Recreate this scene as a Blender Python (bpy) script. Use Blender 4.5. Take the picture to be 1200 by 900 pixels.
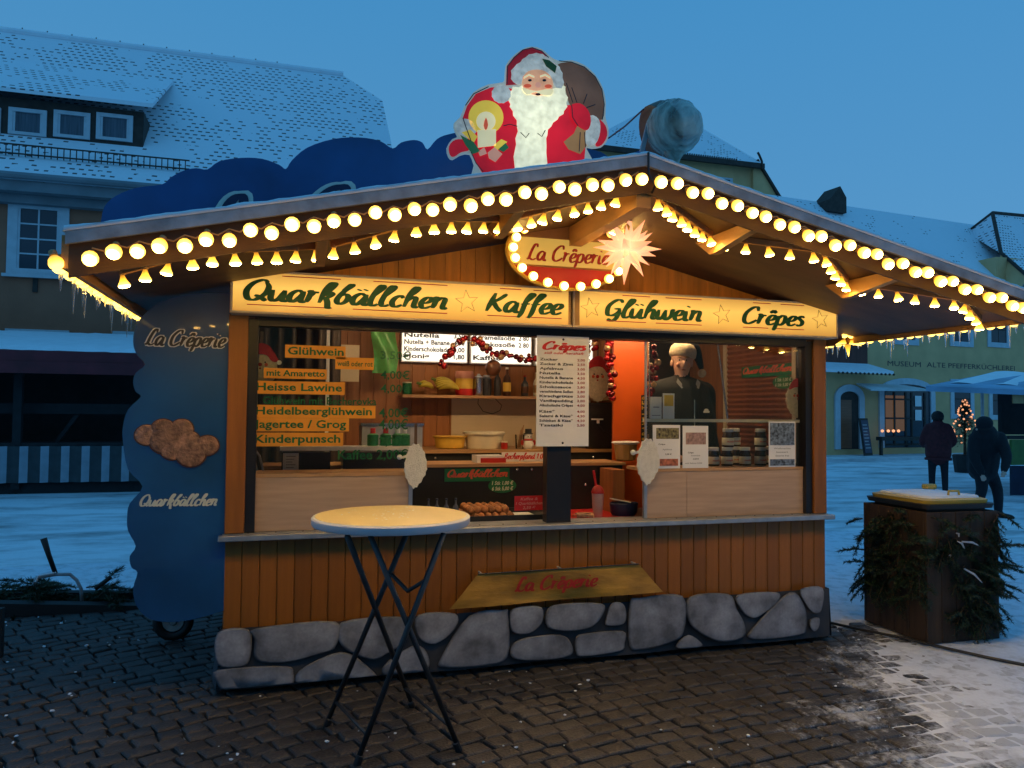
import bpy, bmesh, math, random
from math import sin, cos, pi, radians, sqrt, atan2
from mathutils import Vector, Matrix

for _o in list(bpy.data.objects):
    bpy.data.objects.remove(_o)
SC = bpy.context.scene
COL = SC.collection
RND = random.Random(7)

# ------------------------------------------------------------------ camera
CAM = Vector((-1.745, -4.762, 1.65))
YAW, PITCH, ROLL, FPX = radians(16.45), radians(2.05), radians(0.53), 892.5
_fw = Vector((sin(YAW) * cos(PITCH), cos(YAW) * cos(PITCH), sin(PITCH)))
_r0 = Vector((cos(YAW), -sin(YAW), 0))
_u0 = _r0.cross(_fw)
_R = cos(ROLL) * _r0 + sin(ROLL) * _u0
_U = -sin(ROLL) * _r0 + cos(ROLL) * _u0
cam_d = bpy.data.cameras.new('camera')
cam_d.sensor_width = 36.0
cam_d.lens = FPX / 1200 * 36
cam_d.clip_start = 0.05
cam_d.clip_end = 2000
cam = bpy.data.objects.new('camera', cam_d)
COL.objects.link(cam)
cam.matrix_world = Matrix(((_R.x, _U.x, -_fw.x, CAM.x), (_R.y, _U.y, -_fw.y, CAM.y),
                           (_R.z, _U.z, -_fw.z, CAM.z), (0, 0, 0, 1)))
SC.camera = cam

# ------------------------------------------------------------------ dusk sky, last light, exposure
world = bpy.data.worlds.new('World')
SC.world = world
world.use_nodes = True
wn = world.node_tree.nodes
wl = world.node_tree.links
bg = wn['Background']
sky = wn.new('ShaderNodeTexSky')
sky.sky_type = 'NISHITA'
sky.sun_disc = False
SUN_EL, SUN_ROT = radians(4.0), radians(250)
sky.sun_elevation = SUN_EL
sky.sun_rotation = SUN_ROT
sky.air_density = 1.0
sky.dust_density = 0.3
sky.ozone_density = 6.0
tint = wn.new('ShaderNodeMix')
tint.data_type = 'RGBA'
tint.blend_type = 'MULTIPLY'
tint.inputs[0].default_value = 1.0
tint.inputs[7].default_value = (0.50, 1.0, 1.15, 1)
wl.new(sky.outputs[0], tint.inputs[6])
# an even dusk cloud veil evens the sky out: mixes the clear sky towards one blue
veil = wn.new('ShaderNodeMix')
veil.data_type = 'RGBA'
veil.inputs[0].default_value = 0.8
wtc = wn.new('ShaderNodeTexCoord')
wsp = wn.new('ShaderNodeSeparateXYZ')
wl.new(wtc.outputs['Generated'], wsp.inputs[0])
wcr = wn.new('ShaderNodeValToRGB')           # paler towards the horizon, deeper overhead
wcr.color_ramp.elements[0].position = 0.02
wcr.color_ramp.elements[0].color = (0.155, 0.415, 0.70, 1)
wcr.color_ramp.elements[1].position = 0.60
wcr.color_ramp.elements[1].color = (0.062, 0.345, 0.72, 1)
wl.new(wsp.outputs[2], wcr.inputs[0])
wsc = wn.new('ShaderNodeVectorMath')
wsc.operation = 'SCALE'
wsc.inputs['Scale'].default_value = 7.6
wl.new(wcr.outputs[0], wsc.inputs[0])
wl.new(wsc.outputs[0], veil.inputs[7])
wl.new(tint.outputs[2], veil.inputs[6])
wl.new(veil.outputs[2], bg.inputs[0])
bg.inputs[1].default_value = 0.119

sun_d = bpy.data.lights.new('sun', 'SUN')
sun_d.energy = 0.02
sun_d.angle = radians(20)
sun_d.color = (0.75, 0.85, 1.0)
sun = bpy.data.objects.new('sun', sun_d)
COL.objects.link(sun)
sun.rotation_euler = (radians(90) - SUN_EL - radians(25), 0, SUN_ROT)
sun.location = (0, 0, 60)

SC.view_settings.view_transform = 'Standard'
SC.view_settings.look = 'None'
SC.view_settings.exposure = 0.0
SC.view_settings.gamma = 1.0
SC.view_settings.use_curve_mapping = False
SC.render.engine = 'CYCLES'
SC.cycles.use_denoising = True
SC.cycles.max_bounces = 6
SC.cycles.diffuse_bounces = 3
SC.cycles.glossy_bounces = 3
SC.cycles.transmission_bounces = 5
SC.cycles.transparent_max_bounces = 12
SC.cycles.sample_clamp_indirect = 4.0
SC.cycles.caustics_reflective = False
SC.cycles.caustics_refractive = False


# ------------------------------------------------------------------ photo pixel -> direction -> point on a real surface
def ray(px, py):
    return _fw + _R * ((px - 600) / FPX) + _U * ((450 - py) / FPX)

def PY(px, py, v):                 # on the vertical plane y = v (parallel to the stall front)
    d = ray(px, py)
    return CAM + d * ((v - CAM.y) / d.y)

def PZ(px, py, z=0.0):             # on the horizontal plane z
    d = ray(px, py)
    return CAM + d * ((z - CAM.z) / d.z)

def PX(px, py, u):
    d = ray(px, py)
    return CAM + d * ((u - CAM.x) / d.x)

def PP(px, py, p0, n):             # on any plane
    d = ray(px, py)
    return CAM + d * ((Vector(p0) - CAM).dot(Vector(n)) / d.dot(Vector(n)))


# ------------------------------------------------------------------ mesh builder
class MB:
    def __init__(self):
        self.v, self.f, self.m, self.cur = [], [], [], 0

    def _add(self, vs, fs):
        o = len(self.v)
        self.v += [Vector(p) for p in vs]
        for f in fs:
            self.f.append([i + o for i in f])
            self.m.append(self.cur)
        return self

    def box(self, x0, x1, y0, y1, z0, z1, bev=0.0):
        if bev <= 0:
            vs = [(x, y, z) for z in (z0, z1) for y in (y0, y1) for x in (x0, x1)]
            return self._add(vs, [(0, 2, 3, 1), (4, 5, 7, 6), (0, 1, 5, 4), (2, 6, 7, 3), (0, 4, 6, 2), (1, 3, 7, 5)])
        bm = bmesh.new()
        bmesh.ops.create_cube(bm, size=1)
        for w in bm.verts:
            w.co = Vector(((x0 + x1) / 2 + w.co.x * (x1 - x0), (y0 + y1) / 2 + w.co.y * (y1 - y0), (z0 + z1) / 2 + w.co.z * (z1 - z0)))
        bmesh.ops.bevel(bm, geom=bm.edges[:], offset=bev, segments=1, affect='EDGES')
        return self.bm(bm)

    def bm(self, bm, M=None):
        bm.verts.index_update()
        vs = [(M @ w.co if M else w.co.copy()) for w in bm.verts]
        fs = [[w.index for w in f.verts] for f in bm.faces]
        bm.free()
        return self._add(vs, fs)

    def bar(self, a, b, w, h, up=(0, 0, 1)):      # rectangular bar from a to b; h along up
        a, b = Vector(a), Vector(b)
        d = (b - a).normalized()
        s = d.cross(Vector(up)).normalized()
        u = s.cross(d).normalized()
        vs = []
        for p in (a, b):
            for (i, j) in ((-1, -1), (1, -1), (1, 1), (-1, 1)):
                vs.append(p + s * (i * w / 2) + u * (j * h / 2))
        return self._add(vs, [(3, 2, 1, 0), (4, 5, 6, 7), (0, 1, 5, 4), (1, 2, 6, 5), (2, 3, 7, 6), (3, 0, 4, 7)])

    def tube(self, pts, r, n=8, cap=True):
        pts = [Vector(p) for p in pts]
        rs = r if isinstance(r, (list, tuple)) else [r] * len(pts)
        vs, fs = [], []
        ref = None
        for i, p in enumerate(pts):
            d = (pts[min(i + 1, len(pts) - 1)] - pts[max(i - 1, 0)]).normalized()
            if ref is None:
                ref = Vector((0, 0, 1)) if abs(d.z) < 0.9 else Vector((1, 0, 0))
            s = d.cross(ref).normalized()
            u = s.cross(d).normalized()
            ref = u
            for k in range(n):
                a = 2 * pi * k / n
                vs.append(p + (s * cos(a) + u * sin(a)) * rs[i])
        for i in range(len(pts) - 1):
            for k in range(n):
                k2 = (k + 1) % n
                fs.append((i * n + k2, i * n + k, (i + 1) * n + k, (i + 1) * n + k2))
        if cap:
            fs.append(tuple(range(n)))
            fs.append(tuple(reversed(range((len(pts) - 1) * n, len(pts) * n))))
        return self._add(vs, fs)

    def lathe(self, prof, c, n=16, axis='z', sx=1.0, sy=1.0, rot=None):     # prof: (radius, height)
        c = Vector(c)
        vs, fs = [], []
        for (r, h) in prof:
            for k in range(n):
                a = 2 * pi * k / n
                p = Vector((r * cos(a) * sx, r * sin(a) * sy, h))
                if axis == '-y':
                    p = Vector((p.x, -p.z, p.y))
                if rot is not None:
                    p = rot @ p
                vs.append(c + p)
        for i in range(len(prof) - 1):
            for k in range(n):
                k2 = (k + 1) % n
                fs.append((i * n + k, i * n + k2, (i + 1) * n + k2, (i + 1) * n + k))
        fs.append(tuple(reversed(range(n))))
        fs.append(tuple(range((len(prof) - 1) * n, len(prof) * n)))
        return self._add(vs, fs)

    def ball(self, c, r, n=10, m=7, s=(1, 1, 1), jit=0.0, rnd=None):
        prof = []
        vs, fs = [], []
        c = Vector(c)
        for i in range(1, m):
            t = pi * i / m
            for k in range(n):
                a = 2 * pi * k / n
                j = 1 + (rnd.uniform(-jit, jit) if rnd else 0)
                vs.append(c + Vector((sin(t) * cos(a) * r * s[0], sin(t) * sin(a) * r * s[1], -cos(t) * r * s[2])) * j)
        vs.append(c + Vector((0, 0, -r * s[2])))
        vs.append(c + Vector((0, 0, r * s[2])))
        b, t = len(vs) - 2, len(vs) - 1
        for i in range(m - 2):
            for k in range(n):
                k2 = (k + 1) % n
                fs.append((i * n + k, i * n + k2, (i + 1) * n + k2, (i + 1) * n + k))
        for k in range(n):
            k2 = (k + 1) % n
            fs.append((b, k2, k))
            fs.append((t, (m - 2) * n + k, (m - 2) * n + k2))
        return self._add(vs, fs)

    def poly(self, pts, ext):                       # flat polygon (any plane) extruded by vector ext
        pts = [Vector(p) for p in pts]
        n = len(pts)
        e = Vector(ext)
        vs = pts + [p + e for p in pts]
        fs = [tuple(range(n)), tuple(reversed(range(n, 2 * n)))]
        fs += [(i, i + n, (i + 1) % n + n, (i + 1) % n) for i in range(n)]
        return self._add(vs, fs)

    def quad(self, a, b, c, d):
        return self._add([a, b, c, d], [(0, 1, 2, 3)])

    def grid(self, nx, ny, fn):
        vs = [fn(i / nx, j / ny) for j in range(ny + 1) for i in range(nx + 1)]
        fs = [(j * (nx + 1) + i, j * (nx + 1) + i + 1, (j + 1) * (nx + 1) + i + 1, (j + 1) * (nx + 1) + i) for j in range(ny) for i in range(nx)]
        return self._add(vs, fs)

    def mesh(self, name, mats, off=(0, 0, 0), smooth=False, fixn=True):
        me = bpy.data.meshes.new(name)
        o = Vector(off)
        me.from_pydata([tuple(p - o) for p in self.v], [], self.f)
        for mm in (mats if isinstance(mats, (list, tuple)) else [mats]):
            me.materials.append(MAT[mm] if isinstance(mm, str) else mm)
        if any(self.m):
            me.polygons.foreach_set('material_index', self.m)
        if fixn:
            bm = bmesh.new()
            bm.from_mesh(me)
            bmesh.ops.recalc_face_normals(bm, faces=bm.faces[:])
            bm.to_mesh(me)
            bm.free()
        if smooth is True:
            me.polygons.foreach_set('use_smooth', [True] * len(me.polygons))
        elif smooth:
            me.polygons.foreach_set('use_smooth', [True] * len(me.polygons))
            me.set_sharp_from_angle(angle=radians(smooth))
        me.update()
        return me

    def build(self, name, mats, parent=None, smooth=False, local=False, fixn=True):
        off = Vector((0, 0, 0))
        if parent is not None and not local:
            q = parent
            while q is not None:
                off += q.location
                q = q.parent
        ob = bpy.data.objects.new(name, self.mesh(name, mats, off, smooth, fixn))
        COL.objects.link(ob)
        if parent is not None:
            ob.parent = parent
        return ob


def link(name, me, parent=None, loc=None):
    ob = bpy.data.objects.new(name, me)
    COL.objects.link(ob)
    if parent is not None:
        ob.parent = parent
    if loc is not None:
        ob.location = loc
    return ob

def tag(o, label, cat, group=None):
    o['label'] = label
    o['category'] = cat
    if group:
        o['group'] = group
    return o

def struct(o, kind='structure', label=None):
    o['kind'] = kind
    if label:
        o['label'] = label
    return o

def thing(name, label, cat, loc=(0, 0, 0), group=None, rotz=0.0):
    o = bpy.data.objects.new(name, None)
    o.empty_display_size = 0.1
    COL.objects.link(o)
    o.location = loc
    o.rotation_euler = (0, 0, rotz)
    return tag(o, label, cat, group)

def copy_tree(o, parent=None):
    c = o.copy()
    COL.objects.link(c)
    c.parent = parent
    for ch in list(o.children):
        copy_tree(ch, c)
    return c


# ------------------------------------------------------------------ materials (all procedural)
MAT = {}

def M(name, col, rough=0.6, var=0.18, scale=6.0, bump=0.0, bscale=40.0, metal=0.0, emit=None, es=0.0, stretch=(1, 1, 1),
      alpha=None, trans=0.0, rnd=0.0, coat=0.0, spec=None, col2=None, c2amt=None):
    m = bpy.data.materials.new(name)
    m.use_nodes = True
    nt = m.node_tree
    N, L = nt.nodes, nt.links
    b = N['Principled BSDF']
    tc = N.new('ShaderNodeTexCoord')
    mp = N.new('ShaderNodeMapping')
    mp.inputs['Scale'].default_value = stretch
    L.new(tc.outputs['Object'], mp.inputs[0])
    nz = N.new('ShaderNodeTexNoise')
    nz.inputs['Scale'].default_value = scale
    nz.inputs['Detail'].default_value = 5
    L.new(mp.outputs[0], nz.inputs['Vector'])
    cr = N.new('ShaderNodeValToRGB')
    cr.color_ramp.elements[0].position = 0.3
    cr.color_ramp.elements[1].position = 0.7
    c = Vector(col)
    lo = c * (1 - var)
    hi = Vector(col2) if col2 else c * (1 + var)
    cr.color_ramp.elements[0].color = (*lo, 1)
    cr.color_ramp.elements[1].color = (*[min(1, x) for x in hi], 1)
    L.new(nz.outputs['Fac'], cr.inputs[0])
    out = cr.outputs[0]
    if rnd > 0:
        oi = N.new('ShaderNodeObjectInfo')
        mr = N.new('ShaderNodeMapRange')
        mr.inputs['To Min'].default_value = 1 - rnd
        mr.inputs['To Max'].default_value = 1 + rnd
        L.new(oi.outputs['Random'], mr.inputs[0])
        mx = N.new('ShaderNodeVectorMath')
        mx.operation = 'SCALE'
        L.new(out, mx.inputs[0])
        L.new(mr.outputs[0], mx.inputs['Scale'])
        out = mx.outputs[0]
    L.new(out, b.inputs['Base Color'])
    b.inputs['Roughness'].default_value = rough
    b.inputs['Metallic'].default_value = metal
    if coat:
        b.inputs['Coat Weight'].default_value = coat
    if spec is not None:
        b.inputs['Specular IOR Level'].default_value = spec
    if trans:
        b.inputs['Transmission Weight'].default_value = trans
    if alpha is not None:
        b.inputs['Alpha'].default_value = alpha
    if bump:
        n2 = N.new('ShaderNodeTexNoise')
        n2.inputs['Scale'].default_value = bscale
        n2.inputs['Detail'].default_value = 4
        L.new(mp.outputs[0], n2.inputs['Vector'])
        bp = N.new('ShaderNodeBump')
        bp.inputs['Strength'].default_value = bump
        bp.inputs['Distance'].default_value = 0.02
        L.new(n2.outputs['Fac'], bp.inputs['Height'])
        L.new(bp.outputs[0], b.inputs['Normal'])
    if emit:
        b.inputs['Emission Color'].default_value = (*emit, 1)
        b.inputs['Emission Strength'].default_value = es
    MAT[name] = m
    return m

# stall woods
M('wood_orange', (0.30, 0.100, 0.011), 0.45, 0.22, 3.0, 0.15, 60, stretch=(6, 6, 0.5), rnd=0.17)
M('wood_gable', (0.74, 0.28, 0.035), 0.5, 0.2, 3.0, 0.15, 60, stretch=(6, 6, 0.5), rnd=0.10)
M('wood_inner', (0.34, 0.13, 0.04), 0.5, 0.25, 3.0, 0.1, 60, stretch=(6, 6, 0.5), rnd=0.16)
M('wood_roof', (0.12, 0.055, 0.018), 0.6, 0.25, 2.0, 0.2, 50, stretch=(0.5, 5, 5))
M('wood_rafter', (0.42, 0.20, 0.06), 0.6, 0.25, 2.0, 0.2, 50, stretch=(1, 1, 6), rnd=0.1)
M('wood_fascia', (0.10, 0.042, 0.010), 0.6, 0.3, 2.0, 0.2, 50, stretch=(0.6, 4, 6))
M('wood_light', (0.50, 0.34, 0.235), 0.45, 0.12, 5.0, 0.05, 60, stretch=(0.6, 4, 8))
M('wood_shelf', (0.46, 0.26, 0.12), 0.5, 0.15, 5.0, 0.05, 60, stretch=(0.6, 4, 8))
M('black_frame', (0.012, 0.010, 0.010), 0.4, 0.2)
M('black_matte', (0.014, 0.013, 0.013), 0.6, 0.3)
M('dark_interior', (0.035, 0.022, 0.016), 0.6, 0.3)
M('steel', (0.42, 0.44, 0.47), 0.42, 0.15, 12, 0.1, 30, metal=0.7)
M('steel_bright', (0.62, 0.62, 0.62), 0.25, 0.1, 12, metal=1.0)
M('trim_grey', (0.34, 0.36, 0.39), 0.55, 0.35, 9, 0.2, 40)
M('white_paint', (0.75, 0.74, 0.72), 0.5, 0.06)
M('cream_panel', (0.62, 0.50, 0.34), 0.5, 0.08, 2)
M('black_plastic', (0.02, 0.02, 0.022), 0.35, 0.2)
M('orange_board', (0.62, 0.10, 0.015), 0.35, 0.12, 3)
M('shutter_wood', (0.30, 0.10, 0.045), 0.45, 0.2, 4, stretch=(0.5, 4, 6))
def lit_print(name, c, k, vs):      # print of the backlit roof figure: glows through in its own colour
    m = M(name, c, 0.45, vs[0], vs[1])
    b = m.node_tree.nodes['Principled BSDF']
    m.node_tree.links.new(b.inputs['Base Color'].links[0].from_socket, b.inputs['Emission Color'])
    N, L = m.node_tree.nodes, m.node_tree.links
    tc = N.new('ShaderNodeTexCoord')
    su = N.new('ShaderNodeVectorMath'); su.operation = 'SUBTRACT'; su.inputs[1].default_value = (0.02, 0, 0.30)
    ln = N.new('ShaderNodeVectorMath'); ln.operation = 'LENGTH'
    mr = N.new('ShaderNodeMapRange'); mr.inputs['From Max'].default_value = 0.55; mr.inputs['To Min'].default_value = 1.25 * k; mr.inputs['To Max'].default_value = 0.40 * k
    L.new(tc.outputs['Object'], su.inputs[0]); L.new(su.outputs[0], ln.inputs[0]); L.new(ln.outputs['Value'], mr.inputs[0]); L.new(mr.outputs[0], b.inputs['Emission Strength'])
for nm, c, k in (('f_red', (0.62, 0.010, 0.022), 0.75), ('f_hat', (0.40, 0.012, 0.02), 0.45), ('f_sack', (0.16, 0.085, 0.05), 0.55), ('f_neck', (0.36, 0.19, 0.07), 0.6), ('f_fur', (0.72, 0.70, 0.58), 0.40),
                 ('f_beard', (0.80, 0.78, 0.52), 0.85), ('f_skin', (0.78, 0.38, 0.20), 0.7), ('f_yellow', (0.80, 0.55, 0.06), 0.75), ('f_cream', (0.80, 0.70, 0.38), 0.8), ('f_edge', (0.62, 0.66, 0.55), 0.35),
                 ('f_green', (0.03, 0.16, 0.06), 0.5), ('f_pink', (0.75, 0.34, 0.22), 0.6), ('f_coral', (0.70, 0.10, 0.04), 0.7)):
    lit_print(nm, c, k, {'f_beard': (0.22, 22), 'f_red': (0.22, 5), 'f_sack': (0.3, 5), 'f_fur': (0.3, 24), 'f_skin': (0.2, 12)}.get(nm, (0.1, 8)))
# print and colours
for nm, c in (('p_green', (0.006, 0.115, 0.030)), ('p_red', (0.42, 0.016, 0.012)), ('p_red_bright', (0.62, 0.02, 0.02)), ('p_dark', (0.03, 0.03, 0.035)),
              ('p_white', (0.8, 0.8, 0.8)), ('p_grey', (0.3, 0.3, 0.32)), ('p_orange', (0.75, 0.30, 0.02)), ('p_signgreen', (0.012, 0.16, 0.05)),
              ('p_coral', (0.75, 0.12, 0.05)), ('p_blue', (0.02, 0.06, 0.25)), ('p_navy', (0.012, 0.02, 0.06)), ('p_brown', (0.10, 0.035, 0.015)),
              ('p_pink', (0.72, 0.32, 0.25)), ('p_yellow', (0.85, 0.55, 0.08)), ('p_olive', (0.10, 0.16, 0.03)), ('p_cream', (0.78, 0.72, 0.55)),
              ('p_sack', (0.115, 0.062, 0.032)), ('p_skin', (0.70, 0.34, 0.22)), ('p_outline', (0.62, 0.66, 0.58)), ('p_tan', (0.42, 0.24, 0.09)),
              ('p_rust', (0.30, 0.06, 0.012))):
    M(nm, c, 0.45, 0.10, 8)
M('beard_print', (0.74, 0.73, 0.60), 0.6, 0.12, 30)
M('red_print', (0.55, 0.016, 0.02), 0.4, 0.12, 5)
M('snow', (0.82, 0.85, 0.90), 0.6, 0.05, 4, 0.35, 18)
M('snow_dirty', (0.55, 0.56, 0.58), 0.7, 0.25, 1.2, 0.4, 14)
M('ice', (0.85, 0.9, 0.95), 0.08, 0.02, trans=0.9)
M('fir', (0.018, 0.042, 0.016), 0.6, 0.45, 7)
M('fir_twig', (0.06, 0.035, 0.02), 0.8, 0.3)
M('paper', (0.82, 0.81, 0.82), 0.6, 0.03)
M('fabric_black', (0.007, 0.008, 0.012), 0.85, 0.3, 20, 0.2, 120)
M('fabric_maroon', (0.095, 0.014, 0.018), 0.85, 0.25, 16, 0.2, 90)
M('fabric_trouser', (0.010, 0.012, 0.018), 0.85, 0.3, 20)
M('hair_dark', (0.012, 0.009, 0.008), 0.7, 0.3, 40, 0.4, 200)
M('skin', (0.62, 0.36, 0.27), 0.5, 0.10, 14)
M('fur_cream', (0.70, 0.58, 0.40), 0.9, 0.15, 40, 0.8, 160)
M('fur_white', (0.76, 0.74, 0.70), 0.9, 0.10, 30, 0.6, 120)
M('felt_red', (0.42, 0.014, 0.02), 0.85, 0.2, 20)
M('shoe', (0.015, 0.012, 0.012), 0.5, 0.2)

def glass_mat(name, tintc=(1, 1, 1), gloss=0.06):
    m = bpy.data.materials.new(name)
    m.use_nodes = True
    N, L = m.node_tree.nodes, m.node_tree.links
    N.remove(N['Principled BSDF'])
    t = N.new('ShaderNodeBsdfTransparent')
    t.inputs[0].default_value = (*tintc, 1)
    g = N.new('ShaderNodeBsdfGlossy')
    g.inputs['Roughness'].default_value = 0.02
    fr = N.new('ShaderNodeFresnel')
    fr.inputs[0].default_value = 1.45
    mx = N.new('ShaderNodeMixShader')
    L.new(fr.outputs[0], mx.inputs[0])
    L.new(t.outputs[0], mx.inputs[1])
    L.new(g.outputs[0], mx.inputs[2])
    L.new(mx.outputs[0], N['Material Output'].inputs[0])
    MAT[name] = m
glass_mat('pane_glass', (0.96, 0.97, 0.96))
M('window_dark', (0.02, 0.03, 0.045), 0.08, 0.3, 0.8)

def emis(name, col, s, col2=None, axis=2, lo=0.3, hi=0.7, noise=0.0, gen='Generated'):
    """light-giving material; colour runs along one axis of the lamp itself"""
    m = bpy.data.materials.new(name)
    m.use_nodes = True
    N, L = m.node_tree.nodes, m.node_tree.links
    b = N['Principled BSDF']
    b.inputs['Base Color'].default_value = (*[x * 0.5 for x in col], 1)
    b.inputs['Roughness'].default_value = 0.25
    b.inputs['Emission Strength'].default_value = s
    if col2:
        tc = N.new('ShaderNodeTexCoord')
        sp = N.new('ShaderNodeSeparateXYZ')
        L.new(tc.outputs[gen], sp.inputs[0])
        cr = N.new('ShaderNodeValToRGB')
        cr.color_ramp.elements[0].position = lo
        cr.color_ramp.elements[1].position = hi
        cr.color_ramp.elements[0].color = (*col, 1)
        cr.color_ramp.elements[1].color = (*col2, 1)
        L.new(sp.outputs[axis], cr.inputs[0])
        L.new(cr.outputs[0], b.inputs['Emission Color'])
    else:
        b.inputs['Emission Color'].default_value = (*col, 1)
    MAT[name] = m
    return m

BULB = 135.0
def bulb_mat(name, s, stops):
    m = emis(name, (1.0, 0.6, 0.14), s, (0.1, 0.05, 0.01), 2, 0.0, 1.0)
    cr = [n_ for n_ in m.node_tree.nodes if n_.type == 'VALTORGB'][0].color_ramp
    while len(cr.elements) > 1:
        cr.elements.remove(cr.elements[-1])
    cr.elements[0].position = stops[0][0]; cr.elements[0].color = (*stops[0][1], 1)
    for p_, c_ in stops[1:]:
        e_ = cr.elements.new(p_); e_.color = (*c_, 1)
bulb_mat('bulb_glow', BULB, ((0.035, (1.0, 0.60, 0.14)), (0.10, (0.10, 0.060, 0.016)), (0.20, (0.030, 0.0175, 0.0026)), (0.50, (0.016, 0.0085, 0.0007)), (0.80, (0.008, 0.0035, 0.0002)), (1.0, (0.003, 0.001, 0.0001))))
bulb_mat('bulb_cap', 5.0, ((0.15, (1.0, 0.60, 0.10)), (0.5, (0.40, 0.21, 0.015)), (1.0, (0.12, 0.05, 0.003))))
bulb_mat('sign_face', 1.0, ((0.0, (0.50, 0.24, 0.045)), (0.30, (0.80, 0.42, 0.075)), (0.62, (0.95, 0.54, 0.105)), (1.0, (0.55, 0.28, 0.055))))
emis('oval_face', (0.80, 0.50, 0.10), 0.55)
emis('menu_lit', (1.0, 0.93, 0.80), 1.25)
emis('star_paper', (1.0, 0.62, 0.28), 1.0)
def star_mat():        # brightest round the lamp in the middle, rosy towards the paper tips
    m = MAT['star_paper']; N, L = m.node_tree.nodes, m.node_tree.links
    b = N['Principled BSDF']; b.inputs['Base Color'].default_value = (0.75, 0.35, 0.25, 1); b.inputs['Roughness'].default_value = 0.7
    tc = N.new('ShaderNodeTexCoord'); ln = N.new('ShaderNodeVectorMath'); ln.operation = 'LENGTH'
    L.new(tc.outputs['Object'], ln.inputs[0])
    mr = N.new('ShaderNodeMapRange'); mr.inputs['From Max'].default_value = 0.24
    L.new(ln.outputs['Value'], mr.inputs[0])
    cr = N.new('ShaderNodeValToRGB')
    cr.color_ramp.elements[0].position = 0.15; cr.color_ramp.elements[0].color = (1.0, 0.74, 0.42, 1)
    cr.color_ramp.elements[1].position = 0.95; cr.color_ramp.elements[1].color = (0.80, 0.30, 0.15, 1)
    e_ = cr.color_ramp.elements.new(0.45); e_.color = (0.95, 0.52, 0.26, 1)
    L.new(mr.outputs[0], cr.inputs[0]); L.new(cr.outputs[0], b.inputs['Emission Color'])
    b.inputs['Emission Strength'].default_value = 1.0
star_mat()
emis('fairy', (1.0, 0.42, 0.20), 1.3)
emis('warm_window', (0.5, 0.20, 0.06), 0.16)


# ------------------------------------------------------------------ lettering
def text_mb(s, bold=0.0, shear=0.0):
    cu = bpy.data.curves.new('t', 'FONT')
    cu.body = s
    cu.size = 1.0
    cu.shear = shear
    cu.offset = bold
    cu.resolution_u = 2
    ob = bpy.data.objects.new('t', cu)
    COL.objects.link(ob)
    bpy.context.view_layer.update()
    dg = bpy.context.evaluated_depsgraph_get()
    me = bpy.data.meshes.new_from_object(ob.evaluated_get(dg))
    vs = [w.co.copy() for w in me.vertices]
    fs = [list(p.vertices) for p in me.polygons]
    bpy.data.objects.remove(ob)
    bpy.data.curves.remove(cu)
    bpy.data.meshes.remove(me)
    return vs, fs

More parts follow.
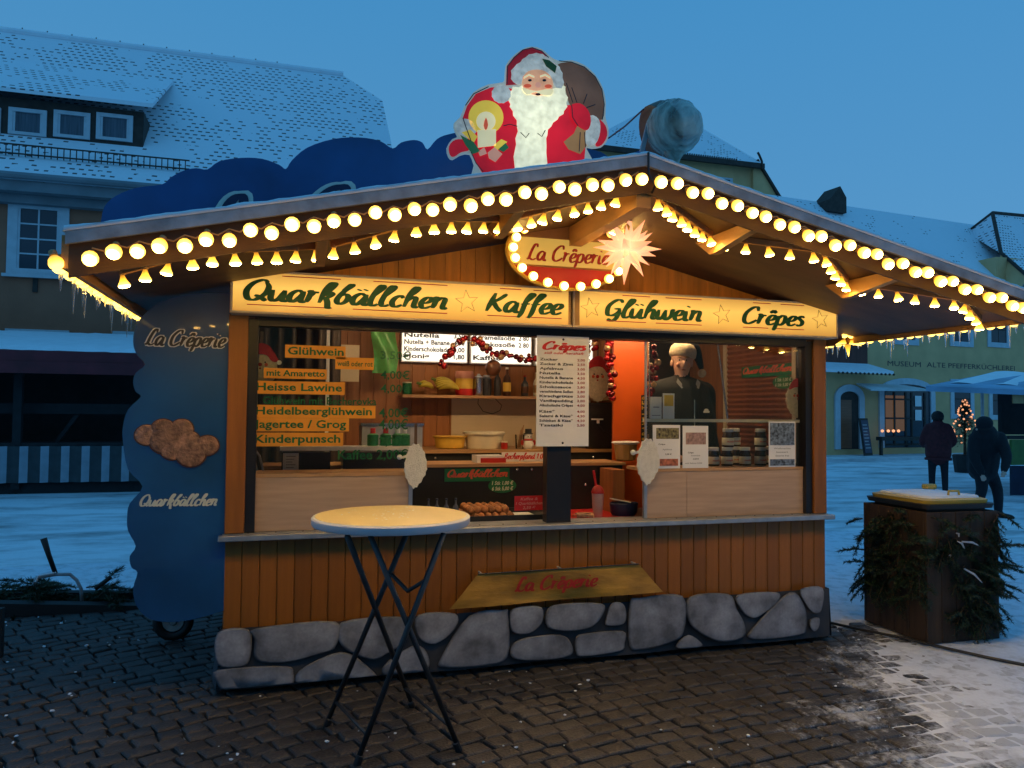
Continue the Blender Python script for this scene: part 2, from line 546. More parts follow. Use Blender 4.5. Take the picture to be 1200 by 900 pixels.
GL = {   # brush-script letters: strokes of a broad nib (advance, strokes)
 'u': (.44, [[(0, .5), (0, .15), (.10, .0), (.24, .14), (.31, .5)], [(.32, .5), (.31, .1), (.38, 0), (.46, .06)]]),
 'a': (.45, [[(.33, .42), (.2, .52), (.05, .38), (.02, .14), (.12, 0), (.25, .14), (.34, .48)], [(.35, .5), (.33, .12), (.39, 0), (.47, .06)]]),
 'n': (.44, [[(-.02, .46), (.06, .5), (.03, 0)], [(.05, .28), (.18, .5), (.31, .44), (.3, .1), (.36, 0), (.45, .06)]]),
 'r': (.31, [[(-.02, .46), (.06, .5), (.03, 0)], [(.05, .28), (.15, .46), (.28, .47)]]),
 'k': (.42, [[(.03, 0), (.08, .6), (.18, .92), (.29, .9), (.22, .65), (.07, .40)], [(.06, .3), (.2, .5), (.31, .42), (.2, .27), (.1, .25)], [(.15, .26), (.24, .06), (.30, -.2), (.38, -.16)]]),
 'b': (.41, [[(.10, .62), (.25, .90), (.31, .86), (.15, .6), (.04, .3), (.04, .1), (.14, 0), (.27, .1), (.31, .32), (.22, .46), (.11, .38)]]),
 'l': (.28, [[(.06, .4), (.22, .72), (.27, .90), (.18, .93), (.08, .6), (.03, .2), (.08, .02), (.17, .0), (.26, .08)]]),
 'c': (.34, [[(.3, .40), (.22, .51), (.08, .42), (.02, .2), (.09, .02), (.2, 0), (.32, .1)]]),
 'h': (.43, [[(.08, .5), (.22, .74), (.27, .91), (.18, .93), (.08, .6), (.03, 0)], [(.05, .25), (.18, .48), (.29, .42), (.29, .1), (.35, 0), (.43, .05)]]),
 'e': (.34, [[(.05, .2), (.2, .26), (.29, .38), (.23, .5), (.1, .45), (.02, .22), (.09, .02), (.2, 0), (.34, .1)]]),
 'f': (.30, [[(.08, .42), (.25, .75), (.31, .90), (.22, .94), (.12, .6), (.08, 0), (.02, -.26)], [(-.02, .42), (.28, .45)]]),
 'i': (.20, [[(.03, .5), (.03, .12), (.09, 0), (.18, .06)], [(.05, .70), (.08, .76)]]),
 'w': (.58, [[(0, .5), (.01, .12), (.1, 0), (.21, .15), (.26, .5)], [(.26, .45), (.27, .12), (.36, 0), (.5, .2), (.5, .5), (.58, .46)]]),
 'p': (.40, [[(.04, .5), (.02, 0), (-.03, -.32)], [(.04, .3), (.16, .5), (.3, .44), (.3, .15), (.18, 0), (.05, .08)]]),
 's': (.30, [[(.25, .45), (.14, .52), (.05, .42), (.2, .24), (.21, .08), (.1, 0), (0, .06)]]),
 't': (.28, [[(.1, .75), (.05, .15), (.1, 0), (.22, .06)], [(-.02, .48), (.22, .5)]]),
 'o': (.36, [[(.2, .5), (.06, .42), (.02, .18), (.12, 0), (.27, .1), (.3, .34), (.2, .5)]]),
 'd': (.45, [[(.33, .42), (.2, .5), (.05, .38), (.02, .14), (.12, 0), (.25, .14), (.33, .5)], [(.38, .92), (.33, .12), (.39, 0), (.47, .06)]]),
 'j': (.22, [[(.06, .5), (.04, -.1), (-.06, -.3), (-.14, -.24)], [(.07, .70), (.10, .76)]]),
 'z': (.32, [[(0, .48), (.26, .48), (.02, .02), (.28, .02)]]),
 '.': (.18, [[(.02, .02), (.06, .05)]]),
 '1': (.3, [[(.02, .6), (.16, .8), (.12, 0)]]),
 '0': (.4, [[(.2, .8), (.04, .6), (.04, .15), (.16, 0), (.3, .2), (.3, .65), (.2, .8)]]),
 '2': (.38, [[(.02, .6), (.14, .8), (.3, .68), (.2, .35), (0, .02), (.32, .02)]]),
 '5': (.38, [[(.32, .8), (.08, .8), (.05, .48), (.22, .5), (.3, .25), (.18, 0), (0, .06)]]),
 '6': (.38, [[(.3, .8), (.1, .55), (.04, .2), (.16, 0), (.3, .16), (.24, .4), (.06, .3)]]),
 'E': (.42, [[(.36, .78), (.2, .86), (.08, .68), (.2, .48), (.06, .3), (.08, .04), (.22, 0), (.38, .12)]]),
 'B': (.5, [[(.1, .88), (.04, 0)], [(.02, .8), (.25, .9), (.36, .7), (.12, .48), (.38, .3), (.25, .02), (.02, .04)]]),
 'S': (.42, [[(.36, .75), (.22, .88), (.08, .7), (.28, .4), (.28, .1), (.1, 0), (-.02, .12)]]),
 'Q': (.66, [[(.5, .82), (.35, .92), (.12, .75), (.02, .4), (.12, .06), (.32, .02), (.52, .3), (.55, .62), (.44, .84)], [(.26, .22), (.42, .15), (.6, -.03)]]),
 'K': (.54, [[(.14, .9), (.02, 0)], [(.5, .88), (.3, .6), (.12, .45)], [(.16, .46), (.3, .2), (.48, 0)]]),
 'G': (.57, [[(.5, .75), (.42, .88), (.25, .86), (.05, .55), (.08, .14), (.25, .08), (.42, .22), (.46, .42)], [(.26, .42), (.5, .44)], [(.47, .4), (.42, -.05), (.28, -.2), (.12, -.1)]]),
 'C': (.55, [[(.5, .70), (.44, .9), (.26, .86), (.06, .55), (.06, .15), (.22, 0), (.42, .1), (.52, .22)]]),
 'L': (.48, [[(.42, .75), (.36, .92), (.24, .85), (.14, .45), (.1, .1), (.0, .03), (.12, .08), (.3, .0), (.45, .1)]]),
}
ACC = {'ä': ('a', 'u'), 'ü': ('u', 'u'), 'ö': ('o', 'u'), 'ê': ('e', 'c')}

def _cr(p, k=6):
    if len(p) < 3:
        return [Vector(p[0]).lerp(Vector(p[-1]), i / 3) for i in range(4)]
    P = [Vector(p[0])] + [Vector(q) for q in p] + [Vector(p[-1])]
    out = []
    for i in range(1, len(P) - 2):
        a, b, c, d = P[i - 1:i + 3]
        for j in range(k):
            t = j / k
            out.append(0.5 * ((2 * b) + (c - a) * t + (2 * a - 5 * b + 4 * c - d) * t * t + (3 * b - a - 3 * c + d) * t ** 3))
    out.append(P[-2])
    return out

def script_mb(s, w=0.10, shear=0.2):
    vs, fs = [], []
    x, lift = 0.0, 0.0
    for ch in s:
        acc = None
        if ch in ACC:
            ch, acc = ACC[ch]
        if ch not in GL:
            x += 0.28
            continue
        adv, strokes = GL[ch]
        strokes = list(strokes)
        if acc == 'u':
            strokes += [[(.09, .66), (.12, .72)], [(.27, .67), (.30, .73)]]
        elif acc == 'c':
            strokes += [[(.06, .62), (.17, .76), (.28, .62)]]
        for st in strokes:
            pts = _cr(st)
            n = len(pts)
            o = len(vs)
            lift += 0.0015
            for i, p in enumerate(pts):
                d = (pts[min(i + 1, n - 1)] - pts[max(i - 1, 0)]).normalized()
                nb = abs(d.x * 0.75 - d.y * 0.66)
                e = min(1, 0.55 + 3.0 * min(i, n - 1 - i) / n)
                hw = w * (0.42 + 0.58 * (1 - nb) if False else 0.50 + 0.50 * abs(d.y)) * e * 0.62
                q = Vector((-d.y, d.x)) * hw
                for r in (p + q, p - q):
                    vs.append(Vector((x + r.x + shear * r.y, r.y, lift + i * 5e-5)))
            for i in range(n - 1):
                fs.append([o + 2 * i, o + 2 * i + 1, o + 2 * i + 3, o + 2 * i + 2])
        x += adv + 0.03
    return vs, fs, x

def letters(mb, s, p0, p1, cap, normal, style='script', w=0.10, shear=None, bold=0.0, lift=0.002):
    """writes s from p0 to p1 (baseline ends on a real surface), cap height in metres, into mb"""
    p0, p1, normal = Vector(p0), Vector(p1), Vector(normal).normalized()
    if shear is None:
        shear = 0.2 if style == 'script' else 0.0
    if style == 'script':
        vs, fs, tot = script_mb(s, w, shear)
        capu = 0.9
    else:
        vs, fs = text_mb(s, bold, shear)
        if not vs:
            return
        capu = 0.72
        tot = max(q.x for q in vs)
        x0 = min(q.x for q in vs)
        vs = [Vector((q.x - x0, q.y, 0)) for q in vs]
        tot -= x0
    ax = (p1 - p0)
    ay = normal.cross(ax.normalized())
    if ay.z < 0 and abs(normal.z) < 0.9:
        ay = -ay
    sx, sy = 1.0 / tot, cap / capu
    out = [p0 + ax * (q.x * sx) + ay * (q.y * sy) + normal * (lift + q.z * sy) for q in vs]
    mb._add(out, fs)
# ================================================================== GROUND
from mathutils import noise as mnoise

def sstep(a, b, x):
    t = max(0.0, min(1.0, (x - a) / (b - a)))
    return t * t * (3 - 2 * t)

def snow_mat(name, base, dirt, sc, lo, hi, stretch):
    m = bpy.data.materials.new(name)
    m.use_nodes = True
    N, L = m.node_tree.nodes, m.node_tree.links
    b = N['Principled BSDF']
    tc = N.new('ShaderNodeTexCoord')
    mp = N.new('ShaderNodeMapping')
    mp.inputs['Scale'].default_value = stretch
    L.new(tc.outputs['Object'], mp.inputs[0])
    a = N.new('ShaderNodeTexNoise')
    a.inputs['Scale'].default_value = sc
    a.inputs['Detail'].default_value = 8
    a.inputs['Roughness'].default_value = 0.65
    L.new(mp.outputs[0], a.inputs['Vector'])
    cr = N.new('ShaderNodeValToRGB')
    cr.color_ramp.elements[0].position = lo
    cr.color_ramp.elements[1].position = hi
    cr.color_ramp.elements[0].color = (*dirt, 1)
    cr.color_ramp.elements[1].color = (*base, 1)
    L.new(a.outputs['Fac'], cr.inputs[0])
    L.new(cr.outputs[0], b.inputs['Base Color'])
    b.inputs['Roughness'].default_value = 0.75
    n2 = N.new('ShaderNodeTexNoise')
    n2.inputs['Scale'].default_value = 22
    n2.inputs['Detail'].default_value = 6
    L.new(tc.outputs['Object'], n2.inputs['Vector'])
    bp = N.new('ShaderNodeBump')
    bp.inputs['Strength'].default_value = 0.5
    bp.inputs['Distance'].default_value = 0.03
    L.new(n2.outputs['Fac'], bp.inputs['Height'])
    L.new(bp.outputs[0], b.inputs['Normal'])
    MAT[name] = m
snow_mat('snow_square', (0.80, 0.83, 0.88), (0.26, 0.26, 0.27), 1.3, 0.30, 0.56, (0.45, 1.0, 1))
snow_mat('snow_near', (0.72, 0.76, 0.84), (0.42, 0.44, 0.48), 7.0, 0.28, 0.52, (1, 1, 1))

M('earth_bed', (0.022, 0.020, 0.018), 0.9, 0.4, 9, 0.4, 60)
DRIP_A, DRIP_D = (2.15, -0.05), (-1.45, -1.62)
def sett_mat():
    """damp stone, dusted with thin snow beyond the roof's drip line"""
    m = M('sett_stone', (0.041, 0.037, 0.035), 0.5, 0.45, 5, 0.55, 70, rnd=0.25)
    N, L = m.node_tree.nodes, m.node_tree.links
    b = N['Principled BSDF']
    src = b.inputs['Base Color'].links[0].from_socket
    ge = N.new('ShaderNodeNewGeometry')
    sp = N.new('ShaderNodeSeparateXYZ'); L.new(ge.outputs['Position'], sp.inputs[0])
    def mt(op, a, c=None, d=None):
        n_ = N.new('ShaderNodeMath'); n_.operation = op
        for i, x in enumerate((a, c, d)):
            if x is None: continue
            if isinstance(x, (int, float)): n_.inputs[i].default_value = x
            else: L.new(x, n_.inputs[i])
        return n_.outputs[0]
    l = sqrt(DRIP_D[0] ** 2 + DRIP_D[1] ** 2)
    d = mt('ADD', mt('MULTIPLY', sp.outputs[0], -DRIP_D[1] / l), mt('MULTIPLY', sp.outputs[1], DRIP_D[0] / l))
    d = mt('SUBTRACT', d, (-DRIP_A[0] * DRIP_D[1] + DRIP_A[1] * DRIP_D[0]) / l)
    cov = mt('MULTIPLY', mt('ADD', d, 0.50), 0.46)
    n1 = N.new('ShaderNodeTexNoise'); n1.inputs['Scale'].default_value = 26; n1.inputs['Detail'].default_value = 7; n1.inputs['Roughness'].default_value = 0.7
    L.new(ge.outputs['Position'], n1.inputs['Vector'])
    n2 = N.new('ShaderNodeTexNoise'); n2.inputs['Scale'].default_value = 3.0; n2.inputs['Detail'].default_value = 4
    L.new(ge.outputs['Position'], n2.inputs['Vector'])
    k = mt('ADD', mt('ADD', cov, mt('MULTIPLY', mt('SUBTRACT', n1.outputs['Fac'], 0.5), 1.1)), mt('MULTIPLY', mt('SUBTRACT', n2.outputs['Fac'], 0.5), 1.2))
    mr = N.new('ShaderNodeMapRange'); mr.interpolation_type = 'SMOOTHSTEP'
    mr.inputs['From Min'].default_value = 0.22; mr.inputs['From Max'].default_value = 0.62; mr.inputs['To Max'].default_value = 0.82
    L.new(k, mr.inputs[0])
    mx = N.new('ShaderNodeMix'); mx.data_type = 'RGBA'
    L.new(mr.outputs[0], mx.inputs[0]); L.new(src, mx.inputs[6]); mx.inputs[7].default_value = (0.58, 0.62, 0.69, 1)
    L.new(mx.outputs[2], b.inputs['Base Color'])
    return m
sett_mat()

g = MB()
g.quad((-400, -300, -0.09), (400, -300, -0.09), (400, 600, -0.09), (-400, 600, -0.09))
struct(g.build('ground', 'earth_bed'))

BX0, BX1, BY0, BY1 = -6.2, 6.6, -3.8, 4.2
def cover(u, v):                    # how much snow lies here: 0 bare under the canopy, 1 closed snow
    ax, ay, dx, dy = 2.15, -0.05, -1.45, -1.62
    l = sqrt(dx * dx + dy * dy)
    d = (-(u - ax) * dy + (v - ay) * dx) / l      # right of the drip line is positive
    c = sstep(-0.35, 1.5, d) * (0.55 + 0.45 * sstep(-1.7, -0.35, v)) if v < 0.3 else sstep(2.0, 2.4, u)
    if v < -1.9:
        c = max(c, 0.55 * sstep(-1.9, -3.2, v) * sstep(-1.5, 0.5, u))
    b = sstep(2.55, 3.0, v + 0.12 * mnoise.noise(Vector((u * 1.5, 3.3, 0))))
    return max(c, b)

def snow_z(u, v):
    c = cover(u, v)
    n = mnoise.noise(Vector((u * 5, v * 5, 0))) * 0.007 + mnoise.noise(Vector((u * 17, v * 17, 4))) * 0.006 + mnoise.noise(Vector((u * 1.3, v * 1.3, 9))) * 0.008
    return -0.042 + 0.036 * sstep(0.0, 0.30, c) + 0.022 * c ** 1.5 + n * (0.4 + 0.9 * c)

nx, ny = 400, 260
g = MB()
g.grid(nx, ny, lambda a, b: Vector((BX0 + a * (BX1 - BX0), BY0 + b * (BY1 - BY0), snow_z(BX0 + a * (BX1 - BX0), BY0 + b * (BY1 - BY0)))))
o = g.build('snow_on_cobbles', 'snow_near', smooth=True, fixn=False)
struct(o, 'stuff', 'trodden snow lying over the cobbles beside the stall')
g = MB()
zf = 0.006
for (x0, x1, y0, y1) in ((-300, 300, BY1, 500), (-300, BX0, -200, BY1), (BX1, 300, -200, BY1), (BX0, BX1, -200, BY0)):
    g.quad((x0, y0, zf), (x1, y0, zf), (x1, y1, zf), (x0, y1, zf))
struct(g.build('snow_ground', 'snow_square', fixn=False))
g = MB()
g.quad((BX0, BY0, -0.05), (BX1, BY0, -0.05), (BX1, BY1, -0.05), (BX0, BY1, -0.05))
pav = struct(g.build('cobbled_pavement', 'earth_bed', fixn=False))

# setts in shallow arcs round (1.25, -8.1)
def sett_mb(mb, c, a, w, l, rnd, h=0.0):
    ca, sa = cos(a), sin(a)
    def T(x, y, z):
        return Vector((c[0] + x * ca - y * sa, c[1] + x * sa + y * ca, z))
    j = lambda s: rnd.uniform(-s, s)
    hw, hl = w / 2, l / 2
    z1 = h
    tx, ty = j(0.0025), j(0.0025)
    ring = []
    for (k, ins, z) in ((0, 0.0, -0.05), (1, 0.0, z1 - 0.010), (2, 0.006, z1 - 0.003), (3, 0.018, z1)):
        for (sx, sy) in ((-1, -1), (1, -1), (1, 1), (-1, 1)):
            q = ring and None
            ring.append((sx * (hw - ins), sy * (hl - ins), z + (sx * tx + sy * ty if k else 0), k))
    jj = [(j(0.008), j(0.008)) for _ in range(4)]
    vs = [T(x + jj[i % 4][0], y + jj[i % 4][1], z) for i, (x, y, z, k) in enumerate(ring)]
    fs = []
    for k in range(3):
        for i in range(4):
            i2 = (i + 1) % 4
            fs.append((k * 4 + i, k * 4 + i2, k * 4 + 4 + i2, k * 4 + 4 + i))
    fs.append((12, 13, 14, 15))
    mb._add(vs, fs)

setts = []
cx0, cy0 = 1.25, -8.1
rs = random.Random(11)
r = 3.9
while r < 12.6:
    dl = 0.115 + rs.uniform(-0.008, 0.008)
    a = radians(20) + rs.uniform(0, 0.02)
    while a < radians(150):
        w = rs.uniform(0.105, 0.17)
        am = a + w / 2 / r
        x, y = cx0 + r * cos(am), cy0 + r * sin(am)
        a += w / r
        if not (BX0 < x < BX1 and BY0 < y < 3.1):
            continue
        if abs(x) < 2.0 and y > 0.25:
            continue
        if cover(x, y) > 0.97:
            continue
        d = (Vector((x, y, 0)) - CAM)
        z = d.dot(_fw)
        vis = z > 0.5 and abs(d.dot(_R) / z) < 0.69 and (-d.dot(_U) / z) < 0.515
        setts.append((x, y, am - pi / 2 + rs.uniform(-0.05, 0.05), w - 0.012, dl - 0.012, rs.uniform(-0.004, 0.003), vis, z))
    r += dl
rank = sorted([s for s in setts if s[6]], key=lambda s: s[7])
near = set(id(s) for s in rank[:300])
rest = MB()
for s in setts:
    if id(s) in near:
        mb = MB()
        sett_mb(mb, (0, 0), s[2], s[3], s[4], rs, s[5])
        ob = mb.build('sett', 'sett_stone', fixn=False)
        ob.parent = pav
        ob.location = (s[0], s[1], 0)
    else:
        sett_mb(rest, s[:2], s[2], s[3], s[4], rs, s[5])
o = rest.build('setts', 'sett_stone', pav, fixn=False)
o['kind'] = 'stuff'

# crumbs of frozen snow on the bare setts
g = MB()
rr = random.Random(5)
for i in range(520):
    u, v = rr.uniform(-4.5, 2.4), rr.uniform(-2.2, 2.2)
    if abs(u) < 2.1 and v > -0.05:
        continue
    if mnoise.noise(Vector((u * 1.4, v * 1.4, 2))) < 0.02:
        continue
    s = rr.choice((0.004, 0.005, 0.006, 0.008, 0.011))
    g.ball((u, v, 0.002), s, 5, 4, (rr.uniform(0.7, 1.6), rr.uniform(0.7, 1.6), 0.6), 0.2, rr)
struct(g.build('snow_crumbs', 'snow'), 'stuff', 'crumbs of frozen snow scattered on the dark setts')
# ================================================================== THE STALL (front on the plane y = 0)
HW = 2.08
Z_SK, Z_CT, Z_SB, Z_ST = 0.378, 0.905, 2.188, 2.462
RF, RW, RZ, RS = -1.26, 2.632, 2.965, 0.225
zt = lambda u: RZ - RS * abs(u)
BACK = 2.0
NF = (0, -1, 0)

stall = thing('market_stall', 'large orange timber snack stall with a wide gabled roof full of light bulbs', 'stall', (0, 0, 0))

def cat_closed(pts, k=4):
    P = [Vector(p) for p in pts]
    n = len(P)
    out = []
    for i in range(n):
        a, b, c, d = P[(i - 1) % n], P[i], P[(i + 1) % n], P[(i + 2) % n]
        for j in range(k):
            t = j / k
            out.append(0.5 * ((2 * b) + (c - a) * t + (2 * a - 5 * b + 4 * c - d) * t * t + (3 * b - a - 3 * c + d) * t ** 3))
    return out

# --- lower front boards
pm = MB()
pm.box(-0.0485, 0.0485, 0.0, 0.02, Z_SK - 0.06, Z_CT - 0.018, bev=0.005)
pmesh = pm.mesh('plank', 'wood_orange')
n = 42
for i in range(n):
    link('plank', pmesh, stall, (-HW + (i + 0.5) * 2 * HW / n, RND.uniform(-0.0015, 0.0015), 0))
m = MB()
m.box(-HW + 0.01, HW - 0.01, 0.022, 0.05, 0.2, Z_CT - 0.02)
m.build('front_backing', 'dark_interior', stall)
# --- gable boards
n = 42
for i in range(n):
    u0 = -HW + i * 2 * HW / n + 0.0015
    u1 = u0 + 2 * HW / n - 0.003
    zb = 2.215
    mb = MB()
    j = RND.uniform(-0.0015, 0.0015)
    f = -0.004 + j
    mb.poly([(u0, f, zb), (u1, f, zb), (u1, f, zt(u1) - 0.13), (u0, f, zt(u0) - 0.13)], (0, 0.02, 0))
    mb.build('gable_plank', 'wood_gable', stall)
m = MB()
m.poly([(-HW, 0.02, 2.20), (HW, 0.02, 2.20), (HW, 0.02, zt(HW) - 0.14), (0, 0.02, RZ - 0.14), (-HW, 0.02, zt(HW) - 0.14)], (0, 0.02, 0))
m.build('gable_backing', 'black_matte', stall)
# --- posts, frame, header
for s in (-1, 1):
    m = MB()
    m.box(min(s * HW, s * 1.972), max(s * HW, s * 1.972), -0.02, 0.09, Z_CT + 0.016, Z_SB + 0.02, bev=0.004)
    m.build('corner_post', 'wood_orange', stall)
    m = MB()
    m.box(min(s * 1.971, s * 1.915), max(s * 1.971, s * 1.915), 0.0, 0.11, Z_CT + 0.016, Z_SB - 0.002)
    m.build('inner_frame', 'black_frame', stall)
m = MB()
m.box(-1.914, 1.914, -0.01, 0.10, 2.146, 2.213)
m.build('header_beam', 'black_frame', stall)
# --- metal counter edge
m = MB()
m.box(-HW - 0.03, HW + 0.03, -0.075, -0.022, Z_CT - 0.022, Z_CT + 0.012, bev=0.004)
m.box(-HW - 0.01, HW + 0.01, -0.0215, 0.16, Z_CT - 0.012, Z_CT + 0.014)
cs = m.build('counter_edge', 'steel', stall)
sm = MB()
sm.lathe([(0.006, 0), (0.004, 0.003)], (0, 0, 0), 8)
sme = sm.mesh('screw', 'black_frame')
for i in range(26):
    link('screw', sme, cs, (-1.95 + i * 0.156, 0.0, Z_CT + 0.0145))
# --- centre post (black)
m = MB()
m.box(PY(641, 560, -0.005).x, PY(669, 560, -0.005).x, -0.005, 0.08, Z_CT + 0.0145, Z_SB - 0.004)
m.build('centre_post', 'black_frame', stall)

# --- stone-printed skirt
m = MB()
nsk = 40
m.grid(nsk, 4, lambda a, b: Vector((-HW - 0.005 + a * (2 * HW + 0.01), -0.03 - 0.012 * (1 - b) * sin(a * 23) - 0.015 * (1 - b), 0.035 + b * (Z_SK - 0.035))))
M('skirt_tarp', (0.042, 0.047, 0.060), 0.6, 0.3, 6, 0.1, 20)
sk = m.build('skirt', 'skirt_tarp', stall, smooth=True, fixn=False)
for s in (-1, 1):
    m = MB()
    x = s * (HW + 0.006)
    m.grid(6, 4, lambda a, b: Vector((x + s * 0.07 * (1 - b) * sin(a * 3 + 0.3), -0.03 + a * 0.9, 0.03 + b * (Z_SK - 0.03))))
    m.build('skirt_side', 'stone_print' if 'stone_print' in MAT else 'skirt_tarp', stall, smooth=True, fixn=False)

def stone_mat():
    """printed picture of stones: lighter middles, darker rims, brushed mottling"""
    m = M('stone_print', (0.27, 0.285, 0.335), 0.6, 0.5, 7, 0.0)
    N, L = m.node_tree.nodes, m.node_tree.links
    b = N['Principled BSDF']
    src = b.inputs['Base Color'].links[0].from_socket
    at = N.new('ShaderNodeAttribute'); at.attribute_name = 'rim'
    n1 = N.new('ShaderNodeTexNoise'); n1.inputs['Scale'].default_value = 60; n1.inputs['Detail'].default_value = 8
    tc = N.new('ShaderNodeTexCoord'); L.new(tc.outputs['Object'], n1.inputs['Vector'])
    mr = N.new('ShaderNodeMapRange'); mr.inputs['To Min'].default_value = 0.70; mr.inputs['To Max'].default_value = 1.25
    L.new(n1.outputs['Fac'], mr.inputs[0])
    mu_ = N.new('ShaderNodeMath'); mu_.operation = 'MULTIPLY'; L.new(at.outputs['Fac'], mu_.inputs[0]); L.new(mr.outputs[0], mu_.inputs[1])
    sc = N.new('ShaderNodeVectorMath'); sc.operation = 'SCALE'; L.new(src, sc.inputs[0]); L.new(mu_.outputs[0], sc.inputs['Scale'])
    L.new(sc.outputs[0], b.inputs['Base Color'])
stone_mat()
c3 = lambda x, y: (200 + x / 3, 560 + y / 3)
c4 = lambda x, y: (500 + x / 3, 560 + y / 3)
c5 = lambda x, y: (800 + x / 3, 640 + y / 3)
ST = [(c3, [(165, 545), (275, 535), (280, 630), (250, 665), (165, 655)]),
      (c3, [(300, 530), (580, 505), (582, 590), (540, 615), (400, 650), (300, 640), (295, 570)]),
      (c3, [(168, 675), (400, 662), (432, 690), (425, 730), (330, 762), (200, 755), (162, 720)]),
      (c3, [(450, 680), (600, 612), (700, 670), (720, 710), (600, 733), (460, 740)]),
      (c3, [(600, 508), (790, 487), (835, 510), (830, 570), (760, 620), (700, 640), (600, 590)]),
      (c3, [(750, 660), (830, 600), (880, 592), (910, 640), (890, 680), (760, 700)]),
      (c3, [(870, 482), (1000, 477), (1000, 530), (930, 585), (870, 560)]),
      (c3, [(1050, 485), (1170, 464), (1187, 480), (1185, 630), (1100, 662), (958, 668), (952, 630)]),
      (c4, [(295, 470), (340, 452), (405, 456), (405, 510), (360, 548), (300, 540)]),
      (c4, [(425, 462), (480, 442), (615, 442), (620, 480), (580, 525), (500, 540), (425, 525)]),
      (c4, [(630, 500), (650, 442), (690, 442), (702, 480), (690, 515), (635, 520)]),
      (c4, [(300, 590), (350, 562), (470, 552), (510, 585), (505, 625), (400, 642), (305, 635)]),
      (c4, [(525, 562), (560, 547), (690, 539), (697, 580), (680, 610), (550, 628), (525, 615)]),
      (c4, [(715, 440), (750, 422), (900, 415), (905, 540), (860, 580), (760, 605), (712, 590)]),
      (c4, [(875, 595), (920, 552), (970, 585), (940, 598)]),
      (c4, [(925, 418), (1060, 408), (1090, 460), (1120, 520), (1110, 565), (1030, 576), (960, 545), (920, 500)]),
      (c5, [(192, 172), (330, 162), (335, 195), (280, 240), (245, 253), (210, 230)]),
      (c5, [(235, 325), (245, 290), (375, 162), (430, 215), (435, 290), (415, 312), (300, 328)]),
      (c5, [(415, 152), (492, 146), (488, 225), (460, 235), (430, 200)]),
      (c5, [(450, 258), (480, 252), (478, 285), (462, 300), (449, 285)])]
for cf, pts in ST:
    W = [PY(*cf(*p), -0.062) for p in pts]
    c = sum(W, Vector()) / len(W)
    ring0 = cat_closed(W, 4)
    mb = MB()
    nn = len(ring0)
    vs = []
    for (sc, y) in ((1.0, -0.058), (0.985, -0.0645), (0.90, -0.0660), (0.6, -0.0665)):
        vs += [Vector((c.x + (p.x - c.x) * sc, y - 0.03 * 0, max(0.045, c.z + (p.z - c.z) * sc))) for p in ring0]
    fs = []
    for k in range(3):
        for i in range(nn):
            i2 = (i + 1) % nn
            fs.append((k * nn + i, k * nn + i2, (k + 1) * nn + i2, (k + 1) * nn + i))
    fs.append(tuple(range(3 * nn, 4 * nn)))
    fs.append(tuple(reversed(range(nn))))
    mb._add(vs, fs)
    ob = mb.build('printed_stone', 'stone_print', sk, smooth=True)
    at = ob.data.attributes.new('rim', 'FLOAT', 'POINT')
    at.data.foreach_set('value', [0.30] * nn + [0.45] * nn + [0.85] * nn + [1.0] * nn)
# screws along skirt top
for i in range(11):
    link('screw', sme, sk, (-2.0 + i * 0.4, -0.037, Z_SK - 0.008)).rotation_euler = (radians(90), 0, 0)

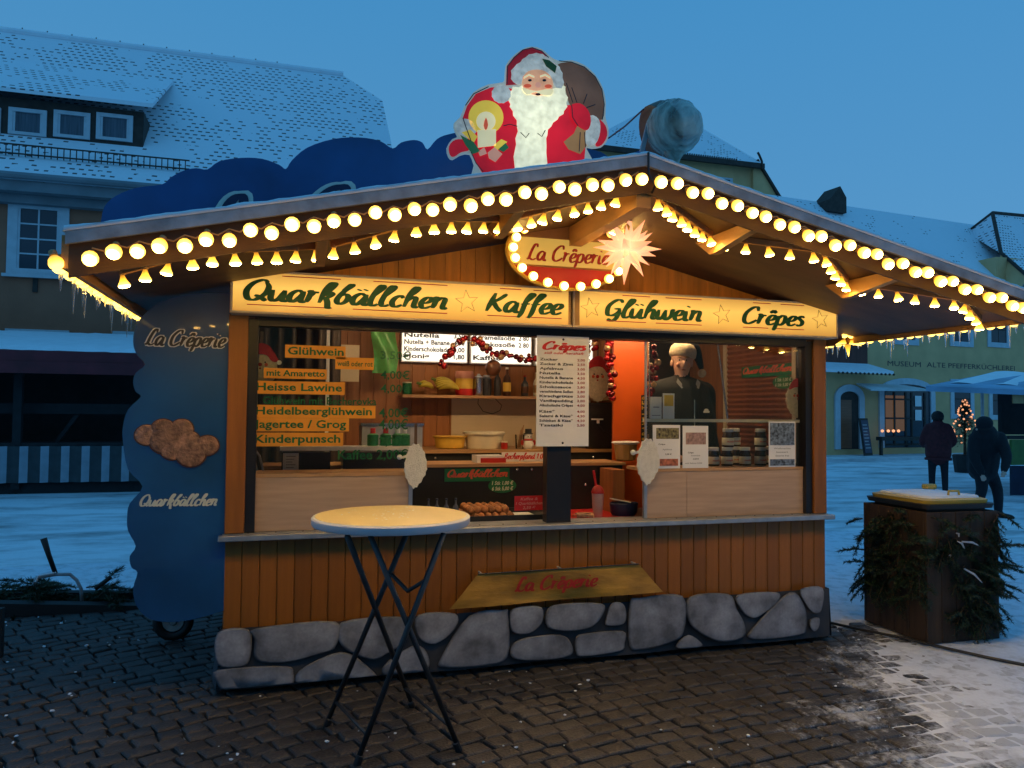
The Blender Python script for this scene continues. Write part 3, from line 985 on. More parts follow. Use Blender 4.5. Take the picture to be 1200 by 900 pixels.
# --- roof
for s in (-1, 1):
    def rq(mb, v0, v1, zo0, zo1, u0=0.0, u1=RW):
        pts = []
        for zz in (zo0, zo1):
            for v in (v0, v1):
                for u in (u0, u1):
                    pts.append(Vector((s * u, v, zt(u) + zz)))
        mb._add(pts, [(0, 1, 3, 2), (4, 6, 7, 5), (0, 4, 5, 1), (2, 3, 7, 6), (0, 2, 6, 4), (1, 5, 7, 3)])
    m = MB(); rq(m, RF + 0.034, 2.1, -0.10, -0.012, 0.0, RW - 0.01); rp = m.build('roof_panel', 'wood_roof', stall)
    m = MB()
    nx2, ny2 = 40, 40
    def sn(a, b, s=s):
        u = a * (RW + 0.01)
        v = RF - 0.006 + b * 3.37
        e = min(1, (1 - a) * 30 + 0.1) * min(1, min(b, 1 - b) * 40 + 0.55)
        return Vector((s * u, v, zt(u) + 0.001 + e * 0.022 + 0.012 * e * mnoise.noise(Vector((s * u * 3, v * 3, 1)))))
    m.grid(nx2, ny2, sn)
    m.build('snow_layer', 'snow', rp, smooth=True)
    m = MB()
    prof = ((RF - 0.002, 0.0008, 0.0), (RF - 0.008, 0.010, 0.5), (RF + 0.002, 0.022, 1.0), (RF + 0.05, 0.030, 1.0))
    def rim(a, b, s=s):
        u = a * (RW + 0.006)
        y_, z_, w_ = prof[int(round(b * 3))]
        return Vector((s * u, y_, zt(u) + z_ + w_ * (0.007 * mnoise.noise(Vector((s * u * 9, 0, 3))) + 0.005 * mnoise.noise(Vector((s * u * 31, 0, 5))))))
    m.grid(110, 3, rim)
    m.build('snow_rim', 'snow', rp, smooth=True)
    m = MB(); rq(m, RF, RF + 0.02, -0.052, 0.0, 0.0, RW); m.build('edge_trim', 'trim_grey', stall)
    m = MB(); rq(m, RF + 0.021, RF + 0.033, -0.19, -0.052, 0.0, RW - 0.01); m.build('fascia_board', 'wood_fascia', stall)
    m = MB(); rq(m, RF + 0.034, -0.002, -0.125, -0.1005, 0.0, RW - 0.03); m.build('soffit', 'wood_roof', stall)
    m = MB()
    x0, x1 = sorted((s * (RW - 0.009), s * (RW + 0.018)))
    m.box(x0, x1, RF + 0.021, 2.1, zt(RW) - 0.15, zt(RW) - 0.012)
    m.build('eave_board', 'wood_rafter', stall)
    for u in (0.66, 1.60):
        m = MB()
        ru = s * u
        m.poly([(ru - 0.025, RF + 0.04, zt(u) - 0.126), (ru - 0.025, RF + 0.62, zt(u) - 0.126), (ru - 0.025, RF + 0.46, zt(u) - 0.23), (ru - 0.025, RF + 0.40, zt(u) - 0.23), (ru - 0.025, RF + 0.04, zt(u) - 0.18)], (0.05, 0, 0))
        m.build('rafter', 'wood_rafter', stall)
    zz = [(0.06, RF + 0.08), (0.63, RF + 0.40), (1.12, RF + 0.08), (1.57, RF + 0.40), (2.12, RF + 0.08), (2.50, RF + 0.30)]
    for (a, b) in zip(zz[:-1], zz[1:]):
        m = MB()
        p, q = Vector((s * a[0], a[1], zt(a[0]) - 0.142)), Vector((s * b[0], b[1], zt(b[0]) - 0.142))
        e = (q - p).normalized() * 0.03
        m.bar(p + e, q - e, 0.02, 0.032)
        m.build('batten', 'wood_rafter', stall)
    ZZ = zz
m = MB()
m.box(-0.04, 0.04, RF + 0.04, -0.01, RZ - 0.26, RZ - 0.14)
m.build('ridge_beam', 'wood_rafter', stall)
m = MB()
m.tube([(0, RF - 0.012, RZ + 0.012), (0, RF - 0.014, RZ - 0.10), (0.03, RF - 0.03, RZ - 0.16), (0.05, RF + 0.1, RZ - 0.22)], 0.006, 6)
m.build('cable', 'black_plastic', stall)
# side walls, back, inside
for s in (-1, 1):
    m = MB()
    x0, x1 = sorted((s * (HW - 0.001), s * (HW - 0.03)))
    m.box(x0, x1, 0.092, BACK, 0.3, zt(HW) - 0.13)
    m.build('side_wall', 'wood_inner', stall)
n = 36
pm = MB()
pm.box(-0.0565, 0.0565, BACK - 0.02, BACK, 0.3, 2.42, bev=0.004)
bmesh_pl = pm.mesh('back_plank', 'wood_inner')
for i in range(n):
    link('back_plank', bmesh_pl, stall, (-HW + 0.032 + (i + 0.5) * (2 * HW - 0.064) / n, 0, 0))
m = MB()
m.box(-HW, HW, BACK + 0.001, BACK + 0.04, 0.3, 2.45)
m.build('back_wall', 'wood_orange', stall)
m = MB()
m.box(-HW + 0.03, HW - 0.03, 0.05, BACK - 0.02, 0.26, 0.30)
m.build('stall_floor', 'dark_interior', stall)
m = MB()
m.box(-HW + 0.03, HW - 0.03, 0.101, BACK - 0.021, 2.42, 2.45)
m.build('stall_ceiling', 'cream_panel', stall)
m = MB()
m.box(-2.0, 2.0, 0.06, BACK, 0.08, 0.25)
m.build('chassis', 'black_matte', stall)

# ceiling lamps inside the stall
emis('lamp_tube', (1.0, 0.66, 0.33), 92.0)
for u in (-0.75, 0.95):
    t = thing('ceiling_lamp', 'warm tube lamp on the %s half of the stall ceiling' % ('left' if u < 0 else 'right'), 'lamp', (u, 0.60, 2.42), 'tube lamps on the stall ceiling')
    m = MB(); m.box(u - 0.45, u + 0.45, 0.57, 0.63, 2.385, 2.419); m.build('fitting', 'white_paint', t)
    m = MB(); m.tube([(u - 0.42, 0.60, 2.368), (u + 0.42, 0.60, 2.368)], 0.014, 8); m.build('tube', 'lamp_tube', t, smooth=True)
# ------------------------------------------------------------------ light strings
bm_ = MB()
bm_.lathe([(0.0095, -0.001), (0.020, -0.010), (0.030, -0.025), (0.0345, -0.042), (0.032, -0.058), (0.022, -0.070), (0.006, -0.0755)], (0, 0, 0), 12)
bulb_me = bm_.mesh('bulb', 'bulb_glow', smooth=True)
bs_ = MB()
bs_.lathe([(0.012, 0.022), (0.016, 0.018), (0.016, 0.0), (0.0125, -0.002)], (0, 0, 0), 10)
sock_me = bs_.mesh('socket', 'p_tan', smooth=40)
bc_ = MB()   # bell-shaped clear cap bulbs hanging under the battens
bc_.lathe([(0.010, 0.0), (0.013, -0.014), (0.020, -0.034), (0.029, -0.050), (0.031, -0.060), (0.024, -0.066), (0.006, -0.069)], (0, 0, 0), 12)
bell_me = bc_.mesh('bulb', 'bulb_glow', smooth=True)
be_ = MB()
be_.lathe([(0.0095, -0.001), (0.018, -0.008), (0.027, -0.020), (0.030, -0.034), (0.026, -0.048), (0.016, -0.057), (0.005, -0.061)], (0, 0, 0), 10)
eave_me = be_.mesh('bulb', 'bulb_cap', smooth=True)

def light_string(name, label, pts, sway=0.0, tilt=0.0, me=None, cable=True, sag=0.02, tz=0.0, group='strings of light bulbs under the stall roof', zig=0.0, jitter=0.1, scale=1.0):
    st = thing(name, label, 'light string', pts[0], group)
    P0 = Vector(pts[0])
    if cable:
        mb = MB()
        pp = []
        for i in range(len(pts)):
            pp.append(Vector(pts[i]) + Vector((0, 0, 0.018)))
            if i < len(pts) - 1:
                pp.append((Vector(pts[i]) + Vector(pts[i + 1])) / 2 + Vector((0, 0, 0.018 - sag)))
        mb.tube(pp, 0.004, 5)
        mb.build('cable', 'p_tan', st)
    for i, p in enumerate(pts):
        b = link('bulb', me or bulb_me, st, Vector(p) - P0 + Vector((0, 0, zig * (1 if i % 2 else -1))))
        b.rotation_euler = (tilt + RND.uniform(-jitter, jitter), RND.uniform(-jitter, jitter), tz)
        b.scale = (scale * RND.uniform(0.96, 1.04),) * 3
        k = link('socket', sock_me, b)
    return st

def lerp_pts(a, b, n):
    a, b = Vector(a), Vector(b)
    return [a.lerp(b, i / (n - 1)) for i in range(n)]

for s in (-1, 1):
    side = 'left' if s < 0 else 'right'
    a = (s * 0.055, RF - 0.010, zt(0.055) - 0.100)
    b = (s * 2.53, RF - 0.010, zt(2.53) - 0.105)
    light_string('bulb_string', 'row of round bulbs along the %s half of the gable edge' % side, lerp_pts(a, b, 29), tilt=radians(-52), zig=0.010, jitter=0.22, scale=0.92)
    nb = (8, 5, 5, 6, 4)
    wd = ('from the ridge', 'second from the ridge', 'third from the ridge', 'fourth from the ridge', 'outermost')
    for k, (p, q) in enumerate(zip(ZZ[:-1], ZZ[1:])):
        A = Vector((s * p[0], p[1], zt(p[0]) - 0.160)); B = Vector((s * q[0], q[1], zt(q[0]) - 0.160))
        light_string('bulb_string', 'short slanting row of bell bulbs under the %s roof half, %s' % (side, 'nearest the ridge' if k == 0 else wd[k]),
                     lerp_pts(A.lerp(B, 0.1), A.lerp(B, 0.92), nb[k]), me=bell_me, cable=False, scale=0.85, jitter=0.2)
    # eave string with icicles
    st = light_string('eave_light_string', 'yellow capped lights with icicles along the %s eave' % side,
                      lerp_pts((s * (RW + 0.045), RF + 0.02, zt(RW) - 0.10), (s * (RW + 0.045), 1.9, zt(RW) - 0.10), 34), me=eave_me, jitter=0.35)
    rr = random.Random(3 + s)
    for i in range(46):
        v = RF + 0.02 + rr.uniform(0, 3.0)
        l = rr.choice((0.03, 0.05, 0.07, 0.10, 0.15))
        mb = MB()
        zz0 = zt(RW) - rr.uniform(0.13, 0.165)
        mb.tube([(s * (RW + 0.045), v, zz0), (s * (RW + 0.045), v, zz0 - l * 0.5), (s * (RW + 0.045), v, zz0 - l)], [0.008, 0.005, 0.001], 6)
        mb.build('icicle', 'ice', st)
# ================================================================== SIGNS AND ROOF DECORATIONS
SV = -0.15
def star_outline(mb, c, r, normal=(0, -1, 0), rot=0.1, w=0.003, y=None):
    pts = []
    for i in range(10):
        a = pi / 2 + rot + i * pi / 5
        rad = r if i % 2 == 0 else r * 0.42
        pts.append(Vector((c[0] + rad * cos(a), y, c[2] + rad * sin(a))))
    for i in range(10):
        mb.bar(pts[i], pts[(i + 1) % 10], 0.0018, w, up=(0, -1, 0))

def sign_box(px0, px1, pt0, pb0, pt1, pb1, label, words):
    u0, u1 = PY(px0, (pt0 + pb0) / 2, SV).x, PY(px1, (pt1 + pb1) / 2, SV).x
    z0, z1 = 2.200, 2.452
    t = thing('sign_box', label, 'sign', ((u0 + u1) / 2, SV, z0), 'lit sign boxes over the counter')
    m = MB()
    e = 0.012
    m.box(u0, u1, SV, -0.022, z1 - e, z1); m.box(u0, u1, SV, -0.022, z0, z0 + e)
    m.box(u0, u0 + e, SV, -0.022, z0 + e, z1 - e); m.box(u1 - e, u1, SV, -0.022, z0 + e, z1 - e)
    m.box(u0 + e, u1 - e, -0.04, -0.0225, z0 + e, z1 - e)
    m.build('housing', 'cream_panel', t)
    m = MB()
    m.box(u0 + e + 0.001, u1 - e - 0.001, SV + 0.004, SV + 0.012, z0 + e + 0.001, z1 - e - 0.001)
    m.build('lit_face', 'sign_face', t)
    f = SV + 0.004
    for (s, a, b, top) in words:
        p0, p1 = PY(*a, f), PY(*b, f)
        p1.z = p0.z = z0 + 0.078
        mb = MB()
        letters(mb, s, p0, p1, 0.116, NF, w=0.145, shear=0.20)
        mb.build('lettering', 'p_green', t, fixn=False)
        L = p1.x - p0.x
        for (k0, k1, zz) in ((0.02, 0.42, z0 + 0.048), (0.52, 1.0, z0 + 0.048), (0.18, 0.46, z0 + 0.222), (0.62, 1.0, z0 + 0.222)):
            mb = MB()
            mb.box(p0.x + L * k0, p0.x + L * k1, f - 0.003, f - 0.001, zz, zz + 0.0055)
            mb.build('red_line', 'p_red_bright', t)
    return t, f, z0

t, f, z0 = sign_box(270, 671, 316, 372, 339, 386, 'yellow lit sign box reading Quarkbällchen and Kaffee over the left counter',
                    [('Quarkbällchen', (284, 360), (524, 368), 0), ('Kaffee', (569, 372), (658, 376), 0)])
mb = MB()
p = PY(547, 355, f); star_outline(mb, (p.x, 0, 2.33), 0.075, y=f - 0.003)
mb.build('star_drawing', 'p_olive', t)
m = MB()
m.box(PY(666, 360, f).x, PY(670.5, 360, f).x, f - 0.004, f - 0.001, z0 + 0.014, z0 + 0.238)
m.build('tape', 'p_tan', t)
t, f, z0 = sign_box(672, 982, 339, 386, 357, 398, 'yellow lit sign box reading Glühwein and Crêpes over the right counter',
                    [('Glühwein', (708, 379), (822, 386), 0), ('Crêpes', (869, 384), (942, 390), 0)])
for px in (692, 846, 961):
    mb = MB()
    p = PY(px, 365, f); star_outline(mb, (p.x, 0, 2.33), 0.07, y=f - 0.003, rot=0.2)
    mb.build('star_drawing', 'p_olive', t)
m = MB()
m.box(PY(673.5, 360, f).x, PY(679, 360, f).x, f - 0.004, f - 0.001, z0 + 0.014, z0 + 0.238)
m.build('tape', 'p_tan', t)

# --- oval sign with bulbs
OV = -0.24
c = PY(664, 297, OV)
a_ = (PY(735, 297, OV).x - PY(598, 297, OV).x) / 2
b_ = (PY(664, 256, OV).z - PY(664, 340, OV).z) / 2
ov = thing('oval_sign', 'oval yellow and red sign ringed with round bulbs on the gable', 'sign', (c.x, OV, c.z - b_))
m = MB()
rim = [Vector((c.x + a_ * cos(k * pi / 24), OV, c.z + b_ * sin(k * pi / 24))) for k in range(48)]
m.poly(rim, (0, 0.05, 0))
m.build('back_board', 'wood_rafter', ov)
def seg(z_lo, z_hi, sc):
    out = []
    for k in range(96):
        x, z = a_ * sc * cos(k * pi / 48), b_ * sc * sin(k * pi / 48)
        if z_lo <= z <= z_hi:
            out.append(Vector((c.x + x, OV - 0.006, c.z + z)))
    out.sort(key=lambda p: atan2(p.z - c.z - (z_lo + z_hi) / 2, p.x - c.x))
    return out
m = MB(); m.poly(seg(-0.086, 0.092, 0.97), (0, 0.005, 0)); m.build('yellow_band', 'oval_face', ov)
m = MB(); m.poly(seg(-b_, -0.0865, 0.97), (0, 0.005, 0)); m.build('red_field', 'red_print', ov)
m = MB(); m.tube(rim + [rim[0]], 0.012, 6); m.build('rim', 'p_yellow', ov)
mb = MB()
f = OV - 0.007
letters(mb, 'La Crêperie', PY(617, 304, f), PY(713, 310, f), 0.098, NF, w=0.12)
mb.build('lettering', 'p_red', ov, fixn=False)
N_OB = 21
for k in range(N_OB):
    an = 2 * pi * (k + 0.4) / N_OB
    b = link('bulb', bulb_me, ov, Vector((a_ * 0.94 * cos(an), -0.022, b_ + b_ * 0.94 * sin(an))))
    b.rotation_euler = (radians(-82), 0, 0)
    b.scale = (0.86,) * 3
    link('socket', sock_me, b)
for s in (-1, 1):
    m = MB(); m.tube([(c.x + s * 0.2, OV + 0.05, c.z), (c.x + s * 0.2, -0.005, c.z)], 0.01, 6); m.build('bracket', 'black_frame', ov)

# --- many-pointed star lantern
SVv = -0.62
c = PY(735, 291, SVv)
stl = thing('star_lantern', 'glowing pale paper star lantern with many points under the ridge', 'lantern', c)
def spike(d, l, w, sq=True):
    d = d.normalized()
    a = d.orthogonal().normalized(); b = d.cross(a)
    mb = MB()
    n = 4 if sq else 3
    base = [d * 0.035 + (a * cos(2 * pi * k / n) + b * sin(2 * pi * k / n)) * w for k in range(n)]
    vs = base + [d * l]
    mb._add([c + p for p in vs], [(k, (k + 1) % n, n) for k in range(n)] + [tuple(reversed(range(n)))])
    return mb
dirs = []
for x in (-1, 0, 1):
    for y in (-1, 0, 1):
        for z in (-1, 0, 1):
            nz = (x != 0) + (y != 0) + (z != 0)
            if nz:
                dirs.append((Vector((x, y, z)), nz))
rot = Matrix.Rotation(radians(14), 3, 'Z') @ Matrix.Rotation(radians(6), 3, 'Y')
for d, nz in dirs:
    l = (0.225, 0.205, 0.175)[nz - 1]
    spike(rot @ d, l, (0.044, 0.040, 0.036)[nz - 1], nz != 3).build('point', 'star_paper', stl)
m = MB(); m.lathe([(0.018, 0), (0.018, 0.06), (0.008, 0.075)], c + Vector((0, 0, 0.07)), 10); m.build('socket', 'p_yellow', stl)
m = MB(); m.tube([c + Vector((0, 0, 0.14)), Vector((c.x, c.y, RZ - 0.2))], 0.003, 5); m.tube([c + Vector((0.01, 0, 0.14)), Vector((c.x + 0.03, c.y, RZ - 0.2))], 0.002, 5); m.build('wire', 'p_white', stl)

# --- small star hanging at the right eave (only its lower points show)
c = PY(993, 399, 0.35)
st2 = thing('star_lantern', 'small yellow star lantern with five points at the right eave', 'lantern', c)
for k in range(5):
    an = -pi / 2 + k * 2 * pi / 5
    spike(Vector((cos(an), -0.1, sin(an))), 0.135, 0.024).build('point', 'bulb_cap', st2)
m = MB(); m.tube([c + Vector((0, 0.03, 0.0)), c + Vector((0, 0.03, zt(2.2) - c.z - 0.13))], 0.003, 5); m.build('wire', 'p_tan', st2)

# --- blue cloud boards
M('cloud_blue', (0.010, 0.080, 0.235), 0.36, 0.35, 1.6, 0.05, 5, coat=0.2)
PV = 0.0
def scallop(P, k=3):
    out = []
    for i in range(len(P) - 1):
        a, b, c, d = P[max(i - 1, 0)], P[i], P[i + 1], P[min(i + 2, len(P) - 1)]
        for j in range(k):
            t = j / k
            out.append(0.5 * ((2 * b) + (c - a) * t + (2 * a - 5 * b + 4 * c - d) * t * t + (3 * b - a - 3 * c + d) * t ** 3))
    out.append(P[-1])
    return out
outl = [(270, 713), (230, 725), (200, 729), (175, 725), (160, 710), (156, 690), (161, 671), (154, 665), (152, 652), (159, 640), (150, 622), (149, 605), (152, 590), (167, 570),
        (150, 550), (144, 517), (144, 500), (150, 480), (165, 465), (159, 459), (156, 448), (159, 437), (170, 427), (160, 415), (156, 400), (160, 380), (175, 363), (193, 352), (220, 345), (271, 343)]
pts = [PY(x, y, PV) for x, y in outl]
cl = thing('cloud_board', 'tall dark blue cloud-shaped board with pastry picture at left end of stall', 'board', (pts[0].x, PV, pts[2].z))
m = MB()
m.poly(scallop(pts), (0, 0.03, 0))
m.build('board', 'cloud_blue', cl)
f = PV - 0.001
for (s, a, b, cap, mt) in (('La Crêperie', (170, 404), (263, 407), 0.088, 'p_white'), ('Quarkbällchen', (163, 593), (254, 592), 0.062, 'p_outline')):
    mb = MB()
    letters(mb, s, PY(*a, f), PY(*b, f), cap, NF, w=0.27 if cap > 0.07 else 0.15, shear=0.3)
    mb.build('lettering', mt, cl, fixn=False)
mb = MB()
letters(mb, 'La Crêperie', PY(170, 404, f), PY(263, 407, f), 0.088, NF, w=0.13, shear=0.3, lift=0.006)
mb.build('lettering', 'p_dark', cl, fixn=False)
M('fritter_print', (0.27, 0.14, 0.085), 0.6, 0.55, 26, 0.5, 60, rnd=0.45)
for i, (x, y, r) in enumerate(((172, 510, 12), (191, 503, 12), (213, 503, 12), (194, 516, 16), (222, 516, 11), (203, 526, 13), (243, 522, 12), (224, 532, 15))):
    p = PY(x, y, f)
    rr_ = r / 190
    mb = MB()
    mb.ball((p.x, f - 0.002 - 0.0012 * i, p.z), rr_, 20, 10, (1, 0.10, 0.92), 0.03, RND)
    mb.build('fritter_picture', 'fritter_print', cl, smooth=True)
    mb = MB()
    mb.poly([(p.x + rr_ * 1.09 * cos(q_ * pi / 12), f - 0.0008 - 0.0012 * i, p.z + rr_ * 1.0 * sin(q_ * pi / 12)) for q_ in range(24)], (0, 0.0005, 0))
    mb.build('picture_outline', 'p_brown', cl)  # dark printed outline round each pictured pastry

CV = 0.55
outl = [(118, 262), (122, 243), (135, 230), (160, 220), (190, 216), (200, 208), (215, 200), (230, 197), (243, 198.5), (257, 189), (282, 185), (307, 186), (327, 193), (335, 198), (342, 188), (360, 173),
        (390, 163), (420, 161), (445, 165), (460, 174), (470, 167), (485, 164), (495, 167), (501, 175), (512, 163), (527, 157), (560, 152), (590, 160), (640, 158), (670, 165), (690, 174), (704, 178), (718, 185), (740, 180), (762, 172), (775, 174), (788, 186)]
top = scallop([PY(x, y, CV) for x, y in outl])
bot = []
for p in reversed(top):
    bot.append(Vector((p.x, CV, zt(min(abs(p.x), RW)) + 0.02)))
bot = [b for b in bot if True]
m = MB()
for i in range(len(top) - 1):
    a, b = top[i], top[i + 1]
    la, lb = Vector((a.x, CV, min(a.z - 0.01, zt(min(abs(a.x), RW)) + 0.015))), Vector((b.x, CV, min(b.z - 0.01, zt(min(abs(b.x), RW)) + 0.015)))
    vs = [a, b, lb, la]
    m._add(vs + [q + Vector((0, 0.03, 0)) for q in vs], [(0, 1, 2, 3), (7, 6, 5, 4), (0, 4, 5, 1), (3, 2, 6, 7)])
rc = thing('cloud_board', 'long dark blue cloud-shaped board standing on the stall roof', 'board', (-1.2, CV, zt(1.2) + 0.02))
m.build('board', 'cloud_blue', rc)
f = CV - 0.001
for (w_, mt, lf) in ((0.20, 'p_outline', 0.002), (0.10, 'p_navy', 0.010)):
    mb = MB()
    letters(mb, 'L', PY(225, 333, f), PY(285, 326, f), 0.52, NF, w=w_, shear=0.3, lift=lf)
    mb.build('lettering', mt, rc, fixn=False)
    mb = MB()
    letters(mb, 'C', PY(337, 318, f), PY(404, 310, f), 0.52, NF, w=w_, shear=0.3, lift=lf)
    mb.build('lettering', mt, rc, fixn=False)
for u in (-2.0, -1.2, -0.4):
    m = MB(); m.bar((u, CV + 0.05, zt(u) + 0.01), (u, CV + 0.05, zt(u) + 0.34), 0.03, 0.03, up=(0, 1, 0)); m.build('stay', 'trim_grey', rc)

# --- painted cut-out figure
FV = -0.55
k3 = lambda x, y, d=0.0: PY(480 + x / 4, 30 + y / 4, FV - d)
fig = thing('painted_cutout', 'painted cut-out of white-bearded man in red coat with candle and brown sack', 'cutout', k3(600, 690))
def layer(name, mat, pts, lev, smooth=3, zig=0.0):
    W = [k3(x, y, 0.0015 * lev) for x, y in pts]
    if smooth:
        W = cat_closed(W, smooth)
    if zig:
        cc = sum(W, Vector()) / len(W)
        W = [cc + (p - cc) * (1 + (zig if i % 2 else -zig)) for i, p in enumerate(W)]
    mb = MB()
    mb.poly(W, (0, 0.0012 if lev else 0.025, 0))
    return mb.build(name, mat, fig)
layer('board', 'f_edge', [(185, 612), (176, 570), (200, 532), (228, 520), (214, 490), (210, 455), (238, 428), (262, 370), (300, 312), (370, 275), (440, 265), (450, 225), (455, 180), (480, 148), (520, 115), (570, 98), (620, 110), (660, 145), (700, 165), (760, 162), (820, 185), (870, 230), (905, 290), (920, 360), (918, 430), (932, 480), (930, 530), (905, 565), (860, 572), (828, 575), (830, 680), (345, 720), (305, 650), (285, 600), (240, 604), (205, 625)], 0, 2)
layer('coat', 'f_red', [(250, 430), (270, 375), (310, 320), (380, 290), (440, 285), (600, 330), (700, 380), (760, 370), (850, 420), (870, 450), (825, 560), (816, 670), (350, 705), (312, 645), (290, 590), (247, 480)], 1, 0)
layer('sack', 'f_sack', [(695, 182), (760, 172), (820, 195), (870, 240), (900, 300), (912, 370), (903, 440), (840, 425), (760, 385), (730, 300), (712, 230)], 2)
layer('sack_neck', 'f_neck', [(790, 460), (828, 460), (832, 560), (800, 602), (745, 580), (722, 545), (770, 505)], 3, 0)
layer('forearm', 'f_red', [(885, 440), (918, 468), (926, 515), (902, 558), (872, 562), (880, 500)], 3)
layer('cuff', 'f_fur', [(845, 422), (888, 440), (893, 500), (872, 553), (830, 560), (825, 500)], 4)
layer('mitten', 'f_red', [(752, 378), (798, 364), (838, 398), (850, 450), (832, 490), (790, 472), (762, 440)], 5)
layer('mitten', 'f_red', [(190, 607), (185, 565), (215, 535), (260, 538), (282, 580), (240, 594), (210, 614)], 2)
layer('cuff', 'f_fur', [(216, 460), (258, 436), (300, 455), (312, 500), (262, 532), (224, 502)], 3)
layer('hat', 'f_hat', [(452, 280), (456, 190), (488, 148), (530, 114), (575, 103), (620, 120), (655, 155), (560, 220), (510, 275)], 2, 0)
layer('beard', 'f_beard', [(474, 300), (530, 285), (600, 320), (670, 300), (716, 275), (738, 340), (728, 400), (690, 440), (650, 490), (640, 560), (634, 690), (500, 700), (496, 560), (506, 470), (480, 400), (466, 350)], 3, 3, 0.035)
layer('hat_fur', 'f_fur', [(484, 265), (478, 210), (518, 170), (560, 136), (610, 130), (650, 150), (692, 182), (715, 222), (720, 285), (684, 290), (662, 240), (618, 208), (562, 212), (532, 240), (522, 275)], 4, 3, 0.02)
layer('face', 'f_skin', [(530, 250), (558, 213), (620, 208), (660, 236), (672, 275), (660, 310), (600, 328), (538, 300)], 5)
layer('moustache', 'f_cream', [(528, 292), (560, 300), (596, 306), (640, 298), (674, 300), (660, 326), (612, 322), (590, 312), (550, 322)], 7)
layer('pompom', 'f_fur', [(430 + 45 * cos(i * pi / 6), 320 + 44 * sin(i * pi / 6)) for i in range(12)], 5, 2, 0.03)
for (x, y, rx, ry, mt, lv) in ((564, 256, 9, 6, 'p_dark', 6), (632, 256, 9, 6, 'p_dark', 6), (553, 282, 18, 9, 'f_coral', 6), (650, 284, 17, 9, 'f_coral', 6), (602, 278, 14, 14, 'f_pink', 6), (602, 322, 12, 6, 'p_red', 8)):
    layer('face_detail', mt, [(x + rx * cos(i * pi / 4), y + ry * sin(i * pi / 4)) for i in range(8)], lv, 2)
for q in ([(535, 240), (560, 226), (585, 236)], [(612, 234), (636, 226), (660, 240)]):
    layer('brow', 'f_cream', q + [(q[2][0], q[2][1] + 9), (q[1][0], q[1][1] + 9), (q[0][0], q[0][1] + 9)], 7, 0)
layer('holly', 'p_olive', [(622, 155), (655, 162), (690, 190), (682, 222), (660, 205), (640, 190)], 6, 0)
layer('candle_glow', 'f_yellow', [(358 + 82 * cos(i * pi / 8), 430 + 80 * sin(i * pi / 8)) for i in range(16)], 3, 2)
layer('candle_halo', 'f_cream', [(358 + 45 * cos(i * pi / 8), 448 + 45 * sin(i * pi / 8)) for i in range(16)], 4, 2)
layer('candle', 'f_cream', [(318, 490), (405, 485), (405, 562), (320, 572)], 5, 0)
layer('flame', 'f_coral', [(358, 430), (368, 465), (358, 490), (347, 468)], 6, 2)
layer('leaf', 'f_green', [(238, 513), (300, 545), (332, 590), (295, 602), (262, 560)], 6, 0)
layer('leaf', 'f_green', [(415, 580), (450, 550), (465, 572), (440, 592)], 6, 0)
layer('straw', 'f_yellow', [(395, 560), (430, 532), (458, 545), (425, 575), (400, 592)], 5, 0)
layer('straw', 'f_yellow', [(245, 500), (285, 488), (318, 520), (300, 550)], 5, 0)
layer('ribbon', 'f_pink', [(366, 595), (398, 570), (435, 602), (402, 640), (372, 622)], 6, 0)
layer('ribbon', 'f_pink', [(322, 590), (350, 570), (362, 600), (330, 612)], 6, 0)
# drawn dark outlines of folds
mb = MB()
for pl in ([(760, 372), (765, 430), (790, 470)], [(250, 432), (262, 470), (288, 540)], [(440, 470), (470, 462), (505, 472)], [(700, 165), (760, 171), (820, 194), (871, 240), (902, 300), (913, 370), (904, 440)], [(735, 270), (765, 360)], [(760, 290), (785, 362)], [(832, 320), (815, 366)], [(870, 370), (828, 385)], [(457, 275), (459, 190), (490, 149), (531, 114), (575, 103), (620, 119), (652, 150)], [(345, 684), (312, 645), (288, 592)], [(800, 500), (795, 590)], [(820, 500), (825, 570)], [(262, 374), (300, 320), (370, 286)], [(520, 500), (545, 525), (560, 505)], [(600, 505), (620, 520), (636, 490)]):
    W = [k3(x, y, 0.016) for x, y in pl]
    mb = MB()
    mb.tube(W, 0.0028, 4)
    mb.build('drawn_line', 'p_dark', fig)
m = MB(); m.bar(k3(600, 690) + Vector((0, 0.06, -0.08)), k3(600, 300) + Vector((0, 0.06, 0)), 0.04, 0.03, up=(0, 1, 0)); m.build('stay', 'trim_grey', fig)

# --- spotlight wrapped in green film on the ridge
LV = -1.0
c = PY(785, 152, LV)
sp = thing('wrapped_spotlight', 'round spotlight wrapped in pale green plastic film on the roof ridge', 'spotlight', (c.x, LV, zt(c.x)))
rot = Matrix.Rotation(radians(-78), 3, 'X') @ Matrix.Rotation(radians(20), 3, 'Y')
rot = Matrix.Rotation(radians(70), 3, 'Y')
m = MB()
m.lathe([(0.125, -0.105), (0.145, -0.10), (0.150, -0.07), (0.155, -0.02), (0.12, 0.02)], PY(783, 150, LV + 0.03), 24, rot=rot)
m.build('drum', 'p_sack', sp, smooth=40)
M('film_green', (0.36, 0.46, 0.40), 0.25, 0.7, 10, 0.9, 9, stretch=(1, 3, 0.7), alpha=0.66)
m = MB()
m.ball(PY(790, 150, LV - 0.06), 0.155, 26, 16, (0.98, 1, 0.98), 0.035, RND)
m.build('film', 'film_green', sp, smooth=True)
m = MB()
m.lathe([(0.075, 0.06), (0.035, 0.0), (0.028, -0.02), (0.05, -0.07)], PY(790, 150, LV - 0.06) + Vector((0, 0, -0.175)), 10)
m.build('film_knot', 'film_green', sp, smooth=True)
m = MB()
m.bar((c.x - 0.03, LV, zt(c.x) - 0.01), (c.x - 0.03, LV, c.z - 0.1), 0.03, 0.012, up=(0, 1, 0))
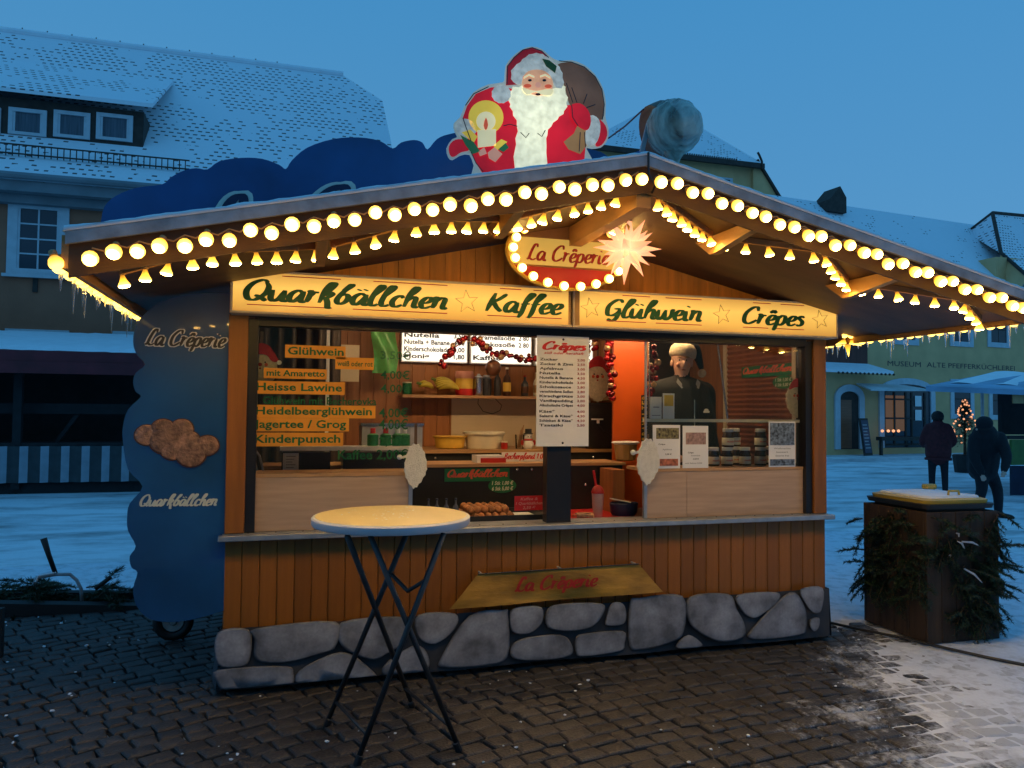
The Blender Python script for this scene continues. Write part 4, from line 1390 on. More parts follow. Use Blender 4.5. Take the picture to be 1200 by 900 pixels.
m.bar(PY(752, 178, LV), PY(760, 145, LV), 0.025, 0.012, up=(0, 1, 0))
m.build('bracket', 'trim_grey', sp)
m = MB()
a, b = PY(713, 162, FV + 0.03), PY(754, 128, LV)
m.tube([a, a.lerp(b, 0.5) + Vector((0, 0, -0.01)), b], 0.005, 5)
m.build('stay_cable', 'black_plastic', sp)

# --- yellow tarpaulin with the name under the counter
TV = -0.075
tp = [PY(*c4(180, 338), TV), PY(*c4(745, 302), TV), PY(*c4(830, 400), TV), PY(*c4(80, 462), TV)]
tb = thing('tarpaulin_banner', 'dark yellow tarpaulin banner with red script lettering under the counter', 'banner', tp[3])
M('tarp_yellow', (0.42, 0.22, 0.03), 0.55, 0.5, 3, 0.25, 8, stretch=(1, 1, 3))
m = MB()
def tbf(a, b):
    p = tp[3].lerp(tp[2], a).lerp(tp[0].lerp(tp[1], a), b)
    return p + Vector((0, -0.012 * sin(a * 9 + b * 3) * (1 - b), 0))
m.grid(30, 8, tbf)
m.build('sheet', 'tarp_yellow', tb, smooth=True, fixn=False)
mb = MB()
letters(mb, 'La Crêperie', PY(*c4(310, 400), TV - 0.02), PY(*c4(598, 378), TV - 0.02), 0.085, NF, w=0.13)
mb.build('lettering', 'p_red', tb, fixn=False)
m = MB()
m.tube([tp[0] + Vector((0, -0.004, 0)), tp[1] + Vector((0, -0.004, 0))], 0.004, 6)
m.build('hem', 'p_dark', tb)
for i in range(3):
    p = tp[0].lerp(tp[1], (0.02, 0.5, 0.98)[i])
    m = MB(); m.bar(p, p + Vector((0, 0.066, 0)), 0.01, 0.01); m.build('hook', 'trim_grey', tb)
# ================================================================== INSIDE THE STALL
def rect(mb, x0, y0, x1, y1, v, th=0.004):      # a thin upright sheet at depth v seen at this place
    a, b = PY(x0, y1, v), PY(x1, y1, v)
    c_, d_ = PY(x0, y0, v), PY(x1, y0, v)
    u0, u1 = (a.x + c_.x) / 2, (b.x + d_.x) / 2
    z0, z1 = (a.z + b.z) / 2, (c_.z + d_.z) / 2
    mb.box(u0, u1, v, v + th, z0, z1)
    return u0, u1, z0, z1

def line_of_text(mb, s, u0, u1, z, cap, v, **k):
    letters(mb, s, (u0, v, z), (u1, v, z), cap, NF, style='sans', **k)

# --- low timber screens behind the counter edge
for (x0, x1, seams) in ((287, 481, ()), (756, 946, (805,))):
    v = 0.035
    zt_ = 1.262
    u0, u1 = PY(x0, 580, v).x, PY(x1, 575, v).x
    cuts = [u0] + [PY(x, 570, v).x for x in seams] + [u1]
    for a, b in zip(cuts[:-1], cuts[1:]):
        m = MB(); m.box(a + 0.001, b - 0.001, v, v + 0.02, Z_CT + 0.0145, zt_ - 0.022, bev=0.002); m.build('screen_panel', 'wood_light', stall)
    m = MB(); m.box(u0, u1, v - 0.004, v + 0.30, zt_ - 0.021, zt_); m.build('screen_top', 'wood_shelf', stall)
    m = MB()
    e = u1 if x0 < 400 else u0
    m.box(e - 0.012, e + 0.012, v - 0.008, v + 0.02, Z_CT + 0.015, zt_ + 0.001)
    m.build('corner_strip', 'steel', stall)
    # glass above
    m = MB(); m.box(u0 + 0.012, u1 - 0.004, v + 0.006, v + 0.010, zt_ + 0.001, 2.144); m.build('glass_pane', 'pane_glass', stall)
    m = MB(); m.box(u0, u0 + 0.011, v, v + 0.016, zt_ + 0.001, 2.144); m.build('glazing_bar', 'steel', stall)
GP = 0.035

# --- benches
ub0, ub1 = -1.0, 0.72
m = MB(); m.box(-1.9, 0.80, 0.70, 1.10, 1.238, 1.26); m.build('bench_top', 'wood_shelf', stall)
m = MB(); m.box(-1.88, 0.78, 0.72, 1.08, 0.30, 1.2375); m.build('bench_front', 'black_matte', stall)
m = MB(); m.box(-1.9, 1.0, 1.30, 1.97, 1.306, 1.331); m.build('bench_top', 'wood_shelf', stall)
m = MB(); m.box(-1.88, 0.98, 1.32, 1.96, 0.30, 1.3055); m.build('bench_front', 'black_matte', stall)
kn = MB(); kn.ball((0, 0, 0), 0.013, 8, 6)
kme = kn.mesh('knob', 'steel_bright', smooth=True)
for (x, y, v) in ((606, 550, 0.712), (623, 550, 0.712), (686, 568, 0.712), (695, 536, 1.312), (510, 537, 1.312)):
    link('knob', kme, stall, PY(x, y, v))
m = MB(); m.box(-1.9, -0.02 + 1.0, 0.17, 0.70, 0.885, 0.9045); m.build('serving_top', 'black_plastic', stall)
m = MB(); u0 = PY(668, 597, 0.12).x; m.box(u0, 0.62, 0.165, 0.69, 0.905, 0.910); m.build('red_mat', 'red_print', stall)
# wooden box right of the gap
m = MB(); u0, u1 = PY(716, 565, 0.45).x, 0.66; m.box(u0, u1, 0.42, 0.66, 0.911, 1.225); m.build('timber_box', 'wood_inner', stall)

# --- back wall: cream panel, shelf
m = MB(); u0, u1, a, b = rect(m, 529, 466, 692, 528, 1.972, 0.006); m.build('wall_panel', 'cream_panel', stall)
SHZ = 1.785
m = MB(); m.box(PY(470, 465, 1.8).x, PY(722, 465, 1.8).x, 1.70, 1.979, SHZ - 0.025, SHZ); m.build('wall_shelf', 'wood_shelf', stall)
# orange partition board
PTV = 1.05
m = MB(); u0, u1 = PY(719, 450, PTV).x, PY(755, 450, PTV).x; m.box(u0, u1, PTV, PTV + 0.03, 0.3, 2.419); m.build('partition', 'orange_board', stall)
m = MB(); m.box(u1 + 0.001, u1 + 0.035, PTV - 0.01, PTV + 0.03, 0.3, 2.419); m.build('partition_edge', 'wood_inner', stall)
m = MB(); m.box(PY(758, 450, 1.9).x, HW - 0.04, 1.90, 1.93, 0.3, 2.419); m.build('cupboard_front', 'dark_interior', stall)
# roller shutter of slats, on the right side wall
SU = HW - 0.034
v0_, v1_ = 0.312, 1.235
zb, ztp = 1.27, 2.30
ns = 24
h = (ztp - zb) / ns
sl = MB()
sl._add([(0, v0_, 0), (0, v1_, 0), (-0.012, v1_, h * 0.5), (-0.012, v0_, h * 0.5), (0, v1_, h * 0.92), (0, v0_, h * 0.92)], [(0, 1, 2, 3), (3, 2, 4, 5), (0, 3, 5), (1, 4, 2), (0, 5, 4, 1)])
sme2 = sl.mesh('slat', 'shutter_wood')
shut = thing('roller_shutter', 'brown slatted roller shutter on the right side wall inside the stall', 'shutter', (SU, (v0_ + v1_) / 2, zb))
for i in range(ns):
    link('slat', sme2, shut, (0, -(v0_ + v1_) / 2, i * h))
for (a, b) in ((v0_ - 0.05, v0_ - 0.002), (v1_ + 0.002, v1_ + 0.05)):
    m = MB(); m.box(SU - 0.02, SU + 0.002, a, b, zb, ztp + 0.05); m.build('guide_rail', 'cream_panel', shut)

# --- lit menu boards
MV = 1.90
txts = [[('Honig', '1,80'), ('Kinderschokolade', '3,00'), ('Nutella + Banane', '4,50'), ('Nutella', '3,50'), ('Zucker', '2,00')],
        [('Kaffee', '2,00'), (None, None), ('Schokosoße', '2 80'), ('Karamellsoße', '2 80'), ('Erdbeersoße', '2 80')],
        [('Kakao', '2,50'), ('Tee', '2,00'), ('Espresso', '2,00'), ('Sirup', '0,50'), ('Sahne', '0,50')]]
names = ['left', 'middle', 'right']
for k, (x0, x1) in enumerate(((470, 548), (551, 623), (627, 695))):
    u0, u1 = PY(x0, 420, MV).x, PY(x1, 420, MV).x
    z0, z1 = 2.075, 2.415
    t = thing('menu_board', 'backlit white menu board with grey lettering, %s of three inside the stall' % names[k], 'menu board', ((u0 + u1) / 2, MV, z0), 'backlit menu boards inside the stall')
    m = MB(); m.box(u0, u1, MV + 0.001, MV + 0.07, z0, z1); m.build('housing', 'white_paint', t)
    m = MB(); m.box(u0 + 0.01, u1 - 0.01, MV - 0.004, MV, z0 + 0.01, z1 - 0.01); m.build('lit_face', 'menu_lit', t)
    mb = MB()
    for i, (a, b) in enumerate(txts[k]):
        if a is None:
            continue
        z = z0 + 0.035 + i * 0.062
        w = min(0.62, 0.045 * len(a)) * (u1 - u0) / 0.6
        w = min(w, (u1 - u0) * 0.68)
        line_of_text(mb, a, u0 + 0.025, u0 + 0.025 + w, z, 0.042, MV - 0.005, bold=0.03)
        line_of_text(mb, b, u1 - 0.13, u1 - 0.03, z, 0.042, MV - 0.005, bold=0.03)
    mb.build('lettering', 'p_dark', t, fixn=False)

# --- price board on the centre post
BV = -0.035
t = thing('price_board', 'white price board headed in red script on the black centre post', 'price board', PY(660, 523, BV))
m = MB(); u0, u1, z0, z1 = rect(m, 629, 394, 690, 523, BV, 0.008); m.build('panel', 'paper', t)
f = BV - 0.0005
mb = MB(); W_ = u1 - u0; H_ = z1 - z0
letters(mb, 'Crêpes', (u0 + 0.1 * W_, f, z1 - 0.125 * H_), (u0 + 0.93 * W_, f, z1 - 0.125 * H_), 0.052, NF, w=0.17)
mb.build('heading', 'p_red_bright', t, fixn=False)
mb = MB(); letters(mb, 'süß oder herzhaft', (u0 + 0.13 * W_, f, z1 - 0.165 * H_), (u0 + 0.9 * W_, f, z1 - 0.165 * H_), 0.016, NF, style='sans', shear=0.3, bold=0.015)
mb.build('subtitle', 'p_red_bright', t, fixn=False)
mb, mp_ = MB(), MB()
rows = [('Zucker', '2,00'), ('Zucker & Zimt', '2,50'), ('Apfelmus', '3,00'), ('Nutella', '3,50'), ('Nutella & Banane', '4,50'), ('Kinderschokolade', '3,00'), ('Schokosauce', '2,80'), ('verschiedene Soßen', '2,80'), ('Kirschgrütze', '3,00'), ('Vanillepudding', '3,00'), ('Alkoholische Crêpes', '4,00'), None, ('Käse*', '4,00'), ('Salami & Käse*', '4,50'), ('Schinken & Käse*', '4,50'), ('Tzatziki', '2,50')]
zz_ = z1 - 0.225 * H_
for r_ in rows:
    if r_:
        wd = min(0.64, 0.052 * len(r_[0]) + 0.03)
        line_of_text(mb, r_[0], u0 + 0.05 * W_, u0 + (0.05 + wd) * W_, zz_, 0.0165, f, bold=0.02)
        line_of_text(mp_, r_[1], u0 + 0.77 * W_, u0 + 0.92 * W_, zz_, 0.0155, f, bold=0.01)
        zz_ -= 0.0415 * H_
    else:
        zz_ -= 0.014 * H_
mb.build('lettering', 'p_dark', t, fixn=False); mp_.build('prices', 'p_red', t, fixn=False)
for k in (0.97, 0.03):
    m = MB(); m.lathe([(0.008, 0), (0.005, 0.004)], ((u0 + u1) / 2, BV - 0.0006, z0 + k * H_), 8, axis='-y'); m.build('screw', 'p_dark', t)

# --- lettering strips on the left pane
strips = [('Glühwein', 334, 405, 405, 420), ('weiß oder rot', 393, 419, 438, 433), ('mit Amaretto', 309, 432, 383, 444), ('Heisse Lawine', 296, 447, 404, 462),
          ('Heidelbeerglühwein', 294, 475, 440, 490), ('Jagertee / Grog', 293, 490, 409, 505.5), ('Kinderpunsch', 294, 507, 402, 523)]
for (s, x0, y0, x1, y1) in strips:
    m = MB(); u0, u1, z0, z1 = rect(m, x0, y0, x1, y1, GP - 0.003, 0.002)
    o = m.build('lettering_strip', 'p_orange')
    tag(o, 'orange strip lettered %s in green on the left pane' % s, 'sign', 'drink names on the left pane')
    mb = MB(); hh = z1 - z0
    line_of_text(mb, s, u0 + 0.03 * (u1 - u0) + 0.005, u1 - 0.03 * (u1 - u0), z0 + hh * 0.27, hh * (0.60 if s[0] != 'w' else 0.45), GP - 0.003, bold=0.012 if s[0] == 'w' else 0.022, lift=0.001)
    mb.build('lettering', 'p_green', o, fixn=False)
for (s, x0, y0, x1, y1) in (('3,50€', 446, 411, 481, 421), ('4,00€', 446, 434, 480, 444), ('4,00€', 446, 450, 480, 460), ('4,00€', 444, 478, 478, 489), ('4,00€', 444, 491, 478, 503), ('2,00€', 444, 512, 478, 522)):
    pass
pl = thing('pane_lettering', 'dark green prices lettered directly on the left pane', 'lettering', PY(440, 540, GP))
for (s, x0, y0, x1, y1) in (('3,50€', 446, 411, 481, 421), ('4,00€', 446, 434, 480, 444), ('4,00€', 446, 450, 480, 460), ('4,00€', 444, 478, 478, 489), ('4,00€', 444, 491, 478, 503), ('2,00€', 444, 512, 478, 522), ('Kaffee 2,00€', 396, 527, 478, 538), ('Glühwein mit Becherovka', 308, 464, 441, 474)):
    a, b = PY(x0, y1, GP), PY(x1, y1, GP)
    b.z = a.z = (a.z + b.z) / 2
    mb = MB(); letters(mb, s, a, b, PY(x0, y0, GP).z - a.z, NF, style='sans', bold=0.012, lift=0.001)
    mb.build('price', 'p_green', pl, fixn=False)

# --- green pastry signs
def pastry_sign(x0, y0, x1, y1, ox0, oy0, ox1, oy1, v, label):
    t = thing('pastry_sign', label, 'sign', PY((x0 + x1) / 2, oy1, v), 'green pastry price signs inside the stall')
    m = MB(); u0, u1, z0, z1 = rect(m, x0, y0, x1, y1, v, 0.004); m.build('banner', 'p_signgreen', t)
    mb = MB(); letters(mb, 'Quarkbällchen', (u0 + 0.02, v, z0 + 0.35 * (z1 - z0)), (u1 - 0.015, v, z0 + 0.35 * (z1 - z0)), (z1 - z0) * 0.55, NF, w=0.16, lift=0.001)
    mb.build('lettering', 'p_coral', t, fixn=False)
    a, b = PY(ox0, oy1, v), PY(ox1, oy0, v)
    cx_, cz_, rx_, rz_ = (a.x + b.x) / 2, (a.z + b.z) / 2, (b.x - a.x) / 2, (b.z - a.z) / 2
    m = MB(); m.poly([(cx_ + rx_ * cos(k * pi / 12), v - 0.004, cz_ + rz_ * sin(k * pi / 12)) for k in range(24)], (0, 0.003, 0)); m.build('price_oval', 'p_signgreen', t)
    mb = MB()
    for i, s in enumerate(('1 Stk 1,00 €', '6 Stk 5,00 €')):
        z = cz_ + rz_ * (0.12 - 0.75 * i)
        line_of_text(mb, s, cx_ - rx_ * 0.75, cx_ + rx_ * 0.78, z, rz_ * 0.5, v - 0.0042, shear=0.2, bold=0.02, lift=0.001)
    mb.build('price', 'p_cream', t, fixn=False)
pastry_sign(521, 549, 597, 564, 572, 560, 605, 578, 0.712, 'green pastry price sign on the dark bench front behind the pastry tray')
t = thing('pastry_sign', 'green pastry price sign on the brown roller shutter', 'sign', (SU - 0.02, 0.7, 1.9), 'green pastry price signs inside the stall')
NS = (-1, 0, 0)
xs = SU - 0.016
q = [PX(869, 427, xs), PX(930, 429, xs), PX(930, 441, xs), PX(869, 441, xs)]
za, zb2 = (q[2].z + q[3].z) / 2, (q[0].z + q[1].z) / 2
m = MB(); m.box(xs, xs + 0.003, q[1].y, q[0].y, za, zb2); m.build('banner', 'p_signgreen', t)
mb = MB(); letters(mb, 'Quarkbällchen', (xs, q[0].y - 0.02, za + 0.35 * (zb2 - za)), (xs, q[1].y + 0.02, za + 0.35 * (zb2 - za)), (zb2 - za) * 0.55, NS, w=0.16, lift=0.001); mb.build('lettering', 'p_coral', t, fixn=False)
a, b = PX(906, 456, xs), PX(931, 439, xs)
cy_, cz_, ry_, rz_ = (a.y + b.y) / 2, (a.z + b.z) / 2, (a.y - b.y) / 2, (b.z - a.z) / 2
m = MB(); m.poly([(xs - 0.004, cy_ + ry_ * cos(k * pi / 12), cz_ + rz_ * sin(k * pi / 12)) for k in range(24)], (0.003, 0, 0)); m.build('price_oval', 'p_signgreen', t)
mb = MB()
for i, s_ in enumerate(('1 Stk 1,00 €', '6 Stk 5,00 €')):
    z = cz_ + rz_ * (0.12 - 0.75 * i)
    letters(mb, s_, (xs - 0.0042, cy_ + ry_ * 0.75, z), (xs - 0.0042, cy_ - ry_ * 0.78, z), rz_ * 0.5, NS, style='sans', shear=0.2, bold=0.02, lift=0.001)
mb.build('price', 'p_cream', t, fixn=False)
# deposit sign, coffee offer sign
t = thing('deposit_sign', 'white strip sign with red script about cup deposit on the bench', 'sign', PY(615, 540, 0.9))
m = MB(); u0, u1, z0, z1 = rect(m, 588, 528.5, 642, 539.5, 0.9, 0.004); dz = 1.2605 - z0
m = MB(); m.box(u0, u1, 0.9, 0.904, 1.2605, z1 + dz); m.build('panel', 'paper', t)
mb = MB(); letters(mb, 'Becherpfand 1.00', (u0 + 0.02, 0.9, 1.2605 + 0.3 * (z1 - z0)), (u1 - 0.02, 0.9, 1.2605 + 0.3 * (z1 - z0)), 0.6 * (z1 - z0), NF, w=0.13, lift=0.001)
mb.build('lettering', 'p_red_bright', t, fixn=False)
OV2 = 0.175
t = thing('offer_sign', 'small red offer sign with pale lettering in front of the pastry tray', 'sign', PY(620, 599, OV2))
m = MB(); u0, u1, z0, z1 = rect(m, 603, 581, 637, 598, OV2, 0.003); m.build('panel', 'p_red_bright', t)
mb = MB()
for i, s in enumerate(('Kaffee &', '1 Quarkbällchen', '2,50 €')):
    z = z1 - (z1 - z0) * (0.30 + 0.30 * i); hw_ = (0.3, 0.46, 0.22)[i] * (u1 - u0)
    line_of_text(mb, s, (u0 + u1) / 2 - hw_, (u0 + u1) / 2 + hw_, z, (z1 - z0) * 0.19, OV2, shear=0.2, bold=0.015, lift=0.001)
mb.build('lettering', 'p_pink', t, fixn=False)

# --- pastry tray with fritters
CTZ = 0.905
tr = thing('pastry_tray', 'black baking tray on the counter heaped with round pastries', 'tray', (-0.45, 0.3, CTZ))
tu0, tu1 = PY(542, 597, 0.2).x, PY(640, 594, 0.2).x
m = MB(); m.box(tu0, tu1, 0.19, 0.58, CTZ + 0.0005, CTZ + 0.008)
m.box(tu0, tu1, 0.182, 0.19, CTZ + 0.0005, CTZ + 0.045); m.box(tu0, tu1, 0.58, 0.588, CTZ + 0.0005, CTZ + 0.045)
m.box(tu0 - 0.008, tu0, 0.182, 0.588, CTZ + 0.0005, CTZ + 0.045); m.box(tu1, tu1 + 0.008, 0.182, 0.588, CTZ + 0.0005, CTZ + 0.045)
m.build('tray', 'black_plastic', tr)
m = MB(); m.box(tu0 + 0.01, tu1 - 0.01, 0.20, 0.57, CTZ + 0.009, CTZ + 0.011); m.build('paper_liner', 'paper', tr)
M('pastry', (0.36, 0.14, 0.045), 0.6, 0.45, 18, 0.5, 60, rnd=0.2)
pb = MB(); pb.ball((0, 0, 0), 0.027, 10, 7, (1, 1, 0.9), 0.06, RND); pme = pb.mesh('pastry_ball', 'pastry', smooth=True)
rr = random.Random(4)
k = 0
for lay in range(2):
    for i in range(7 - lay):
        for j in range(6 - lay):
            o = link('pastry', pme)
            o.location = (tu0 + 0.04 + lay * 0.025 + i * 0.05 + rr.uniform(-.006, .006), 0.23 + lay * 0.028 + j * 0.053 + rr.uniform(-.006, .006), CTZ + 0.036 + lay * 0.042)
            o.rotation_euler = (rr.uniform(0, 6), rr.uniform(0, 6), 0)
            tag(o, 'golden brown round pastry heaped on the black counter tray', 'pastry', 'round pastries on the black tray')
            k += 1

# --- generic lathe goods
def good(name, label, cat, loc, parts, group=None, n=14):
    t = thing(name, label, cat, loc, group)
    for (pn, mt, prof, off) in parts:
        m = MB(); m.lathe(prof, Vector(loc) + Vector(off), n); m.build(pn, mt, t, smooth=35)
    return t

def bottle(px, py, v, z, h, r, label, body='p_dark', cap='p_dark', lab='p_cream', lk=None, group=None):
    p = PY(px, py, v)
    return good('bottle', label, 'bottle', (p.x, v, z), [
        ('glass', body, [(r * 0.9, 0), (r, 0.01), (r, h * 0.55), (r * 0.8, h * 0.66), (r * 0.36, h * 0.76), (r * 0.34, h * 0.93)], (0, 0, 0)),
        ('cap', cap, [(r * 0.4, h * 0.93), (r * 0.4, h), (r * 0.3, h * 1.003)], (0, 0, 0)),
        ('paper_label', lab, [(r * 1.02, h * 0.16), (r * 1.025, h * 0.17), (r * 1.025, h * 0.46), (r * 1.02, h * 0.47)], (0, 0, 0))], group)

# small bottles in front of the tray
M('bottle_clear', (0.12, 0.12, 0.14), 0.15, 0.2)
for i, x in enumerate((502, 512, 523, 534)):
    bottle(x, 590, 0.30, CTZ, 0.155, 0.022, ['leftmost', 'second', 'third', 'rightmost'][i] + ' of four small dark bottles left of the pastry tray', 'bottle_clear', 'p_navy', 'p_navy', group='small bottles by the tray')
# red lidded cup with straw, snack packet, blue bag
p = PY(703, 593, 0.22)
M('cup_frost', (0.55, 0.32, 0.28), 0.35, 0.1)
c_ = good('drinking_cup', 'pink plastic cup with red domed lid and red straw on the counter', 'cup', (p.x, 0.26, 0.9105), [
    ('body', 'cup_frost', [(0.032, 0), (0.034, 0.003), (0.043, 0.165)], (0, 0, 0)),
    ('lid', 'p_red', [(0.046, 0.165), (0.046, 0.178), (0.034, 0.205), (0.016, 0.222)], (0, 0, 0))])
m = MB(); m.tube([(p.x - 0.008, 0.26, 1.10), (p.x - 0.035, 0.255, 1.235)], 0.009, 8); m.build('straw', 'p_red_bright', c_)
p = PY(687, 594, 0.2)
sp_ = thing('snack_packet', 'small wrapped snack packet lying on the red mat', 'packet', (p.x, 0.2, 0.9105))
m = MB(); m.box(p.x - 0.075, p.x + 0.055, 0.175, 0.24, 0.911, 0.95, bev=0.012); m.build('packet', 'fritter_print', sp_)
m = MB(); m.box(p.x - 0.1, p.x - 0.0755, 0.185, 0.23, 0.92, 0.94); m.build('end_fold', 'p_coral', sp_)
p = PY(731, 593, 0.3)
bb = thing('cutlery_basket', 'dark blue basket with pale cutlery next to the timber box', 'basket', (p.x, 0.3, 0.9105))
m = MB(); m.lathe([(0.085, 0), (0.10, 0.02), (0.108, 0.085), (0.102, 0.09), (0.09, 0.03)], (p.x, 0.3, 0.9105), 20, sy=0.75); m.build('basket', 'p_navy', bb, smooth=35)
for k in range(3):
    m = MB(); m.tube([(p.x - 0.10, 0.28 + 0.02 * k, 1.03), (p.x + 0.05, 0.29 + 0.02 * k, 1.0)], 0.005, 6); m.build('cutlery', 'p_cream', bb)

# --- on the back bench
BZ = 1.3315
p = PY(527, 525, 1.55)
good('bowl', 'orange-yellow plastic bowl on the back bench', 'bowl', (p.x, 1.55, BZ), [('bowl', 'p_yellow', [(0.10, 0), (0.118, 0.01), (0.132, 0.095), (0.146, 0.10), (0.146, 0.106), (0.128, 0.10), (0.11, 0.02)], (0, 0, 0))], n=24)
p = PY(567, 525, 1.55)
good('tub', 'cream white plastic tub with lid on the back bench', 'tub', (p.x, 1.55, BZ), [('body', 'p_cream', [(0.145, 0), (0.15, 0.005), (0.165, 0.12)], (0, 0, 0)), ('lid', 'p_cream', [(0.18, 0.121), (0.18, 0.14), (0.17, 0.145)], (0, 0, 0))], n=24)
p = PY(588, 525, 1.5)
good('jar', 'small red jar beside the white tub on the back bench', 'jar', (p.x, 1.42, BZ), [('jar', 'p_red', [(0.026, 0), (0.03, 0.01), (0.03, 0.05), (0.026, 0.055)], (0, 0, 0)), ('lid', 'p_cream', [(0.028, 0.0555), (0.028, 0.066)], (0, 0, 0))])
p = PY(609, 525, 1.5)
gl = good('utensil_glass', 'glass holding wooden sticks on the back bench', 'glass', (p.x, 1.5, BZ), [('glass', 'pane_glass', [(0.034, 0), (0.036, 0.004), (0.042, 0.12)], (0, 0, 0))])
for k in range(3):
    m = MB(); m.tube([(p.x - 0.01 * k, 1.5, BZ + 0.01), (p.x + 0.035 - 0.012 * k, 1.5, BZ + 0.20 - 0.02 * k)], 0.005, 6); m.build('stick', 'wood_shelf', gl)
p = PY(619, 526, 1.4)
sn_ = good('snowman_figure', 'small white snowman figure in a black top hat on the back bench', 'figure', (p.x, 1.40, BZ), [
    ('body', 'p_white', [(0.03, 0), (0.045, 0.02), (0.047, 0.05), (0.03, 0.078), (0.036, 0.10), (0.032, 0.125), (0.015, 0.14)], (0, 0, 0)),
    ('hat', 'p_dark', [(0.042, 0.128), (0.042, 0.134), (0.028, 0.135), (0.028, 0.17), (0.02, 0.171)], (0, 0, 0)),
    ('scarf', 'p_red', [(0.034, 0.07), (0.04, 0.078), (0.034, 0.088)], (0, 0, 0))])
for s in (-1, 1):
    m = MB(); m.ball((p.x + s * 0.012, 1.40 - 0.035, BZ + 0.105), 0.005, 6, 5); m.build('eye', 'p_dark', sn_)
    m = MB(); m.ball((p.x + s * 0.052, 1.40, BZ + 0.055), 0.018, 8, 6, (0.8, 1, 1.3)); m.build('arm', 'p_red', sn_)
# napkin box on the front bench
p = PY(573, 545, 0.85)
nb_ = thing('napkin_box', 'open red and white napkin box on the bench', 'box', (p.x, 0.85, 1.2605))
m = MB(); m.box(p.x - 0.08, p.x + 0.12, 0.80, 0.95, 1.261, 1.295); m.build('box', 'p_red', nb_)
m = MB(); m.box(p.x - 0.11, p.x - 0.081, 0.79, 0.95, 1.261, 1.315); m.box(p.x - 0.08, p.x + 0.1, 0.82, 0.94, 1.2955, 1.315); m.build('napkins', 'paper', nb_)
# black coffee machine at right
p0, p1 = PY(688, 525, 1.35), PY(722, 525, 1.35)
cm = thing('coffee_machine', 'black coffee machine with white switches behind the price board', 'machine', ((p0.x + p1.x) / 2, 1.4, BZ))
m = MB(); m.box(p0.x, p1.x, 1.38, 1.75, BZ, BZ + 0.40, bev=0.012); m.build('body', 'black_plastic', cm)
m = MB(); m.box(p0.x + 0.05, p0.x + 0.16, 1.375, 1.3795, BZ + 0.25, BZ + 0.262); m.box(p0.x + 0.10, p0.x + 0.125, 1.375, 1.3795, BZ + 0.22, BZ + 0.249); m.build('switch', 'p_white', cm)
m = MB(); m.tube([(p0.x + 0.11, 1.37, BZ + 0.22), (p0.x + 0.16, 1.36, BZ + 0.15), (p0.x + 0.24, 1.36, BZ + 0.12)], 0.005, 6); m.build('power_cable', 'p_dark', cm)
m = MB(); m.box(p1.x + 0.005, p1.x + 0.055, 1.20, 1.23, BZ + 0.10, BZ + 0.22, bev=0.004); o = m.build('power_socket', 'p_white'); tag(o, 'white power socket block beside the black coffee machine', 'socket')
# paper bag heap right of it
p = PY(733, 530, 0.9)
pg = thing('paper_bag', 'open brown paper bag with pale crumpled rim on the bench', 'bag', (p.x, 0.9, 1.2605))
m = MB(); m.lathe([(0.07, 0), (0.085, 0.01), (0.10, 0.13), (0.09, 0.13), (0.075, 0.02)], (p.x, 0.9, 1.2605), 12, sy=0.7); m.build('bag', 'p_tan', pg)
m = MB(); m.lathe([(0.10, 0.131), (0.125, 0.145), (0.11, 0.155), (0.09, 0.14)], (p.x, 0.9, 1.2605), 12, sy=0.7); m.build('crumpled_rim', 'paper', pg)

# --- on the wall shelf
SV2 = 1.82
M('banana', (0.60, 0.47, 0.045), 0.5, 0.2, 9, rnd=0.1)
def banana(mb, top, ang, dip, l=0.17):
    pts, rs_ = [], []
    for i in range(8):
        t_ = i / 7
        bend = sin(t_ * pi * 0.8)
        pts.append(Vector(top) + Vector((l * t_ * cos(ang) + 0.035 * bend * sin(ang), -0.05 * bend, -dip * t_ ** 1.6 * l + 0.030 * bend)))
        rs_.append((0.006, 0.010, 0.0165, 0.0185, 0.0185, 0.017, 0.012, 0.004)[i])
    mb.tube(pts, rs_, 7)
for (x, rows_, lab) in ((490, ((0, .55, .10), (0.01, .28, .11), (-.01, .8, .11)), 'small bunch of yellow bananas at the left of the wall shelf'), (507, ((0, .20, .20), (.0, .38, .21), (0, .56, .20), (0, .75, .19), (0, .05, .18), (.01, .95, .17)), 'large bunch of yellow bananas in the middle of the wall shelf')):
    p = PY(x, 458, SV2)
    big = len(rows_) > 4
    hh = 0.135 if big else 0.095
    t = thing('banana_bunch', lab, 'bananas', (p.x, SV2, SHZ))
    for k, (dx_b, dip, l_) in enumerate(rows_):
        mb = MB(); banana(mb, (p.x + dx_b + 0.004 * k, SV2 - 0.005 - 0.024 * k, SHZ + hh - 0.017 * k * (1 if big else 0.8)), -0.05 + 0.04 * k, 0.62 * (hh - 0.017 * k * (1 if big else 0.8) - 0.018) / l_, l_)
        mb.build('banana', 'banana', t, smooth=True)
    m = MB(); m.tube([(p.x - 0.02, SV2 - 0.04, SHZ + hh + 0.01), (p.x + 0.02, SV2 - 0.05, SHZ + hh - 0.005)], 0.014, 6); m.build('stem', 'p_olive', t)
p = PY(477, 460, SV2); good('tin', 'small dark tin at the left end of the wall shelf', 'tin', (p.x, SV2, SHZ), [('can', 'p_green', [(0.038, 0), (0.04, 0.004), (0.04, 0.095), (0.036, 0.1)], (0, 0, 0)), ('lid', 'p_cream', [(0.041, 0.1005), (0.041, 0.11)], (0, 0, 0))])
